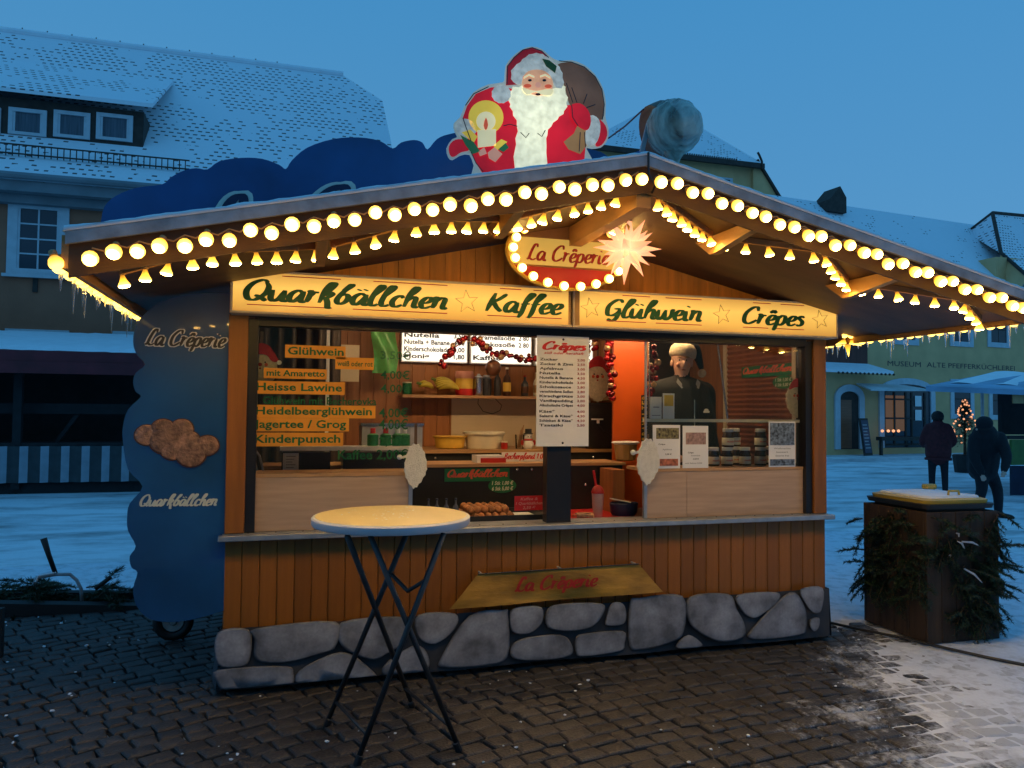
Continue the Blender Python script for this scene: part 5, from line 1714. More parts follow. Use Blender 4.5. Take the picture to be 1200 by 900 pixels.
p = PY(544, 460, SV2); good('sweet_jar', 'large clear jar of yellow sweets with red base and lid on the shelf', 'jar', (p.x, SV2, SHZ), [('base', 'p_red_bright', [(0.078, 0), (0.08, 0.005), (0.08, 0.06)], (0, 0, 0)), ('sweets', 'fritter_yellow' if 'fritter_yellow' in MAT else 'p_yellow', [(0.079, 0.0605), (0.079, 0.15)], (0, 0, 0)), ('lid', 'p_pink', [(0.081, 0.1505), (0.084, 0.17), (0.08, 0.215)], (0, 0, 0))])
p = PY(560, 460, SV2); good('steel_pot', 'tall shiny steel pot on the wall shelf', 'pot', (p.x, SV2 - 0.02, SHZ), [('pot', 'steel_bright', [(0.044, 0), (0.046, 0.004), (0.046, 0.16), (0.049, 0.163)], (0, 0, 0)), ('lid', 'steel', [(0.048, 0.1635), (0.02, 0.175), (0.012, 0.195)], (0, 0, 0))])
p = PY(570, 460, SV2); good('thermos', 'black thermos jug between steel pot and bottles on shelf', 'jug', (p.x, SV2, SHZ), [('body', 'p_dark', [(0.042, 0), (0.045, 0.006), (0.045, 0.15), (0.03, 0.165)], (0, 0, 0)), ('lid', 'steel', [(0.028, 0.1655), (0.03, 0.185)], (0, 0, 0))])
bottle(583, 460, SV2, SHZ, 0.24, 0.034, 'squat dark bottle with cream cap, leftmost bottle on wall shelf', 'p_dark', 'p_cream', 'p_dark')
bottle(594, 460, SV2, SHZ, 0.26, 0.036, 'liqueur bottle with large yellow label on the wall shelf', 'p_brown', 'p_cream', 'p_yellow')
bottle(615, 460, SV2, SHZ, 0.19, 0.034, 'short black bottle with dark red cap on the wall shelf', 'p_dark', 'p_red', 'p_brown')
bottle(629, 460, SV2, SHZ, 0.22, 0.032, 'pale bottle half hidden behind the price board', 'p_cream', 'p_cream', 'p_tan')
# loose cable on the panel
m = MB()
c_ = PY(574, 472, 1.965)
m.tube([PY(561, 462, 1.965), PY(560, 473, 1.965), PY(566, 482, 1.965), PY(577, 485, 1.965), PY(586, 481, 1.965), PY(588, 475, 1.965), PY(580, 467, 1.965)], 0.003, 5)
o = m.build('cable_loop', 'p_dark'); tag(o, 'thin black cable loop hanging below the wall shelf', 'cable')

# --- garlands of baubles
for nm_, cc in (('bauble_red', (0.32, 0.01, 0.015)), ('bauble_gold', (0.55, 0.33, 0.16)), ('bauble_wine', (0.12, 0.008, 0.012))):
    M(nm_, cc, 0.2, 0.1, metal=0.5)
bms = []
for nm_ in ('bauble_red', 'bauble_gold', 'bauble_wine'):
    b_m = MB(); b_m.ball((0, 0, 0), 0.024, 10, 7); bms.append(b_m.mesh('bauble', nm_, smooth=True))
def garland(pts, v, label, n_, wob):
    P = [PY(x, y, v) for x, y in pts]
    t = thing('bauble_garland', label, 'garland', P[0], 'bauble garlands inside the stall')
    m = MB(); m.tube(P, 0.005, 5); m.build('cord', 'p_red', t)
    L_ = [(P[i + 1] - P[i]).length for i in range(len(P) - 1)]
    tot = sum(L_)
    rr = random.Random(len(label))
    for k in range(n_):
        d = tot * (k + 0.5) / n_
        i = 0
        while i < len(L_) - 1 and d > L_[i]:
            d -= L_[i]; i += 1
        q = P[i].lerp(P[i + 1], min(1, d / L_[i])) + Vector((rr.uniform(-wob, wob), rr.uniform(-wob, 0), rr.uniform(-wob, wob)))
        o = link('bauble', rr.choice((bms[0], bms[0], bms[1], bms[2], bms[2])), t, q - P[0])
        s_ = rr.uniform(0.7, 1.2); o.scale = (s_,) * 3
    return t
garland([(519, 432), (520, 420), (532, 408), (545, 398), (560, 401), (571, 410), (590, 416), (612, 420), (640, 420), (690, 408), (700, 398)], 1.35, 'red and gold bauble garland swagged in front of the lit menu boards', 80, 0.028)
garland([(713, 396), (714, 420), (717, 445), (714, 468)], 1.0, 'bauble garland hanging straight down beside the orange board', 34, 0.03)
garland([(766, 408), (768, 425), (758, 440), (766, 436), (758, 460)], 0.30, 'loose spray of baubles behind the right pane', 16, 0.03)
p = PY(578, 431, 1.3); m = MB(); m.ball(p, 0.066, 16, 12); o = m.build('large_bauble', 'p_brown', smooth=True); tag(o, 'large dark brown bauble hanging from the swagged garland', 'bauble')
m = MB(); m.tube([p + Vector((0, 0, 0.06)), p + Vector((0, 0, 0.11))], 0.008, 6); m.build('hanger', 'steel_bright', o)

# --- felt heads
def felt_head(px, py, hpx, v, label, front=True, hang=None):
    c_ = PY(px, py, v)
    s_ = hpx / (FPX / ((c_ - CAM).dot(_fw)))      # height in metres
    t = thing('felt_head', label, 'decoration', (c_.x, v, c_.z - s_ / 2))
    def loc(pts, d, th):
        W = [Vector((c_.x + x * s_, v - d, c_.z + y * s_)) for x, y in pts]
        return cat_closed(W, 3), (0, th, 0)
    body = [(0.0, 0.30), (-0.24, 0.22), (-0.32, 0.0), (-0.27, -0.25), (-0.12, -0.44), (0.0, -0.5), (0.13, -0.43), (0.28, -0.22), (0.33, 0.02), (0.25, 0.22)]
    if not front:
        body = [(0.0, 0.5), (-0.13, 0.42), (-0.22, 0.15), (-0.25, -0.1), (-0.18, -0.32), (-0.04, -0.5), (0.08, -0.42), (0.22, -0.2), (0.26, 0.0), (0.2, 0.3), (0.1, 0.45)]
    W, e = loc(body, 0.0, 0.02)
    m = MB(); cc = sum(W, Vector()) / len(W); W = [cc + (w_ - cc) * (1 + 0.035 * (1 if i % 2 else -1)) for i, w_ in enumerate(W)]
    m.poly(W, e); m.build('beard', 'fur_cream' if front else 'fur_white', t)
    if front:
        W, e = loc([(-0.27, 0.20), (-0.18, 0.40), (0.0, 0.5), (0.18, 0.42), (0.32, 0.2), (0.36, 0.12), (0.22, 0.12), (0.1, 0.25), (-0.1, 0.26)], 0.006, 0.006)
        m = MB(); m.poly(W, e); m.build('hat', 'felt_red', t)
        for (x, y, r, mt) in ((-0.1, 0.10, 0.018, 'p_dark'), (0.08, 0.10, 0.018, 'p_dark'), (-0.02, 0.05, 0.04, 'p_red'), (-0.12, 0.05, 0.035, 'p_coral'), (0.1, 0.05, 0.035, 'p_coral'), (-0.02, -0.03, 0.02, 'p_red'), (0.36, 0.1, 0.05, 'fur_white')):
            m = MB(); m.ball((c_.x + x * s_, v - 0.006, c_.z + y * s_), r * s_, 8, 6, (1, 0.4, 1)); m.build('face_detail', mt, t)
    else:
        m = MB(); m.ball((c_.x - 0.36 * s_, v + 0.005, c_.z + 0.2 * s_), 0.06 * s_, 10, 7); m.build('pompom', 'fur_white', t)
        m = MB(); m.bar((c_.x - 0.3 * s_, v + 0.008, c_.z + 0.19 * s_), (c_.x - 0.1 * s_, v + 0.008, c_.z + 0.25 * s_), 0.012, 0.05 * s_, up=(0, 0, 1)); m.build('hat_tip', 'fur_white', t)
    m = MB(); m.bar((c_.x, v + 0.011, c_.z + 0.3 * s_), (c_.x, v + 0.011, c_.z + (hang or 0.75) * s_), 0.018, 0.004, up=(0, 1, 0)); m.build('ribbon', 'p_sack', t)
    return t
felt_head(306, 430, 56, 0.09, 'felt bearded head with red hat behind the left pane')
felt_head(935, 466, 46, 0.09, 'felt bearded head with red hat behind the right pane')
felt_head(487, 546, 52, -0.012, 'white felt beard silhouette hanging left of the serving gap', False, 0.95)
felt_head(760, 541, 54, -0.012, 'white felt beard silhouette hanging right of the serving gap', False, 0.6)
p = PY(702, 447, 1.5)
felt_head(701, 444, 54, 1.5, 'cream bearded head with tall red hat beside the hanging garland')

# --- behind the left pane
m = MB(); rect(m, 328, 523, 480, 528, 0.45, 0.12); o = m.build('pane_shelf', 'white_paint', stall)
t = thing('drinks_machine', 'dark drinks machine with a blue-white notice under the white shelf', 'machine', PY(357, 553, 0.5))
m = MB(); u0, u1, z0, z1 = rect(m, 330, 530, 387, 556, 0.5, 0.25); m.build('body', 'black_plastic', t)
m = MB(); u0, u1, z0, z1 = rect(m, 331.5, 531, 350, 551, 0.495, 0.003); m.build('notice', 'paper', t)
mb = MB()
for i in range(6):
    mb.box(u0 + 0.02, u1 - 0.02 - 0.01 * (i % 3), 0.4935, 0.4945, z1 - 0.025 - i * 0.018, z1 - 0.02 - i * 0.018)
mb.build('notice_lines', 'p_grey', t)
t = thing('drinks_machine', 'long black warming cabinet under the white shelf beside felt beard', 'machine', PY(437, 556, 0.5))
m = MB(); rect(m, 402, 530, 477, 557, 0.5, 0.25); m.build('body', 'black_plastic', t)
t = thing('steel_urn', 'steel hot drinks urn with flat lid behind the left pane', 'urn', PY(458, 520, 1.0))
m = MB(); u0, u1, z0, z1 = rect(m, 424, 499, 495, 530, 1.25, 0.25); m.build('body', 'steel', t)
m = MB(); m.box(u0 - 0.01, u1 + 0.01, 1.24, 1.51, z1 + 0.001, z1 + 0.02); m.build('lid', 'steel_bright', t)
for i, x in enumerate((437, 452, 466, 474)):
    p = PY(x, 523, 0.5); z_ = PY(x, 523, 0.45).z + 0.0008
    good('syrup_jar', ['leftmost green syrup jar with red pump cap on white shelf', 'second green jar with red cap on the white shelf', 'third jar, dark green, on the white shelf', 'rightmost green jar on the white shelf'][i], 'jar', (p.x, 0.51, z_), [('jar', 'p_signgreen', [(0.035, 0), (0.038, 0.004), (0.038, 0.075), (0.02, 0.085)], (0, 0, 0)), ('cap', 'p_red_bright' if i in (0, 1) else 'p_white', [(0.018, 0.0855), (0.018, 0.12)], (0, 0, 0))], 'jars on the white shelf')
# pole, curtain, card sheets
m = MB(); a, b = PY(385, 384, 0.9), PY(385, 470, 0.9); m.box(a.x - 0.012, a.x + 0.012, 0.9, 0.925, 0.31, 2.41); o = m.build('white_pole', 'white_paint', stall)
m = MB(); m.grid(40, 2, lambda a, b: Vector((-1.98 + a * 0.62, 1.1 + 0.03 * sin(a * 40), 0.9 + b * 1.5))); o = m.build('curtain', 'dark_interior', smooth=True); tag(o, 'dark folded curtain in the left corner of the stall', 'curtain')
m = MB(); rect(m, 387, 404, 421, 447, 1.6, 0.005); o = m.build('card_sheet', 'cream_panel'); tag(o, 'plain card sheet pinned behind the left pane', 'card')
M('bag_green', (0.10, 0.42, 0.12), 0.25, 0.35, 8, 0.8, 12, alpha=0.85)
p = PY(452, 412, 1.6)
m = MB(); m.grid(10, 8, lambda a, b: Vector((p.x - 0.11 + 0.2 * a + 0.02 * sin(b * 5), 1.6 + 0.035 * sin(a * 7 + b * 4), p.z - 0.18 + b * 0.40)))
o = m.build('plastic_bag', 'bag_green', smooth=True); tag(o, 'crumpled light green plastic bag hanging behind the left pane', 'bag')
rr = random.Random(2)
for i in range(3):
    a = PY(296 + 7 * i, 540, 0.3)
    m = MB(); m.tube([a + Vector((0, 0, -0.09)), a + Vector((-0.03, 0, 0.03)), a + Vector((-0.08, 0, 0.10))], 0.008, 6); o = m.build('hose', 'p_grey'); tag(o, ['leftmost grey hose behind the bottom of the left pane', 'middle grey hose behind the bottom of the left pane', 'rightmost grey hose behind the bottom of the left pane'][i], 'hose', 'grey hoses behind left pane')

# --- right pane: rail, cards, posters, jars
m = MB(); a, b = PY(755, 487, 0.07), PY(938, 487, 0.07); m.box(a.x, b.x, 0.07, 0.095, 1.585, 1.607); m.build('pane_rail', 'p_cream', stall)
m = MB(); a, b = PY(841, 403, 0.10), PY(853, 493, 0.10); m.tube([a, b], 0.007, 8); m.build('stay_rod', 'steel_bright', stall)
m = MB(); a, b = PY(761, 400, 0.10), PY(761, 490, 0.10); m.tube([a, b], 0.005, 8); m.build('stay_rod', 'steel_bright', stall)
for (x0, y0, x1, y1, lab, mt) in ((763, 465, 776, 480, 'small white card on the pane rail, left of the pair', 'p_cream'), (777.5, 461, 791, 483, 'taller card with a yellow square on the pane rail', 'p_yellow')):
    m = MB(); u0, u1, z0, z1 = rect(m, x0, y0, x1, y1, 0.072, 0.003); z0 = 1.6075
    m = MB(); m.box(u0, u1, 0.08, 0.083, z0, z1); o = m.build('price_card', 'paper'); tag(o, lab, 'card', 'cards on the pane rail')
    m = MB(); zc = (z0 + z1) / 2
    if mt == 'p_yellow':
        m.box(u0 + 0.01, u1 - 0.01, 0.077, 0.0795, zc, z1 - 0.012)
    else:
        m.box(u0 + 0.01, u1 - 0.01, 0.077, 0.0795, z0 + 0.02, z0 + 0.026); m.box(u0 + 0.02, u1 - 0.02, 0.077, 0.0795, zc, zc + 0.008)
    m.build('print', mt if mt == 'p_yellow' else 'p_grey', o)
SZ = 1.2622
def poster(x0, y0, x1, y1, label, v, base='paper', blocks=(), lines=()):
    m = MB(); u0, u1, z0, z1 = rect(m, x0, y0, x1, y1, v, 0.003)
    m = MB(); m.box(u0, u1, v, v + 0.003, SZ, z1); o = m.build('menu_leaflet', base); tag(o, label, 'leaflet', 'leaflets standing on the right screen')
    W_, H_ = u1 - u0, z1 - SZ
    for (a, b, c_, d, mt) in blocks:
        m = MB(); m.box(u0 + a * W_, u0 + c_ * W_, v - 0.003, v - 0.001, SZ + b * H_, SZ + d * H_); m.build('picture', mt, o)
    for (s, a, b, c_, mt) in lines:
        mb = MB(); letters(mb, s, (u0 + a * W_, v, SZ + b * H_), (u0 + c_ * W_, v, SZ + b * H_), 0.028 * H_ / 0.28 * 0.35, NF, style='sans', bold=0.02, lift=0.0012); mb.build('lettering', mt, o, fixn=False)
M('photo_dark', (0.12, 0.03, 0.03), 0.4, 0.9, 60, col2=(0.35, 0.30, 0.12))
M('photo_pink', (0.42, 0.26, 0.22), 0.4, 0.4, 50)
M('photo_food', (0.45, 0.14, 0.07), 0.4, 0.6, 40)
M('photo_night', (0.01, 0.025, 0.07), 0.4, 0.9, 55, col2=(0.25, 0.32, 0.42))
poster(765, 498, 797, 547, 'left menu leaflet of the white pair on the right screen', 0.032, blocks=((0.12, 0.68, 0.95, 0.93, 'photo_dark'), (0.25, 0.06, 0.92, 0.22, 'photo_food')), lines=(('Crêpe', 0.2, 0.54, 0.45, 'p_dark'), ('Apfelmus', 0.35, 0.42, 0.7, 'p_grey'), ('3,00 €', 0.45, 0.31, 0.68, 'p_dark')))
poster(800, 499, 830, 547, 'right menu leaflet of the white pair on the right screen', 0.032, blocks=((0.12, 0.56, 0.9, 0.84, 'photo_pink'),), lines=(('Crêpe', 0.2, 0.35, 0.42, 'p_dark'), ('Schokolade', 0.32, 0.28, 0.68, 'p_grey'), ('3,50 €', 0.4, 0.20, 0.62, 'p_dark'), ('mit Sahne 0,50', 0.1, 0.10, 0.75, 'p_grey')))
poster(901, 494, 932, 545, 'dark blue concert leaflet with white middle on the right screen', 0.032, blocks=((0.04, 0.48, 0.96, 0.97, 'photo_night'), (0.04, 0.03, 0.96, 0.17, 'photo_night')), lines=(('Weihnachts', 0.18, 0.39, 0.82, 'p_grey'), ('konzert', 0.28, 0.31, 0.72, 'p_grey'), ('Eintritt frei', 0.25, 0.23, 0.75, 'p_grey')))
M('cocoa', (0.045, 0.016, 0.008), 0.2, 0.2)
def cocoa_jar(px, v, z, label):
    p = PY(px, 530, v)
    t = good('spread_jar', label, 'jar', (p.x, v, z), [
        ('glass', 'cocoa', [(0.040, 0), (0.043, 0.006), (0.0435, 0.075), (0.036, 0.10), (0.033, 0.112)], (0, 0, 0)),
        ('lid', 'p_white', [(0.038, 0.1125), (0.039, 0.115), (0.039, 0.134), (0.036, 0.137)], (0, 0, 0)),
        ('paper_label', 'p_cream', [(0.0436, 0.015), (0.0442, 0.016), (0.0442, 0.068), (0.0436, 0.069)], (0, 0, 0))], 'hazelnut spread jars on the right screen', 16)
    vs, fs = text_mb('nutella', 0.02)
    w = max(q.x for q in vs)
    mb = MB()
    out = []
    for q in vs:
        a = (q.x / w - 0.5) * 1.3 - pi / 2
        out.append(Vector((p.x + 0.0452 * cos(a), v + 0.0452 * sin(a), z + 0.036 + q.y * 0.020)))
    mb._add(out, fs); mb.build('lettering', 'p_red_bright', t, fixn=False)
    return t
for (x, lev, lab) in ((836, 0, 'first jar from the left in the lower row'), (852, 0, 'second jar from the left in the lower row'), (873, 0, 'third jar from the left in the lower row'), (891, 0, 'rightmost jar in the lower row'), (853, 1, 'upper jar on the left stack'), (891, 1, 'upper jar on the right stack, beside the blue leaflet')):
    cocoa_jar(x, 0.20, SZ + 0.138 * lev, 'white-lidded hazelnut spread jar, ' + lab)
for (x, lev) in ((861, 0), (899, 0), (861, 1)):
    cocoa_jar(x, 0.30, SZ + 0.138 * lev, 'white-lidded hazelnut spread jar in the rear row, ' + ('upper one' if lev else ('left one' if x < 880 else 'right one')))
# narrow yellow-lettered strip by the orange board
t = thing('vertical_sign', 'narrow upright strip of yellow letters beside the orange board', 'sign', PY(755, 516, 0.25))
m = MB(); u0, u1, z0, z1 = rect(m, 751.5, 463, 758.5, 517, 0.25, 0.004); m.build('strip', 'p_dark', t)
mb = MB()
ss = 'IRAVALTER'
for i, ch in enumerate(ss):
    a = z0 + (i + 0.15) * (z1 - z0) / len(ss)
    mb2 = MB(); vs, fs = text_mb(ch, 0.02)
    if not vs:
        continue
    x0_, x1_ = min(q.x for q in vs), max(q.x for q in vs)
    hh = (z1 - z0) / len(ss) * 0.75
    mb._add([Vector((u1 - (q.y / 0.72) * (u1 - u0) * 0.9 - 0.002, 0.249, a + (q.x - x0_) / max(0.2, x1_ - x0_) * hh)) for q in vs], fs)
mb.build('lettering', 'p_yellow', t, fixn=False)
# ================================================================== BUILDINGS AND TREES ROUND THE SQUARE
def tile_snow(name, fx, fz, snow_amt, tile=(0.11, 0.085, 0.08)):
    m = bpy.data.materials.new(name)
    m.use_nodes = True
    N, L = m.node_tree.nodes, m.node_tree.links
    b = N['Principled BSDF']
    b.inputs['Roughness'].default_value = 0.7
    tc = N.new('ShaderNodeTexCoord')
    sp = N.new('ShaderNodeSeparateXYZ')
    L.new(tc.outputs['Object'], sp.inputs[0])
    def mt(op, a, c=None, d=None):
        n_ = N.new('ShaderNodeMath'); n_.operation = op
        for i, x in enumerate((a, c, d)):
            if x is None:
                continue
            if isinstance(x, (int, float)):
                n_.inputs[i].default_value = x
            else:
                L.new(x, n_.inputs[i])
        return n_.outputs[0]
    nz0 = N.new('ShaderNodeTexNoise'); nz0.inputs['Scale'].default_value = 3.0
    L.new(tc.outputs['Object'], nz0.inputs['Vector'])
    row = mt('ADD', mt('MULTIPLY', sp.outputs[2], fz), mt('MULTIPLY', nz0.outputs['Fac'], 0.25))
    fl = mt('FLOOR', row)
    fr = mt('FRACT', row)
    col = mt('ADD', mt('MULTIPLY', sp.outputs[0], fx), mt('MULTIPLY', fl, 0.5))
    fc = mt('ABSOLUTE', mt('SUBTRACT', mt('FRACT', col), 0.5))
    spot = mt('MULTIPLY', mt('LESS_THAN', fr, 0.30), mt('LESS_THAN', fc, mt('ADD', 0.12, mt('MULTIPLY', nz0.outputs['Fac'], 0.28))))
    nz = N.new('ShaderNodeTexNoise'); nz.inputs['Scale'].default_value = 0.55; nz.inputs['Detail'].default_value = 6
    L.new(tc.outputs['Object'], nz.inputs['Vector'])
    n3 = N.new('ShaderNodeTexWhiteNoise'); n3.noise_dimensions = '2D'
    cv = N.new('ShaderNodeCombineXYZ'); L.new(fl, cv.inputs[0]); L.new(mt('FLOOR', col), cv.inputs[1]); L.new(cv.outputs[0], n3.inputs['Vector'])
    k = mt('ADD', mt('SUBTRACT', mt('MULTIPLY', nz.outputs['Fac'], 1.9), 0.45), mt('MULTIPLY', n3.outputs['Value'], 0.36))
    mask = mt('MULTIPLY', spot, mt('GREATER_THAN', k, snow_amt))
    mx = N.new('ShaderNodeMix'); mx.data_type = 'RGBA'
    L.new(mask, mx.inputs[0])
    mx.inputs[6].default_value = (0.80, 0.83, 0.88, 1)
    mx.inputs[7].default_value = (*tile, 1)
    L.new(mx.outputs[2], b.inputs['Base Color'])
    bp = N.new('ShaderNodeBump'); bp.inputs['Strength'].default_value = 0.6; bp.inputs['Distance'].default_value = 0.05
    L.new(mt('MULTIPLY', mt('SUBTRACT', 1.0, spot), 1.0), bp.inputs['Height'])
    L.new(bp.outputs[0], b.inputs['Normal'])
    MAT[name] = m
tile_snow('tile_snow', 5.2, 6.6, 0.64)
tile_snow('tile_snow_thick', 5.2, 6.6, 0.90)
M('plaster_brown', (0.40, 0.15, 0.085), 0.9, 0.12, 1.5, 0.2, 30)
M('plaster_yellow', (0.72, 0.43, 0.20), 0.9, 0.12, 1.2, 0.2, 30)
M('frame_pale', (0.55, 0.58, 0.62), 0.6, 0.08)
M('cornice_grey', (0.20, 0.22, 0.24), 0.8, 0.15, 2)
M('roof_timber', (0.05, 0.035, 0.028), 0.8, 0.3)
M('curtain_pale', (0.10, 0.12, 0.15), 0.8, 0.3, 5, stretch=(8, 1, 0.3))

def window_part(parent, u0, u1, z0, z1, y, nx_, nz_, fw_=0.11, sill=True, bar=0.035, glass='window_dark', deep=0.10, mid=None):
    """window: surround proud of the wall, recessed glass, glazing bars"""
    m = MB()
    m.box(u0, u1, y - 0.05, y, z1 - fw_, z1); m.box(u0, u1, y - 0.05, y, z0, z0 + fw_ * 0.8)
    m.box(u0, u0 + fw_, y - 0.05, y, z0 + fw_ * 0.8, z1 - fw_); m.box(u1 - fw_, u1, y - 0.05, y, z0 + fw_ * 0.8, z1 - fw_)
    w = m.build('window', 'frame_pale', parent)
    a0, a1, b0, b1 = u0 + fw_, u1 - fw_, z0 + fw_ * 0.8, z1 - fw_
    dx, dz = (a1 - a0) / nx_, (b1 - b0) / nz_
    for i in range(nx_):
        for j in range(nz_):
            m = MB(); m.box(a0 + i * dx + 0.002, a0 + (i + 1) * dx - 0.002, y - 0.006, y - 0.002, b0 + j * dz + 0.002, b0 + (j + 1) * dz - 0.002); m.build('pane', glass, w)
    m = MB()
    for i in range(1, nx_):
        m.box(a0 + i * dx - bar / 2, a0 + i * dx + bar / 2, y - 0.03, y - 0.007, b0, b1)
    for j in range(1, nz_):
        m.box(a0, a1, y - 0.028, y - 0.008, b0 + j * dz - bar / 2, b0 + j * dz + bar / 2)
    m.box(a0 + 0.0, a0 + 0.05, y - 0.032, y - 0.0075, b0, b1); m.box(a1 - 0.05, a1, y - 0.032, y - 0.0075, b0, b1)
    m.build('glazing_bar', 'frame_pale', w)
    if sill:
        m = MB(); m.box(u0 - 0.06, u1 + 0.06, y - 0.14, y - 0.051, z0 - 0.05, z0 + 0.02); m.build('sill', 'frame_pale', w)
    return w

# ---------------------------------------------------------------- brown house at left
V = 15.0
hs = thing('town_house', 'brown plastered house with white windows and snow-dusted tile roof at left', 'house', (-6, V, 0))
E0 = PY(100, 208, V - 0.55)
RG = PY(200, 62, V + 5.4)
slp = (RG.z - E0.z) / 5.95
nrm = Vector((0, -slp, 1))
hp = lambda x, y: PP(x, y, E0, nrm)
zE = E0.z
ur = hp(462, 190).x
m = MB(); m.box(-22, ur - 0.35, V, V + 9, 0, zE - 0.05); m.build('wall', 'plaster_brown', hs)
roof = [Vector((-22, E0.y, zE)), Vector((ur, E0.y, zE)), hp(458, 165), hp(448, 118), Vector((hp(402, 87).x, RG.y, RG.z)), Vector((-22, RG.y, RG.z))]
m = MB(); m.poly(roof, (0, 0.05, -0.18)); rf = m.build('roof', 'tile_snow', hs)
bk = [Vector((-22, 2 * RG.y - E0.y, zE)), Vector((ur, 2 * RG.y - E0.y, zE)), Vector((hp(402, 87).x, RG.y + 0.01, RG.z)), Vector((-22, RG.y + 0.01, RG.z))]
m = MB(); m.poly(bk, (0, -0.05, -0.18)); m.build('roof', 'tile_snow_thick', hs)
m = MB(); m.poly([Vector((ur - 0.3, V, zE - 0.05)), Vector((ur - 0.3, V + 9, zE - 0.05)), Vector((ur - 0.3, RG.y, RG.z - 1.6))], (-0.2, 0, 0)); m.build('gable_wall', 'plaster_brown', hs)
m = MB(); m.box(-22, ur - 0.1, E0.y + 0.02, V - 0.001, zE - 0.42, zE - 0.19); m.box(-22, ur - 0.2, V - 0.25, V - 0.002, zE - 0.62, zE - 0.425); m.build('cornice', 'cornice_grey', hs)
m = MB(); m.tube([(-22, E0.y - 0.07, zE - 0.10), (ur, E0.y - 0.07, zE - 0.10)], 0.08, 8); m.build('gutter', 'cornice_grey', hs)
m = MB(); m.tube([(-22, RG.y, RG.z + 0.03), (hp(402, 87).x, RG.y, RG.z + 0.03)], 0.10, 8); m.build('ridge_tiles', 'snow', rf)
m = MB()
for i in range(16):
    x = -12 + i * 0.65
    m.tube([(x, RG.y, RG.z + 0.06), (x, RG.y, RG.z + 0.17)], 0.016, 5)
m.build('ridge_hooks', 'roof_timber', rf)['kind'] = 'stuff'
# snow guard
ga, gb = hp(0, 181), hp(222, 203)
d = (gb - ga)
ga.z = gb.z = (ga.z + gb.z) / 2
ga.y = gb.y = E0.y + (ga.z - E0.z) / slp
m = MB()
gx0, gx1 = -12.0, gb.x
for zz_ in (0.06, 0.27):
    m.tube([(gx0, ga.y - 0.05, ga.z + zz_), (gx1, ga.y - 0.05, ga.z + zz_)], 0.02, 5)
x = gx0
while x < gx1:
    m.tube([(x, ga.y - 0.05, ga.z + 0.0), (x, ga.y - 0.05, ga.z + 0.27)], 0.012, 4); x += 0.13
sg = m.build('snow_guard', 'roof_timber', rf); sg['kind'] = 'stuff'
# dormer
db = hp(100, 166)
DY = db.y
dx1 = hp(168, 171).x
zt0, zb0 = PY(80, 124, DY).z, PY(80, 168, DY).z
dm_top_y = hp(188, 98)
m = MB(); m.box(-16, dx1, DY, DY + 3.2, zb0 - 0.35, zt0 + 0.05); dm = m.build('dormer', 'roof_timber', hs)
dr = [Vector((-16, DY - 0.35, zt0 + 0.06)), Vector((dx1 + 0.25, DY - 0.35, zt0 + 0.06)), Vector((dx1 + 0.25, dm_top_y.y, dm_top_y.z + 0.05)), Vector((-16, dm_top_y.y, dm_top_y.z + 0.05))]
m = MB(); m.poly(dr, (0, 0, 0.10)); m.build('dormer_roof', 'tile_snow', hs)
for (x0, x1) in ((-42, 1), (10, 55), (63, 106), (113, 156)):
    a, b = PY(x0, 150, DY), PY(x1, 150, DY)
    sh = (x0 - 60) * 0.06
    window_part(dm, a.x, b.x, PY((x0 + x1) / 2, 162 + sh, DY).z, PY((x0 + x1) / 2, 131 + sh, DY).z, DY, 1, 1, 0.09, False, glass='curtain_pale')
# facade windows
for (x0, x1, y0, y1) in ((9, 81, 233, 322), (-190, -118, 220, 309), (5, 80, 385, 480), (131, 206, 388, 483), (185, 257, 243, 332)):
    a, b = PY(x0, (y0 + y1) / 2, V), PY(x1, (y0 + y1) / 2, V)
    window_part(hs, a.x, b.x, PY(x0, y1, V).z, PY(x0, y0, V).z, V, 2, 4, 0.20)
m = MB(); p = PY(42, 322, V); m.bar((p.x, V - 0.02, p.z), (p.x, V - 0.02, p.z - 0.4), 0.1, 0.04, up=(0, 1, 0)); m.build('bracket', 'roof_timber', hs)

# ---------------------------------------------------------------- closed market stall at left
LV_ = 11.6
ls = thing('closed_stall', 'closed market stall with snowy dark red roof and striped skirt at left', 'stall', (-7, LV_, 0))
M('stall_red', (0.14, 0.012, 0.02), 0.5, 0.3, 3)
M('stall_dark', (0.012, 0.014, 0.016), 0.8, 0.3)
lx0, lx1 = -12.0, PY(185, 480, LV_).x + 1.2
zr0 = PY(80, 432, LV_ - 0.5).z
zr1 = PY(80, 412, LV_ - 0.5).z
m = MB(); m.poly([(lx0, LV_ - 0.5, zr0), (lx0, LV_ - 0.5, zr1), (lx0, LV_ + 2.4, zr1 + 0.55), (lx0, LV_ + 2.4, zr0 + 0.55)], (lx1 - lx0, 0, 0)); m.build('roof', 'stall_red', ls)
m = MB()
m.grid(60, 12, lambda a, b: Vector((lx0 + a * (lx1 - lx0), LV_ - 0.46 + b * 2.85, zr1 + b * 0.54 + 0.07 + 0.03 * mnoise.noise(Vector((a * 40, b * 5, 0))) - (0.075 if b == 0 else 0))))
m.build('roof_snow', 'snow', ls, smooth=True)
m = MB(); m.box(lx0, lx1, LV_ - 0.53, LV_ - 0.501, zr0 - 0.10, zr0 + 0.12); m.build('valance', 'stall_red', ls)
for x in (20, 185):
    p = PY(x, 480, LV_)
    m = MB(); m.box(p.x - 0.07, p.x + 0.07, LV_, LV_ + 0.12, 0.1, zr0 + 0.05); m.build('post', 'stall_dark', ls)
m = MB(); m.box(lx0, lx1, LV_ + 1.9, LV_ + 2.0, 0.1, zr0 + 0.4); m.build('back_wall', 'stall_dark', ls)
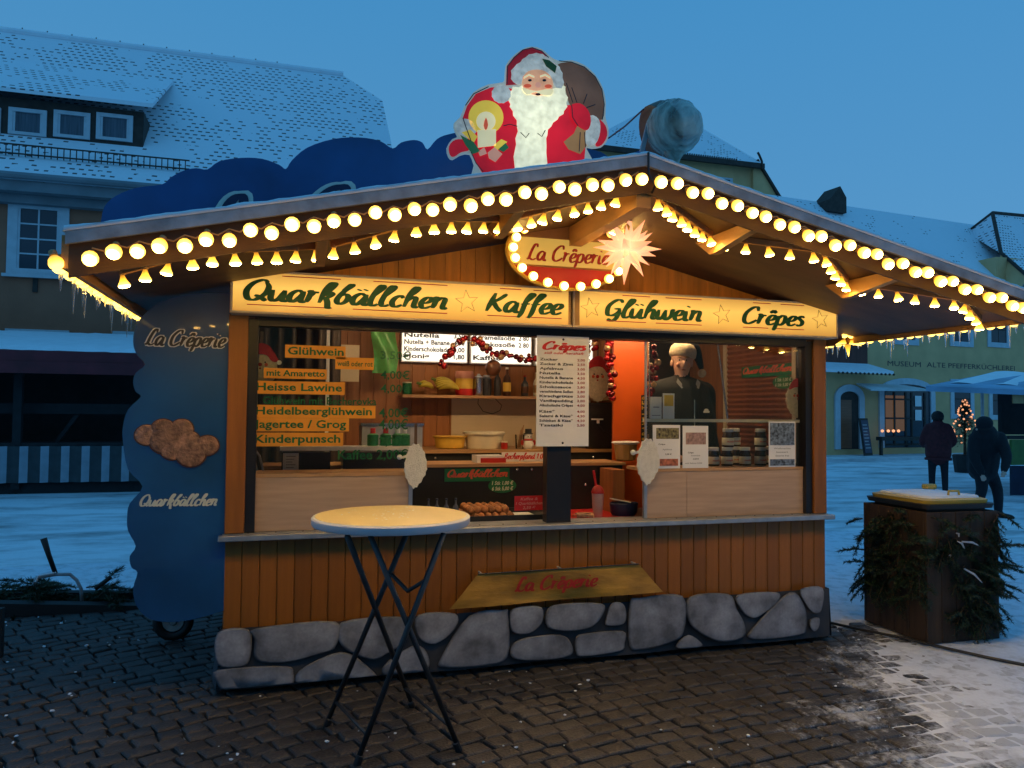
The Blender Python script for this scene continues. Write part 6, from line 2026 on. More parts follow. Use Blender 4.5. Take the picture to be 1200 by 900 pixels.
m = MB(); m.box(lx0, lx0 + 0.1, LV_, LV_ + 1.9, 0.1, zr0 + 0.2); m.build('side_wall', 'stall_dark', ls)
zs0, zs1 = PY(80, 565, LV_).z, PY(80, 519, LV_).z
m = MB(); m.box(lx0, lx1, LV_ + 0.02, LV_ + 0.7, zs1 - 0.06, zs1); m.build('counter', 'stall_dark', ls)
m = MB(); m.box(lx0, lx1, LV_ + 0.3, LV_ + 0.36, zs1 + 0.55, zs1 + 0.75); m.bar((PY(60, 500, LV_).x, LV_ + 0.4, zs1), (PY(85, 480, LV_).x, LV_ + 0.4, zs1 + 0.55), 0.07, 0.07); m.build('cross_beam', 'stall_dark', ls)
M('stripe_pale', (0.34, 0.38, 0.44), 0.8, 0.12, 6)
M('stripe_dark', (0.045, 0.055, 0.06), 0.8, 0.2, 6)
x = PY(-80, 540, LV_).x
st_w = (PY(123, 540, LV_).x - PY(27, 540, LV_).x) / 4
x0s = PY(28, 540, LV_).x
for k in range(-14, 12):
    c_ = x0s + k * st_w
    if c_ > lx1 - 0.2 or c_ < lx0 + 0.2:
        continue
    for (o0, o1, mt_) in ((-0.18, 0.18, 'stripe_pale'), (0.18, 0.82, 'stripe_dark')):
        m = MB()
        m.grid(4, 3, lambda a, b: Vector((c_ + (o0 + a * (o1 - o0)) * st_w, LV_ + 0.035 * sin((o0 + a * (o1 - o0)) * 2 * pi) - 0.02, zs0 + b * (zs1 - zs0 - 0.061))))
        m.build('skirt_stripe', mt_, ls, smooth=True, fixn=False)
m = MB(); m.box(lx0, lx1, LV_ + 0.1, LV_ + 0.2, 0.0, zs0); m.build('plinth', 'stall_dark', ls)

# ---------------------------------------------------------------- museum at right
A6 = radians(6)
mt_, mn = Vector((cos(A6), sin(A6), 0)), Vector((sin(A6), -cos(A6), 0))
M0 = Vector((20.5, 21.2, 0))
mu = thing('museum_building', 'ochre plastered museum with pale window surrounds and black wall lettering', 'building', M0, rotz=A6)
def MP(px, py, off=0.0):          # local (along facade, height)
    p = PP(px, py, M0 + mn * off, mn)
    return (p - M0).dot(mt_), p.z
def mbuild(m, name, mat, parent=mu, **k):
    return m.build(name, mat, parent, local=True, **k)
WX0, WX1, WZ = -5.0, 14.0, 7.0
m = MB(); m.box(WX0, WX1, 0, 9, 0, WZ); mbuild(m, 'wall', 'plaster_yellow')
rz = PP(1030, 247, M0 - mn * 4.5, mn).z
m = MB(); m.poly([(WX0, -0.4, WZ - 0.1), (WX1, -0.4, WZ - 0.1), (WX1, 4.5, rz), (WX0, 4.5, rz)], (0, 0, -0.2)); mbuild(m, 'roof', 'tile_snow_thick')
m = MB(); m.poly([(WX0, 9.4, WZ - 0.1), (WX1, 9.4, WZ - 0.1), (WX1, 4.51, rz), (WX0, 4.51, rz)], (0, 0, -0.2)); mbuild(m, 'roof', 'tile_snow_thick')
# little roof turret near the ridge
tx, tz_ = MP(975, 240)
p = PP(975, 241, M0 - mn * 4.0, mn); tx = (p - M0).dot(mt_)
m = MB(); m.poly([(tx - 0.55, 3.6, p.z - 0.4), (tx + 0.5, 3.6, p.z - 0.4), (tx + 0.5, 3.6, p.z + 0.35), (tx + 0.12, 3.6, p.z + 0.85), (tx - 0.55, 3.6, p.z + 0.15)], (0, 1.0, 0)); mbuild(m, 'roof_turret', 'roof_timber')
def mwin(x0, x1, y0, y1, nx_, nz_, fw_=0.22, **k):
    a, z1_ = MP(x0, y0); b, z0_ = MP(x1, y1)
    class Par: pass
    m = MB()
    m.box(a, b, -0.05, -0.001, z1_ - fw_, z1_); m.box(a, b, -0.05, -0.001, z0_, z0_ + fw_)
    m.box(a, a + fw_, -0.05, -0.001, z0_ + fw_, z1_ - fw_); m.box(b - fw_, b, -0.05, -0.001, z0_ + fw_, z1_ - fw_)
    w = mbuild(m, 'window', 'frame_pale')
    dx, dz = (b - a - 2 * fw_) / nx_, (z1_ - z0_ - 2 * fw_) / nz_
    for i in range(nx_):
        for j in range(nz_):
            m = MB(); m.box(a + fw_ + i * dx + 0.02, a + fw_ + (i + 1) * dx - 0.02, -0.012, -0.004, z0_ + fw_ + j * dz + 0.02, z0_ + fw_ + (j + 1) * dz - 0.02); o = m.build('pane', k.get('glass', 'window_dark'), w, local=True)
    m = MB(); m.box(a + fw_, b - fw_, -0.0035, -0.002, z0_ + fw_, z1_ - fw_); m.build('sash', 'roof_timber', w, local=True)
for (x0, x1, y1) in ((1047, 1076, 405), (1112, 1140, 407), (1156, 1183, 408), (1222, 1250, 411)):
    mwin(x0, x1, 350, y1, 2, 3)
mwin(1113, 1141, 444, 491, 1, 2)
mwin(1158, 1186, 447, 492, 1, 2)
mb = MB()
for (s, x0, x1, y0, y1) in (('Museum', 1040, 1079, 428.5, 429.5), ('Alte Pfefferküchlerei', 1086, 1189, 430, 432)):
    s = s.upper()
    a, z0_ = MP(x0, y0); b, z1_ = MP(x1, y1)
    letters(mb, s, (a, -0.001, z0_), (b, -0.001, z0_), 0.22, (0, -1, 0), style='sans', lift=0.006)
mbuild(mb, 'lettering', 'p_dark', fixn=False)
def arch(x0, x1, y0, y1, name, fw_, door_mat, rise):
    a, z1_ = MP(x0, y0); b, z0_ = MP(x1, y1)
    z0_ = max(z0_, 0.02)
    def ring(ins):
        w_ = (b - a) / 2 - ins; c_ = (a + b) / 2
        pts = [(c_ - w_, z0_)]
        for k in range(13):
            t_ = pi - k * pi / 12
            pts.append((c_ + w_ * cos(t_), z1_ - rise + (rise - ins) * sin(t_)))
        pts.append((c_ + w_, z0_))
        return pts
    o_, i_ = ring(0), ring(fw_)
    m = MB()
    for k in range(len(o_) - 1):
        q = [o_[k], o_[k + 1], i_[k + 1], i_[k]]
        m.poly([(x, -0.08, z) for x, z in q], (0, 0.079, 0))
    w = mbuild(m, name, 'frame_pale')
    m = MB(); m.poly([(x, -0.012, z) for x, z in i_], (0, 0.008, 0)); m.build('opening', door_mat, w, local=True)
    return w, i_, z0_, z1_
w, i_, z0_, z1_ = arch(977, 1012, 450, 526, 'arched_doorway', 0.28, 'roof_timber', 0.55)
m = MB(); xa, xb = i_[0][0], i_[-1][0]; m.box(xa + 0.05, xa + (xb - xa) * 0.62, -0.03, -0.013, z0_ + 0.03, z0_ + 2.0); m.build('door_leaf', 'shutter_wood', w, local=True)
w, i_, z0_, z1_ = arch(1029, 1095, 442, 524, 'arched_entrance', 0.26, 'window_dark', 0.6)
xa, xb = i_[0][0], i_[-1][0]; W_ = xb - xa
m = MB(); m.box(xa + 0.02 * W_, xa + 0.44 * W_, -0.02, -0.0125, z0_ + 0.7, z1_ - 0.75); m.build('lit_window', 'warm_window', w, local=True)
m = MB()
for k in (0.0, 0.21, 0.45, 0.58, 0.86):
    m.box(xa + k * W_, xa + k * W_ + 0.09, -0.045, -0.021, z0_ + 0.1, z1_ - 0.6)
for zz_ in (0.1, 1.2, 2.0):
    m.box(xa, xa + 0.9 * W_, -0.04, -0.022, z0_ + zz_, z0_ + zz_ + 0.07)
m.build('door_frame', 'roof_timber', w, local=True)
for zz_ in (1.15, 1.75):
    m = MB(); m.box(xa + 0.66 * W_, xa + 0.80 * W_, -0.048, -0.046, z0_ + zz_, z0_ + zz_ + 0.45); m.build('notice', 'paper', w, local=True)
# red timber bay and snowy lean-to roof
a, z1_ = MP(962, 385); b, z0_ = MP(1014, 430)
M('timber_red', (0.13, 0.035, 0.022), 0.7, 0.3, 2, stretch=(6, 1, 0.5))
m = MB(); m.box(a - 1.5, b, -0.12, -0.001, z0_, z1_ + 0.8); mbuild(m, 'timber_bay', 'timber_red')
b2 = MP(1026, 440)[0]
m = MB(); m.poly([(a - 1.5, -0.01, z0_ + 0.05), (a - 1.5, -0.9, z0_ - 0.33), (b2, -0.9, z0_ - 0.33), (b - 0.05, -0.01, z0_ + 0.05)], (0, 0, 0.12)); o = mbuild(m, 'lean_to_roof', 'snow')
m = MB()
for k in range(14):
    x = a + (b2 - a) * k / 13
    m.ball((x, -0.9, z0_ - 0.34), 0.07, 8, 5, (1, 0.4, 0.7))
m.build('tile_edge', 'roof_timber', o, local=True)['kind'] = 'stuff'
# awning over the entrance
a, z_ = MP(1021, 458, 1.2); b, _z = MP(1093, 456, 1.2)
m = MB(); m.poly([(a, -1.2, z_), (b, -1.2, z_ + 0.05), (b - 0.3, -0.09, z_ + 0.28), (a + 0.4, -0.09, z_ + 0.30)], (0, 0, 0.05)); mbuild(m, 'entrance_awning', 'snow_dirty')
# wall lantern
a, z_ = MP(1103, 455); m = MB(); m.lathe([(0.03, 0.14), (0.09, 0.1), (0.07, -0.1), (0.03, -0.14)], (a, -0.2, z_), 8); m.bar((a, 0, z_ + 0.15), (a, -0.2, z_ + 0.15), 0.03, 0.03); mbuild(m, 'wall_lantern', 'black_matte')
# kerb line before the museum
m = MB(); m.box(-30, 60, -3.4, -3.2, 0.0, 0.10); o = m.build('kerb', 'snow_dirty', local=True); o.location = M0; o.rotation_euler = (0, 0, A6); struct(o)
# chalk board
p = PZ(1018, 527); d_ = PP(1018, 527, M0 + mn * 0.8, mn)
t = thing('chalk_board', 'dark chalk board leaning by the museum arched entrance', 'sign', (d_.x, d_.y, 0), rotz=A6 + 0.3)
m = MB(); m.poly([(-0.35, 0.0, 0.02), (0.35, 0.0, 0.02), (0.35, 0.2, 1.5), (-0.35, 0.2, 1.5)], (0, 0.04, 0)); m.build('frame', 'roof_timber', t, local=True)
m = MB(); m.poly([(-0.29, -0.002, 0.12), (0.29, -0.002, 0.12), (0.29, 0.172, 1.42), (-0.29, 0.172, 1.42)], (0, -0.005, 0)); m.build('slate', 'p_navy', t, local=True)
m = MB()
for i in range(8):
    y_ = 0.3 + i * 0.13
    m.poly([(-0.22, (y_ - 0.12) / 1.3 * 0.174 - 0.014, y_), (0.2 - 0.05 * (i % 3), (y_ - 0.12) / 1.3 * 0.174 - 0.014, y_), (0.2 - 0.05 * (i % 3), (y_ - 0.06) / 1.3 * 0.174 - 0.014, y_ + 0.045), (-0.22, (y_ - 0.06) / 1.3 * 0.174 - 0.014, y_ + 0.045)], (0, -0.002, 0))
m.build('chalk_lines', 'p_grey', t, local=True)
# plants below the board, window lights
t = thing('candle_row', 'row of four small lit candles before the museum entrance', 'candles', PP(1038, 506, M0 + mn * 0.6, mn))
for x in (1034, 1041, 1047, 1053):
    p = PP(x, 505, M0 + mn * 0.6, mn)
    m = MB(); m.ball(p, 0.06, 8, 6); m.build('flame', 'fairy', t)
m = MB(); p, q = PP(1030, 510, M0 + mn * 0.6, mn), PP(1092, 511, M0 + mn * 0.6, mn); m.bar(p + Vector((0, 0, -0.14)), q + Vector((0, 0, -0.1)), 0.3, 0.15); m.bar(p + Vector((0.1, 0, -0.2)), Vector((p.x + 0.1, p.y, 0)), 0.1, 0.1, up=(0, 1, 0)); m.bar(q + Vector((-0.1, 0, -0.2)), Vector((q.x - 0.1, q.y, 0)), 0.1, 0.1, up=(0, 1, 0)); m.build('table', 'roof_timber', t)

# ---------------------------------------------------------------- neighbour with hipped roof at far right
nh = thing('town_house', 'house with tiled hipped roof dusted with snow at the far right', 'house', PP(1200, 540, M0 - mn * 1.0, mn))
A_ = PP(1163, 250, M0 - mn * 2.5, mn); B_ = PP(1133, 273, M0 - mn * 4.5, mn); C_ = PP(1173, 297, M0 - mn * 1.2, mn); D_ = PP(1290, 262, M0 - mn * 2.5, mn); E_ = PP(1290, 360, M0 + mn * 0.6, mn); F_ = PP(1205, 325, M0 + mn * 0.4, mn)
m = MB(); m._add([A_, B_, C_], [(0, 1, 2)]); m._add([A_, C_, F_, E_, D_], [(0, 1, 2, 3, 4)]); m._add([A_, D_, D_ - mn * 3 - Vector((0, 0, 2.5)), B_], [(0, 1, 2, 3)])
m.build('roof', 'tile_snow', nh)
m = MB(); m._add([C_ + Vector((0, 0, -0.02)), F_ + Vector((0, 0, -0.02)), F_ + Vector((-0.3, 0.6, -1.0)), C_ + Vector((0.0, 0.2, -0.5))], [(0, 1, 2, 3)]); m.build('gable_wall', 'plaster_yellow', nh)
m = MB(); q = Vector((F_.x, F_.y + 1.2, 0)); m.box(q.x - 0.5, q.x + 9, q.y, q.y + 5, 0, C_.z - 0.3); m.build('wall', 'plaster_yellow', nh)
m = MB(); m.tube([A_ + Vector((0, 0, 0.03)), C_ + Vector((0, 0, 0.03)), F_ + Vector((0, 0, 0.03))], 0.09, 6); m.tube([A_ + Vector((0, 0, 0.03)), D_ + Vector((0, 0, 0.03))], 0.09, 6); m.tube([A_ + Vector((0, 0, 0.03)), B_ + Vector((0, 0, 0.03))], 0.07, 6); m.build('ridge_tiles', 'roof_timber', nh)

# ---------------------------------------------------------------- yellow house with pyramid roof behind the ridge
YV = 30.0
yh = thing('town_house', 'yellow house with steep snowy hipped roof behind the stall ridge', 'house', (PY(840, 200, YV).x, YV, 0))
a, b = PY(690, 186, YV), PY(886, 189, YV)
ze = PY(840, 187, YV).z
m = MB(); m.box(a.x, b.x, YV + 0.3, YV + 7, 0, ze - 0.05); m.build('wall', 'plaster_yellow', yh)
ap0, ap1 = PY(752, 131, YV + 3.5), PY(800, 138, YV + 3.5)
ap1.z = ap0.z
e0, e1 = Vector((a.x - 0.4, YV - 0.2, ze)), Vector((b.x + 0.3, YV - 0.2, ze)); e2, e3 = Vector((b.x + 0.3, YV + 7.2, ze)), Vector((a.x - 0.4, YV + 7.2, ze))
m = MB(); m._add([e0, e1, e2, e3, ap0, ap1], [(0, 1, 5, 4), (1, 2, 5), (2, 3, 4, 5), (3, 0, 4), (0, 3, 2, 1)]); m.build('roof', 'tile_snow_thick', yh)
m = MB(); m.box(e0.x, e1.x + 0.05, YV - 0.28, YV - 0.1, ze - 0.28, ze - 0.02); m.build('eaves', 'roof_timber', yh)
m = MB()
for i in range(26):
    x = PY(795, 182, YV).x + i * 0.13
    m.ball((x, YV - 0.25, ze + 0.03), 0.06, 6, 5, (0.8, 1, 0.8))
m.build('tile_edge', 'roof_timber', yh)['kind'] = 'stuff'
# side wing with sloping verge
p1_, p2_ = PY(887, 190, YV + 0.1), PY(916, 236, YV + 0.1)
m = MB(); m.poly([Vector((b.x - 0.1, YV + 0.1, ze - 0.3)), p1_, p2_ + Vector((0.3, 0, -0.6)), Vector((p2_.x + 0.3, YV + 0.1, 0)), Vector((b.x - 0.1, YV + 0.1, 0))], (0, 5, 0)); m.build('side_wing', 'plaster_yellow', yh)
m = MB(); m.bar(p1_ + Vector((-0.05, 0.1, 0.1)), p2_ + Vector((0.35, 0.1, -0.5)), 0.5, 0.12); m.build('verge', 'roof_timber', yh)
a_, b_2 = PY(838, 206, YV), PY(861, 217, YV)
window_part(yh, PY(836, 210, YV).x, PY(862, 210, YV).x, PY(850, 236, YV).z, PY(850, 206, YV).z, YV + 0.3, 2, 2, 0.1, False)
p = PY(884, 186, YV); m = MB(); m.tube([p + Vector((0, -0.3, 0.25)), p + Vector((0.1, -0.3, 0.1)), p + Vector((0.25, -0.3, -0.2)), p + Vector((0.3, -0.3, -0.6))], 0.06, 6); m.build('drain_pipe', 'roof_timber', yh)
m = MB(); m.box(ap0.x + 0.1, ap0.x + 0.12, YV, YV + 0.02, 0, 0.02)

# ---------------------------------------------------------------- unseen houses added behind the viewer to block sky light from front and glass
for i, (x, w_, h_, mt2) in enumerate(((-15, 9, 9.5, 'plaster_brown'), (-5.8, 8.5, 11, 'plaster_yellow'), (3, 9, 10, 'plaster_brown'), (12.2, 9, 9.0, 'plaster_yellow'))):
    Yb = -15.0
    t = thing('town_house', ['tall brown house added unseen across the square, left end', 'tall ochre house added unseen across the square, second from left', 'tall brown house added unseen across the square, third from left', 'ochre house added unseen across the square, right end'][i], 'house', (x, Yb, 0), 'houses added unseen across the square')
    m = MB(); m.box(x - w_ / 2, x + w_ / 2, Yb - 8, Yb, 0, h_ - 3); m.build('wall', mt2, t)
    m = MB(); m.poly([(x - w_ / 2 - 0.1, Yb + 0.4, h_ - 3), (x - w_ / 2 - 0.1, Yb - 4, h_ + 1.5), (x - w_ / 2 - 0.1, Yb - 8.4, h_ - 3)], (w_ + 0.2, 0, 0)); m.build('roof', 'tile_snow', t)
# ================================================================== PEOPLE
def body_mesh(name, limbs, mats, voxel=0.022, it=4):
    """limbs: (points, radii, material index). One continuous skin grown round the limbs."""
    mb = MB()
    for pts, rs_, mi in limbs:
        mb.tube(_cr3(pts), _cr1(rs_, len(pts)), 12)
        for k in (0, -1):
            mb.ball(pts[k], rs_[k], 12, 8)
    me = mb.mesh(name, mats)
    ob = bpy.data.objects.new('tmp', me)
    COL.objects.link(ob)
    md = ob.modifiers.new('r', 'REMESH'); md.mode = 'VOXEL'; md.voxel_size = voxel; md.use_smooth_shade = True
    ms = ob.modifiers.new('s', 'SMOOTH'); ms.factor = 0.5; ms.iterations = it
    bpy.context.view_layer.update()
    dg = bpy.context.evaluated_depsgraph_get()
    out = bpy.data.meshes.new_from_object(ob.evaluated_get(dg))
    bpy.data.objects.remove(ob)
    out.materials.clear()
    for mm in mats:
        out.materials.append(MAT[mm])
    segs = []
    for pts, rs_, mi in limbs:
        P, Rr = _cr3(pts), _cr1(rs_, len(pts))
        segs += [(P[i], P[i + 1], Rr[i], mi) for i in range(len(P) - 1)]
    for f in out.polygons:
        c_ = f.center
        best, bi = 1e9, 0
        for a, b, r_, mi in segs:
            ab = b - a
            t_ = max(0, min(1, (c_ - a).dot(ab) / max(1e-9, ab.length_squared)))
            d_ = (c_ - (a + ab * t_)).length - r_
            if d_ < best:
                best, bi = d_, mi
        f.material_index = bi
        f.use_smooth = True
    return out

def _cr3(pts):
    if len(pts) < 3:
        return [Vector(p) for p in pts]
    P = [Vector(pts[0])] + [Vector(q) for q in pts] + [Vector(pts[-1])]
    out = []
    for i in range(1, len(P) - 2):
        a, b, c, d = P[i - 1:i + 3]
        for j in range(3):
            t = j / 3
            out.append(0.5 * ((2 * b) + (c - a) * t + (2 * a - 5 * b + 4 * c - d) * t * t + (3 * b - a - 3 * c + d) * t ** 3))
    out.append(P[-2])
    return out

def _cr1(rs_, n):
    if n < 3:
        return list(rs_)
    out = []
    for i in range(n - 1):
        for j in range(3):
            out.append(rs_[i] + (rs_[i + 1] - rs_[i]) * j / 3)
    out.append(rs_[-1])
    return out

def hand(limbs, w, d, side, s=1.0, mi=0, curl=0.6):
    """palm plus four fingers and a thumb from wrist w along d"""
    d = Vector(d).normalized(); a = d.cross(Vector(side)).normalized(); b = Vector(side).normalized()
    w = Vector(w)
    limbs.append(([w, w + d * 0.045 * s, w + d * 0.085 * s], [0.026 * s, 0.034 * s, 0.032 * s], mi))
    for i, (o, l) in enumerate(((-0.030, 0.062), (-0.010, 0.074), (0.010, 0.070), (0.029, 0.054))):
        p = w + d * 0.085 * s + b * o * s
        limbs.append(([p, p + d * l * 0.5 * s + a * 0.010 * curl, p + d * l * 0.85 * s + a * 0.035 * curl], [0.010 * s, 0.0095 * s, 0.008 * s], mi))
    p = w + d * 0.03 * s - b * 0.028 * s
    limbs.append(([p, p - b * 0.03 * s + d * 0.03 * s, p - b * 0.035 * s + d * 0.062 * s + a * 0.012], [0.012 * s, 0.011 * s, 0.009 * s], mi))

# person in maroon jacket, back to us, hands before the body
b0 = PZ(1100, 580)
pr = thing('person', 'person in dark maroon jacket and dark trousers seen from behind', 'person', b0, rotz=radians(-38))
L_ = []
for s in (-1, 1):
    L_.append(([(s * 0.10, 0.0, 0.90), (s * 0.115, 0.02, 0.50), (s * 0.12, -0.01, 0.09)], [0.105, 0.073, 0.055], 1))
    L_.append(([(s * 0.12, -0.03, 0.05), (s * 0.13, 0.10, 0.035), (s * 0.14, 0.17, 0.03)], [0.05, 0.045, 0.032], 3))
    L_.append(([(s * 0.19, 0.0, 1.37), (s * 0.29, 0.02, 1.12), (s * 0.24, 0.22, 1.0)], [0.085, 0.068, 0.05], 0))
    hand(L_, (s * 0.23, 0.24, 1.0), (-s * 0.5, 0.85, 0.1), (0, 0, 1), 0.95, 2)
    L_.append(([(s * 0.05, 0, 1.42), (s * 0.17, 0, 1.40)], [0.09, 0.085], 0))
L_.append(([(0, 0, 0.80), (0, 0, 0.98), (0, 0.0, 1.20), (0, 0, 1.38)], [0.185, 0.19, 0.20, 0.16], 0))
for s in (-1, 1):
    L_.append(([(s * 0.08, 0, 0.84), (s * 0.09, 0, 1.10), (s * 0.09, 0, 1.36)], [0.165, 0.16, 0.14], 0))
L_.append(([(0, 0.0, 1.42), (0, 0.03, 1.52)], [0.065, 0.06], 2))
L_.append(([(0, 0.04, 1.55), (0, 0.045, 1.64)], [0.095, 0.092], 4))
me = body_mesh('body', L_, ['fabric_maroon', 'fabric_trouser', 'skin', 'shoe', 'hair_dark'])
link('body', me, pr)
m = MB(); m.ball((0, 0.02, 1.625), 0.118, 14, 10, (1, 1.02, 1.0), 0.02, RND); m.build('hair', 'hair_dark', pr, smooth=True, local=True)
m = MB(); m.ball((0, 0.135, 1.57), 0.018, 8, 6, (0.8, 1.2, 1.2)); m.build('nose', 'skin', pr, smooth=True, local=True)
for s in (-1, 1):
    m = MB(); m.ball((s * 0.108, 0.05, 1.575), 0.026, 8, 6, (0.4, 0.8, 1.2)); m.build('ear', 'skin', pr, smooth=True, local=True)
m = MB(); m.lathe([(0.20, 0.0), (0.205, 0.02), (0.20, 0.05)], (0, 0, 0.72), 20, sx=1.25, sy=0.98); m.build('jacket_hem', 'fabric_maroon', pr, smooth=True, local=True)

# person in black bending forward
b0 = PZ(1160, 607)
pr = thing('person', 'person in black coat bending forward beside the blue awning stall', 'person', b0, rotz=radians(20))
L_ = []
for s in (-1, 1):
    L_.append(([(s * 0.11, 0.10, 0.86), (s * 0.13, 0.0 - 0.06 * s, 0.47), (s * 0.14, 0.05 - 0.12 * s, 0.09)], [0.13, 0.085, 0.06], 1))
    L_.append(([(s * 0.14, 0.04 - 0.12 * s, 0.05), (s * 0.15, -0.10 - 0.12 * s, 0.035), (s * 0.15, -0.16 - 0.12 * s, 0.03)], [0.05, 0.045, 0.032], 3))
# torso leans to -x (left) and away
L_.append(([(0.0, 0.10, 0.80), (0.0, 0.08, 1.0), (-0.10, 0.02, 1.20), (-0.22, -0.03, 1.34)], [0.23, 0.24, 0.25, 0.19], 0))
L_.append(([(0.12, 0.10, 0.78), (0.13, 0.08, 1.02), (0.04, 0.03, 1.22)], [0.17, 0.18, 0.16], 0))
L_.append(([(-0.12, 0.10, 0.80), (-0.14, 0.06, 1.0), (-0.22, 0.02, 1.2)], [0.16, 0.17, 0.16], 0))
L_.append(([(-0.30, 0.08, 1.28), (-0.40, 0.06, 1.0), (-0.40, -0.04, 0.76)], [0.10, 0.082, 0.058], 0))
L_.append(([(-0.06, -0.18, 1.30), (-0.18, -0.32, 1.02), (-0.32, -0.34, 0.82)], [0.10, 0.08, 0.056], 0))
hand(L_, (-0.40, -0.05, 0.73), (0, -0.15, -1), (0, 1, 0), 0.95, 2)
hand(L_, (-0.33, -0.34, 0.80), (-0.6, 0, -0.7), (0, 1, 0), 0.95, 2)
L_.append(([(-0.26, -0.04, 1.38), (-0.31, -0.06, 1.44)], [0.07, 0.07], 0))
L_.append(([(-0.33, -0.07, 1.48), (-0.34, -0.08, 1.53)], [0.10, 0.10], 4))
me = body_mesh('body', L_, ['fabric_black', 'fabric_trouser', 'skin', 'shoe', 'hair_dark'])
link('body', me, pr)
m = MB(); m.ball((-0.335, -0.07, 1.53), 0.125, 14, 10, (1, 1, 0.9), 0.02, RND); m.build('cap', 'fabric_black', pr, smooth=True, local=True)
m = MB(); m.ball((-0.44, 0.0, 1.43), 0.018, 8, 6); m.build('nose', 'skin', pr, smooth=True, local=True)

# the vendor behind the right pane
VV = 0.62
hd = PY(793, 424, VV)
pr = thing('person', 'vendor in black fleece and cream-banded woolly hat behind the right pane', 'person', (hd.x + 0.05, VV, 0.30))
HZ = hd.z - 0.30         # head centre above stall floor
L_ = []
L_.append(([(0, 0.02, HZ - 0.80), (0, 0.02, HZ - 0.50), (0, 0.02, HZ - 0.27)], [0.20, 0.20, 0.17], 0))
for s in (-1, 1):
    L_.append(([(s * 0.10, 0.02, HZ - 0.82), (s * 0.12, 0.02, HZ - 0.52), (s * 0.11, 0.02, HZ - 0.26)], [0.17, 0.175, 0.13], 0))
    L_.append(([(s * 0.06, 0.02, HZ - 0.19), (s * 0.21, 0.03, HZ - 0.24)], [0.08, 0.09], 0))
    L_.append(([(s * 0.215, 0.02, HZ - 0.25), (s * 0.255, 0.04, HZ - 0.56), (s * 0.20, -0.16, HZ - 0.74)], [0.085, 0.068, 0.048], 0))
    hand(L_, (s * 0.19, -0.18, HZ - 0.745), (-s * 0.4, -0.9, 0), (1, 0, 0), 0.95, 1)
    L_.append(([(s * 0.10, 0.03, HZ - 0.85), (s * 0.11, 0.02, 0.45), (s * 0.11, 0.02, 0.09)], [0.12, 0.08, 0.055], 3))
    L_.append(([(s * 0.11, 0.03, 0.05), (s * 0.12, -0.12, 0.035)], [0.045, 0.034], 3))
L_.append(([(0.0, 0.03, HZ - 0.22), (0.0, 0.02, HZ - 0.10)], [0.062, 0.050], 1))
# head, turned slightly to the viewer's left
L_.append(([(-0.012, -0.012, HZ - 0.055), (0.0, 0.0, HZ + 0.03)], [0.064, 0.090], 1))
L_.append(([(-0.026, -0.046, HZ - 0.098), (-0.024, -0.042, HZ - 0.04)], [0.032, 0.052], 1))
me = body_mesh('body', L_, ['fabric_black', 'skin', 'shoe', 'fabric_trouser'], 0.014, 3)
link('body', me, pr)
def vface(name, mt, c_, r, s=(1, 1, 1)):
    m = MB(); m.ball(c_, r, 10, 8, s); m.build(name, mt, pr, smooth=True, local=True)
vface('nose', 'skin', (-0.045, -0.105, HZ - 0.022), 0.019, (0.85, 1.1, 1.35))
for (x, y) in ((-0.068, -0.078), (-0.012, -0.088)):
    vface('eye', 'fur_cream', (x, y, HZ + 0.008), 0.010, (1.3, 0.6, 0.6))
    vface('iris', 'p_dark', (x - 0.003, y - 0.004, HZ + 0.008), 0.0065)
    vface('brow', 'p_tan', (x, y - 0.004, HZ + 0.032), 0.017, (1.5, 0.5, 0.35))
vface('mouth', 'p_rust', (-0.040, -0.088, HZ - 0.068), 0.014, (1.5, 0.5, 0.3))
vface('cheek', 'p_skin', (-0.072, -0.062, HZ - 0.03), 0.022, (0.8, 0.6, 0.9))
vface('cheek', 'p_skin', (0.012, -0.070, HZ - 0.03), 0.024, (0.9, 0.6, 0.9))
for s in (-1, 1):
    vface('ear', 'skin', (s * 0.088, 0.01, HZ - 0.01), 0.022, (0.45, 0.8, 1.25))
m = MB(); m.lathe([(0.094, -0.012), (0.106, 0.004), (0.107, 0.035), (0.099, 0.065), (0.078, 0.092), (0.04, 0.106)], (0.002, 0.004, HZ + 0.046), 20, rot=Matrix.Rotation(radians(10), 3, 'Y')); m.build('hat_band', 'fur_cream', pr, smooth=True, local=True)
L2 = MB(); L2.tube(_cr3([(0.03, 0.03, HZ + 0.09), (0.07, 0.03, HZ + 0.12), (0.125, 0.03, HZ + 0.10), (0.165, 0.03, HZ + 0.02), (0.18, 0.02, HZ - 0.05)]), _cr1([0.085, 0.07, 0.05, 0.03, 0.018], 5), 12); L2.build('hat_crown', 'fabric_black', pr, smooth=True, local=True)
vface('hat_pompom', 'fur_cream', (0.18, 0.01, HZ - 0.085), 0.034)
for s in (-1, 1):
    m = MB(); m._add([(s * 0.045, -0.115, HZ - 0.20), (s * 0.085, -0.080, HZ - 0.135), (s * 0.105, -0.095, HZ - 0.165), (s * 0.075, -0.125, HZ - 0.215)], [(0, 1, 2, 3)]); m.build('collar', 'p_grey', pr, local=True)
m = MB(); m.lathe([(0.075, 0.0), (0.080, 0.03), (0.074, 0.055)], (-0.002, 0.005, HZ - 0.185), 16); m.build('stand_collar', 'fabric_black', pr, smooth=True, local=True)
m = MB(); m.box(-0.004, 0.004, -0.190, -0.165, HZ - 0.80, HZ - 0.30); m.build('zip', 'steel_bright', pr, local=True)
m = MB(); m.box(0.075, 0.125, -0.195, -0.19, HZ - 0.40, HZ - 0.385); m.ball((0.10, -0.192, HZ - 0.38), 0.02, 10, 6, (1, 0.1, 0.6)); m.build('chest_badge', 'p_white', pr, local=True)
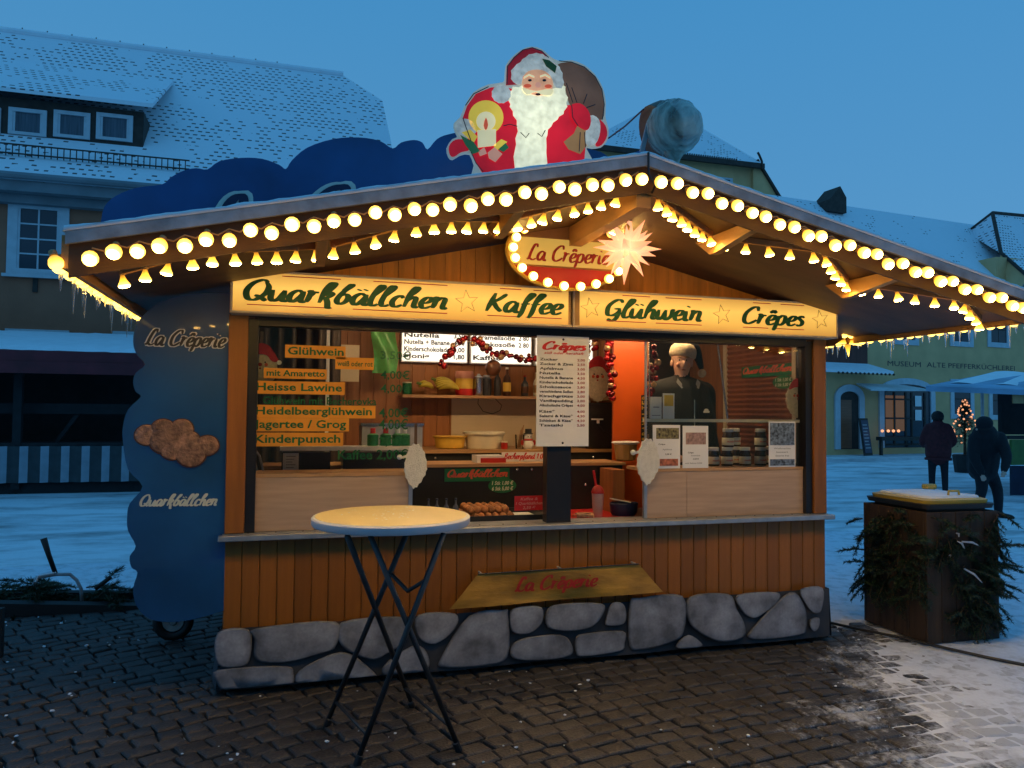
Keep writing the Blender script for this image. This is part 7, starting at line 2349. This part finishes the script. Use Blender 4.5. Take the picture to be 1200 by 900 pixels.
# ================================================================== THINGS ON THE SQUARE
# --- standing table
tc_ = Vector((-1.235, -0.95, 0))
tb = thing('bar_table', 'round white-rimmed standing table on crossed grey folding legs', 'table', tc_)
TZ = 1.13
M('table_top', (0.72, 0.58, 0.29), 0.35, 0.06, 6, 0.05, 40)
M('table_rim', (0.52, 0.54, 0.60), 0.45, 0.06)
M('table_leg', (0.040, 0.042, 0.046), 0.4, 0.25, 14, metal=0.3)
R_ = 0.388
m = MB(); m.lathe([(R_ - 0.03, 0), (R_ - 0.006, 0.004), (R_, 0.012), (R_, 0.038), (R_ - 0.006, 0.0445), (R_ - 0.016, 0.046)], tc_ + Vector((0, 0, TZ - 0.046)), 64); m.build('rim', 'table_rim', tb, smooth=40)
m = MB(); m.lathe([(R_ - 0.017, 0.0), (R_ - 0.019, 0.0025)], tc_ + Vector((0, 0, TZ - 0.0005)), 64); m.build('table_top', 'table_top', tb)
F_ = [PZ(383, 850), PZ(418, 897), PZ(483, 828), PZ(538, 880)]
T_ = lambda x, y: PZ(x, y, TZ - 0.05)
tops = [T_(482, 631), T_(524, 626), T_(405, 627), T_(432, 625)]
legs = [(F_[0], T_(478, 622)), (F_[1], T_(520, 625)), (F_[2], T_(407, 628)), (F_[3], T_(434, 628))]
for f_, t_ in legs:
    m = MB(); m.tube([f_ + Vector((0, 0, 0.012)), t_], 0.0135, 10); lg = m.build('leg', 'table_leg', tb, smooth=True)
    m = MB(); m.lathe([(0.018, 0.0), (0.019, 0.006), (0.018, 0.05), (0.0145, 0.052)], f_ + Vector((0, 0, 0.001)), 10, rot=(t_ - f_).to_track_quat('Z', 'Y').to_matrix()); m.build('rubber_foot', 'black_plastic', lg)
m = MB(); a = legs[0][0].lerp(legs[0][1], 0.13); b = legs[1][0].lerp(legs[1][1], 0.13); m.tube([a, b], 0.010, 8); m.build('stretcher', 'table_leg', tb, smooth=True)
m = MB(); a = legs[2][0].lerp(legs[2][1], 0.13); b = legs[3][0].lerp(legs[3][1], 0.13); m.tube([a, b], 0.010, 8); m.build('stretcher', 'table_leg', tb, smooth=True)
m = MB(); a = legs[0][0].lerp(legs[0][1], 0.80); b = legs[1][0].lerp(legs[1][1], 0.80); m.tube([a, (a + b) / 2 + Vector((0, 0, -0.07)), b], 0.010, 8); m.build('locking_bar', 'table_leg', tb, smooth=True)
rr = random.Random(9)
m = MB()
for i in range(50):
    an, rd = rr.uniform(0, 6.28), 0.25 * sqrt(rr.random())
    s_ = rr.uniform(0.002, 0.005)
    m.ball(tc_ + Vector((rd * cos(an), rd * sin(an) + 0.05, TZ + 0.002)), s_, 5, 4, (1.5, 1, 0.5))
m.build('snow_crumbs', 'snow', tb)['kind'] = 'stuff'

# --- crate with bin lid and fir branches
c0, c1, c2 = PZ(1003, 733), PZ(1087, 757), PZ(1172, 750)
dx_ = (c2 - c1); dxn = dx_.normalized()
dyn = Vector((-dxn.y, dxn.x, 0))
WB = dx_.length
DB = max(0.55, (c0 - c1).dot(dyn) * 1.15)
c1 = c1 - Vector((0, 0, 0))
HB = PP(1088, 601, c1, dyn).z
bx = thing('bin_crate', 'tall timber crate hung with fir branches holding a yellow-lidded bin', 'crate', c1, rotz=atan2(dxn.y, dxn.x))
M('crate_wood', (0.050, 0.027, 0.014), 0.7, 0.4, 3, 0.3, 40, stretch=(6, 6, 0.4), rnd=0.25)
nb_ = 5
DBk = DB * 1.0
for i in range(nb_):
    a, b = i * WB / nb_, (i + 1) * WB / nb_
    m = MB(); m.box(a + 0.002, b - 0.002, 0, 0.022, 0.012, HB, bev=0.003); m.build('board', 'crate_wood', bx, local=True)
    m = MB(); m.box(a + 0.002, b - 0.002, DBk - 0.022, DBk, 0.012, HB, bev=0.003); m.build('board', 'crate_wood', bx, local=True)
for i in range(4):
    a, b = 0.023 + i * (DBk - 0.046) / 4, 0.023 + (i + 1) * (DBk - 0.046) / 4
    for x in (0.0, WB - 0.022):
        m = MB(); m.box(x, x + 0.022, a + 0.002, b - 0.002, 0.012, HB, bev=0.003); m.build('board', 'crate_wood', bx, local=True)
M('bin_yellow', (0.52, 0.36, 0.06), 0.45, 0.12)
M('bin_dark', (0.02, 0.02, 0.02), 0.5, 0.2)
bn = thing('waste_bin', 'waste bin with snow-covered yellow lid standing inside the timber crate', 'bin', c1 + dxn * (WB / 2) + dyn * (DBk / 2), rotz=atan2(dxn.y, dxn.x))
hw_, hd_ = WB / 2 - 0.01, DBk / 2 - 0.01
m = MB(); m.box(-hw_ + 0.05, hw_ - 0.05, -hd_ + 0.05, hd_ - 0.05, 0.02, HB + 0.02); m.build('bin_body', 'bin_dark', bn, local=True)
m = MB()
def rrect(w, d, r, z):
    out = []
    for cx_, cy_, a0 in ((w - r, d - r, 0), (-w + r, d - r, 90), (-w + r, -d + r, 180), (w - r, -d + r, 270)):
        for k in range(5):
            an = radians(a0 + 22.5 * k)
            out.append(Vector((cx_ + r * cos(an), cy_ + r * sin(an), z)))
    return out
def loft(m, rings):
    n_ = len(rings[0])
    vs = [p for r_ in rings for p in r_]
    fs = [(k * n_ + i, k * n_ + (i + 1) % n_, (k + 1) * n_ + (i + 1) % n_, (k + 1) * n_ + i) for k in range(len(rings) - 1) for i in range(n_)]
    fs += [tuple(range(n_)), tuple(range((len(rings) - 1) * n_, len(rings) * n_))]
    m._add(vs, fs)
loft(m, [rrect(hw_ + 0.0, hd_ + 0.0, 0.06, HB + 0.021), rrect(hw_ + 0.01, hd_ + 0.01, 0.06, HB + 0.055)]); m.build('rim', 'bin_dark', bn, local=True)
m = MB(); loft(m, [rrect(hw_ - 0.02, hd_ - 0.02, 0.07, HB + 0.056), rrect(hw_ - 0.015, hd_ - 0.015, 0.07, HB + 0.082), rrect(hw_ - 0.05, hd_ - 0.05, 0.07, HB + 0.092)]); m.build('lid', 'bin_yellow', bn, smooth=40, local=True)
m = MB(); loft(m, [rrect(hw_ - 0.055, hd_ - 0.055, 0.07, HB + 0.0925), rrect(hw_ - 0.06, hd_ - 0.06, 0.07, HB + 0.106), rrect(hw_ - 0.13, hd_ - 0.11, 0.06, HB + 0.112)]); m.build('snow_layer', 'snow', bn, smooth=40, local=True)
m = MB(); hx = -hw_ + 0.34; m.tube([(hx - 0.05, -hd_ + 0.10, HB + 0.10), (hx - 0.045, -hd_ + 0.10, HB + 0.14), (hx + 0.045, -hd_ + 0.10, HB + 0.14), (hx + 0.05, -hd_ + 0.10, HB + 0.10)], 0.009, 8); m.build('handle', 'bin_yellow', bn, smooth=True, local=True)
m = MB(); hx = hw_ - 0.10; m.box(hx - 0.06, hx + 0.05, hd_ - 0.14, hd_ - 0.08, HB + 0.11, HB + 0.15, bev=0.01); m.build('hinge', 'bin_yellow', bn, local=True)
# fir branches
def fir_branch(parent, base, d, l, rnd, dens=95, local=True, name='fir_branch', twigmat='fir_twig', nl=0.03):
    d = Vector(d).normalized()
    side = d.cross(Vector((0, 0, 1)))
    if side.length < 0.1:
        side = Vector((1, 0, 0))
    side.normalize()
    up = side.cross(d)
    droop = Vector((0, 0, -0.25 * l))
    spine = [Vector(base) + d * (l * t_) + droop * t_ * t_ for t_ in (0, 0.33, 0.66, 1.0)]
    m = MB()
    m.tube(spine, [0.006, 0.005, 0.004, 0.002], 4)
    b = m.build(name, twigmat, parent, local=local)
    lines = [(spine, 1.0)]
    for k in range(7):
        t_ = 0.15 + 0.11 * k
        p = Vector(base) + d * (l * t_) + droop * t_ * t_
        sd = side * (1 if k % 2 else -1)
        q = p + (d * 0.7 + sd * 0.75 + up * rnd.uniform(-0.3, 0.3)).normalized() * l * 0.42 * (1 - t_ * 0.7) + droop * 0.25
        lines.append(([p, p.lerp(q, 0.5), q], 0.8))
    vs, fs = [], []
    for ln, sc in lines:
        tot = sum((ln[i + 1] - ln[i]).length for i in range(len(ln) - 1))
        n_ = max(6, int(tot * dens * 3.2))
        for k in range(n_):
            t_ = (k + rnd.random()) / n_ * (len(ln) - 1)
            i = min(int(t_), len(ln) - 2)
            p = ln[i].lerp(ln[i + 1], t_ - i)
            ax = (ln[i + 1] - ln[i]).normalized()
            an = rnd.uniform(0, 2 * pi)
            o1 = ax.orthogonal().normalized(); o2 = ax.cross(o1)
            rad = o1 * cos(an) + o2 * sin(an)
            tip = p + (ax * 0.7 + rad).normalized() * nl * rnd.uniform(0.7, 1.2) * sc
            w_ = ax.cross(rad).normalized() * 0.0034
            o_ = len(vs)
            vs += [p + w_, p - w_, tip]
            fs.append((o_, o_ + 1, o_ + 2))
    m = MB(); m._add(vs, fs)
    nd = m.build('needles', 'fir', b, local=True, fixn=False)
    nd['kind'] = 'stuff'
    return b
rr = random.Random(21)
for i in range(190):
    f_ = i % 5
    if f_ in (0, 1):
        base = (rr.uniform(0.02, WB), -0.012, rr.uniform(0.15, HB)); dr_ = (rr.uniform(-1, 1), -0.22, rr.uniform(-0.9, 0.2))
        if base[0] < WB * 0.35 and base[2] < HB * 0.6:
            base = (base[0] + WB * 0.5, base[1], base[2])
    elif f_ in (2, 3):
        base = (-0.012, rr.uniform(0.0, DBk), rr.uniform(0.3, HB)); dr_ = (-0.28, rr.uniform(-1, 0.6), rr.uniform(-0.8, 0.3))
    else:
        base = (WB + 0.012, rr.uniform(0.0, DBk), rr.uniform(0.15, HB)); dr_ = (0.32, rr.uniform(-1, 0.6), rr.uniform(-0.9, 0.2))
    fir_branch(bx, base, dr_, rr.uniform(0.13, 0.24), rr, dens=110)
for i in range(5):
    m = MB(); x = rr.uniform(0.2, 0.5) * WB; z = HB * rr.uniform(0.55, 0.85); a = Vector((x, -0.05, z)); b = a + Vector((rr.uniform(-0.12, 0.14), -0.02, rr.uniform(-0.14, 0.06))); m.tube([a, (a + b) / 2 + Vector((0, -0.01, 0.012)), b], [0.006, 0.008, 0.003], 5); m.build('snowy_twig', 'snow_dirty', bx, local=True)

# --- cable on the ground at right
pts = [PZ(x, y, 0.02) for x, y in ((930, 722), (965, 728), (1010, 738), (1060, 748), (1110, 760), (1160, 771), (1210, 781), (1300, 796))]
m = MB(); m.tube(pts, 0.011, 6); o = m.build('ground_cable', 'black_plastic', smooth=True); tag(o, 'black cable lying on the snow from the stall past the crate', 'cable')

# --- drawbar, jockey stand, wheel and fir heap left of the stall
db_ = thing('trailer_drawbar', 'black trailer drawbar with upright handle at left of the stall', 'drawbar', PZ(60, 712))
g0 = PZ(150, 705)
def GPt(x, y, z):     # point over the ground line of the drawbar (plane y = 2.35)
    return PY(x, y, 2.35)
m = MB()
m.bar(PY(-60, 712, 2.2) , PY(240, 716, 2.2), 0.12, 0.10); m.bar(PY(-60, 700, 2.6), PY(240, 700, 2.6), 0.10, 0.10); m.build('beam', 'black_matte', db_)
m = MB(); m.tube([PY(65, 672, 2.3), PY(57, 650, 2.3), PY(51, 631, 2.3)], [0.018, 0.020, 0.026], 8); m.build('brake_lever', 'black_matte', db_, smooth=True)
m = MB(); m.tube([PY(40, 684, 2.3), PY(43, 677, 2.3), PY(66, 673, 2.3), PY(82, 673, 2.3), PY(90, 680, 2.3), PY(95, 690, 2.3), PY(96, 706, 2.3)], 0.014, 8); m.build('handle_bar', 'trim_grey', db_, smooth=True)
m = MB(); m.tube([PY(42, 682, 2.29), PY(45, 675, 2.29), PY(66, 671, 2.29)], 0.010, 6); m.build('snow_on_handle', 'snow', db_)
m = MB(); m.tube([PY(112, 690, 2.3), PY(130, 676, 2.3)], 0.018, 8); m.build('crank', 'black_matte', db_, smooth=True)
m = MB(); m.tube([PY(104, 722, 2.0), PY(110, 736, 1.9), PY(126, 742, 1.9), PY(146, 736, 1.9), PY(158, 718, 2.0)], 0.008, 6); m.build('hose', 'black_plastic', db_, smooth=True)
m = MB(); p = PZ(0, 770); m.box(p.x - 0.04, p.x + 0.012, p.y - 0.03, p.y + 0.03, 0.0, 0.32); m.build('support_leg', 'black_matte', db_)
rr = random.Random(8)
hp_ = thing('fir_heap', 'low heap of dark fir cuttings along the drawbar', 'fir cuttings', PZ(90, 712))
for i in range(60):
    x = rr.uniform(-30, 158)
    p = PZ(x, rr.uniform(700, 716), 0.0) + Vector((0, 0, rr.uniform(0.02, 0.14)))
    fir_branch(hp_, p - Vector(hp_.location), (rr.uniform(-1, 1), rr.uniform(-0.6, 0.6), rr.uniform(-0.05, 0.25)), rr.uniform(0.2, 0.38), rr, dens=90, nl=0.045)
# jockey wheel of the drawbar, under the cloud board
WV = 1.15
p = PY(203, 735, WV)
m = MB()
RWh, zW = 0.105, 0.14
ring = []
for k in range(24):
    an = 2 * pi * k / 24
    ring.append(Vector((p.x + RWh * cos(an), WV, zW + RWh * sin(an))))
m.tube(ring + [ring[0]], 0.032, 8, cap=False); jw = m.build('jockey_wheel', 'black_matte', db_, smooth=True)
m = MB(); m.lathe([(0.08, 0.0), (0.07, 0.012), (0.03, 0.008), (0.02, 0.03)], (p.x, WV, zW), 20, axis='-y'); m.build('rim', 'steel', jw, smooth=40)
m = MB(); m.bar((p.x, WV + 0.05, zW), (p.x, WV + 0.05, 0.75), 0.05, 0.05, up=(0, 1, 0)); m.build('jockey_stand', 'black_matte', db_)

# --- lit fir tree in front of the museum
tp_ = PZ(1131, 556)
tp_ = CAM + (ray(1131, 530)) * 22.0
tp_.z = 0
ft = thing('fir_tree', 'small fir tree wound with warm fairy lights before the museum', 'tree', tp_)
dist = (tp_ - CAM).dot(_fw)
hT = (PP(1131, 468, tp_, _fw).z)
m = MB(); m.tube([(0, 0, 0.0), (0, 0, hT * 0.9)], [0.06, 0.015], 6); m.build('trunk', 'fir_twig', ft, local=True)
m = MB()
rr = random.Random(13)
vs, fs = [], []
zb_ = PP(1131, 518, tp_, _fw).z
for i in range(4200):
    t_ = rr.random() ** 0.8
    z = zb_ + (hT - zb_) * t_
    tier = 0.75 + 0.25 * ((t_ * 4) % 1.0 < 0.5)
    r_ = 0.46 * (1 - t_) ** 0.9 * sqrt(rr.random()) * tier + 0.02
    an = rr.uniform(0, 6.283)
    p = Vector((r_ * cos(an), r_ * sin(an), z - r_ * 0.25))
    d_ = Vector((cos(an), sin(an), -0.25 + rr.uniform(-0.4, 0.3))).normalized() * rr.uniform(0.06, 0.12)
    w_ = Vector((-sin(an), cos(an), rr.uniform(-0.3, 0.3))) * 0.012
    o_ = len(vs); vs += [p + w_, p - w_, p + d_]; fs.append((o_, o_ + 1, o_ + 2))
m._add(vs, fs); m.build('crown', 'fir', ft, local=True, fixn=False)
m = MB(); m.lathe([(0.28, 0), (0.34, 0.5), (0.30, 0.52)], (0, 0, 0.0), 12); m.build('tub', 'black_matte', ft, local=True)
lm = MB(); lm.ball((0, 0, 0), 0.028, 6, 5); lme = lm.mesh('fairy_light', 'fairy')
for i in range(64):
    t_ = (i + 0.5) / 64
    t_ = 1 - (1 - t_) ** 1.2 if i % 7 else rr.random()
    z = zb_ + (hT - zb_) * t_
    r_ = (0.48 * (1 - t_) ** 0.9 + 0.03)
    an = i * 2.4
    link('fairy_light', lme, ft, (r_ * cos(an), r_ * sin(an), z - r_ * 0.25))

# --- awning stall at right
AV = 7.4
aw = thing('awning_stall', 'market stall under a wide pale blue snowy awning at right', 'stall', (PY(1215, 590, AV).x, AV, 0))
M('awning_blue', (0.22, 0.36, 0.52), 0.5, 0.3, 2, 0.2, 8, stretch=(0.6, 2, 1))
M('panel_green', (0.06, 0.16, 0.02), 0.5, 0.2)
M('cloth_navy', (0.012, 0.02, 0.05), 0.8, 0.3)
fA, fB = PY(1085, 452, AV - 1.0), PY(1330, 462, AV - 1.0)
gA, gB = PY(1168, 436, AV + 0.8), PY(1400, 440, AV + 0.8)
bA, bB = PY(1120, 452, AV + 2.6), PY(1400, 458, AV + 2.6)
m = MB(); m._add([fA, fB, gB, gA, bB, bA], [(0, 1, 2, 3), (3, 2, 4, 5), (0, 3, 5)])
o = m.build('awning', 'awning_blue', aw)
m = MB(); dn = Vector((0, 0, -0.10)); m._add([fA, fB, fB + dn, fA + dn, bA, bA + dn], [(0, 1, 2, 3), (4, 0, 3, 5)]); m.build('valance', 'awning_blue', aw)
m = MB()
m.grid(24, 6, lambda a, b: fA.lerp(fB, 0.06 + a * 0.94).lerp(gA.lerp(gB, a), 0.15 + b * 0.83) + Vector((0, 0, 0.02 + 0.015 * sin(a * 30)))); m.build('awning_snow', 'snow', aw, smooth=True)
for x in (1152, 1290):
    p = PY(x, 540, AV); m = MB(); m.tube([(p.x, AV, 0.0), (p.x, AV, PY(x, 452, AV).z)], 0.03, 8); m.build('pole', 'steel', aw)
p = PY(1186, 560, AV)
zc = PY(1190, 512, AV).z; zg = PY(1190, 545, AV).z
m = MB(); m.box(p.x, p.x + 3, AV + 0.06, AV + 0.8, zc - 0.05, zc); m.build('counter', 'black_matte', aw)
m = MB(); m.box(p.x, p.x + 3, AV, AV + 0.05, zg, zc - 0.06); m.build('green_panel', 'panel_green', aw)
m = MB(); m.grid(20, 3, lambda a, b: Vector((p.x - 0.1 + 3 * a, AV - 0.03 + 0.03 * sin(a * 40), 0.02 + b * (zg - 0.03)))); m.build('cloth', 'cloth_navy', aw, smooth=True, fixn=False)
m = MB(); m.box(p.x + 1.6, p.x + 3.5, AV + 1.6, AV + 1.7, zc, zc + 1.2); m.build('back_wall', 'stall_dark', aw)
p = PY(1145, 470, AV); m = MB(); m.box(p.x - 0.12, p.x + 0.15, AV - 0.9, AV - 0.88, PY(1145, 472, AV - .9).z, PY(1145, 454, AV - .9).z); m.build('hanging_sign', 'p_tan', aw)
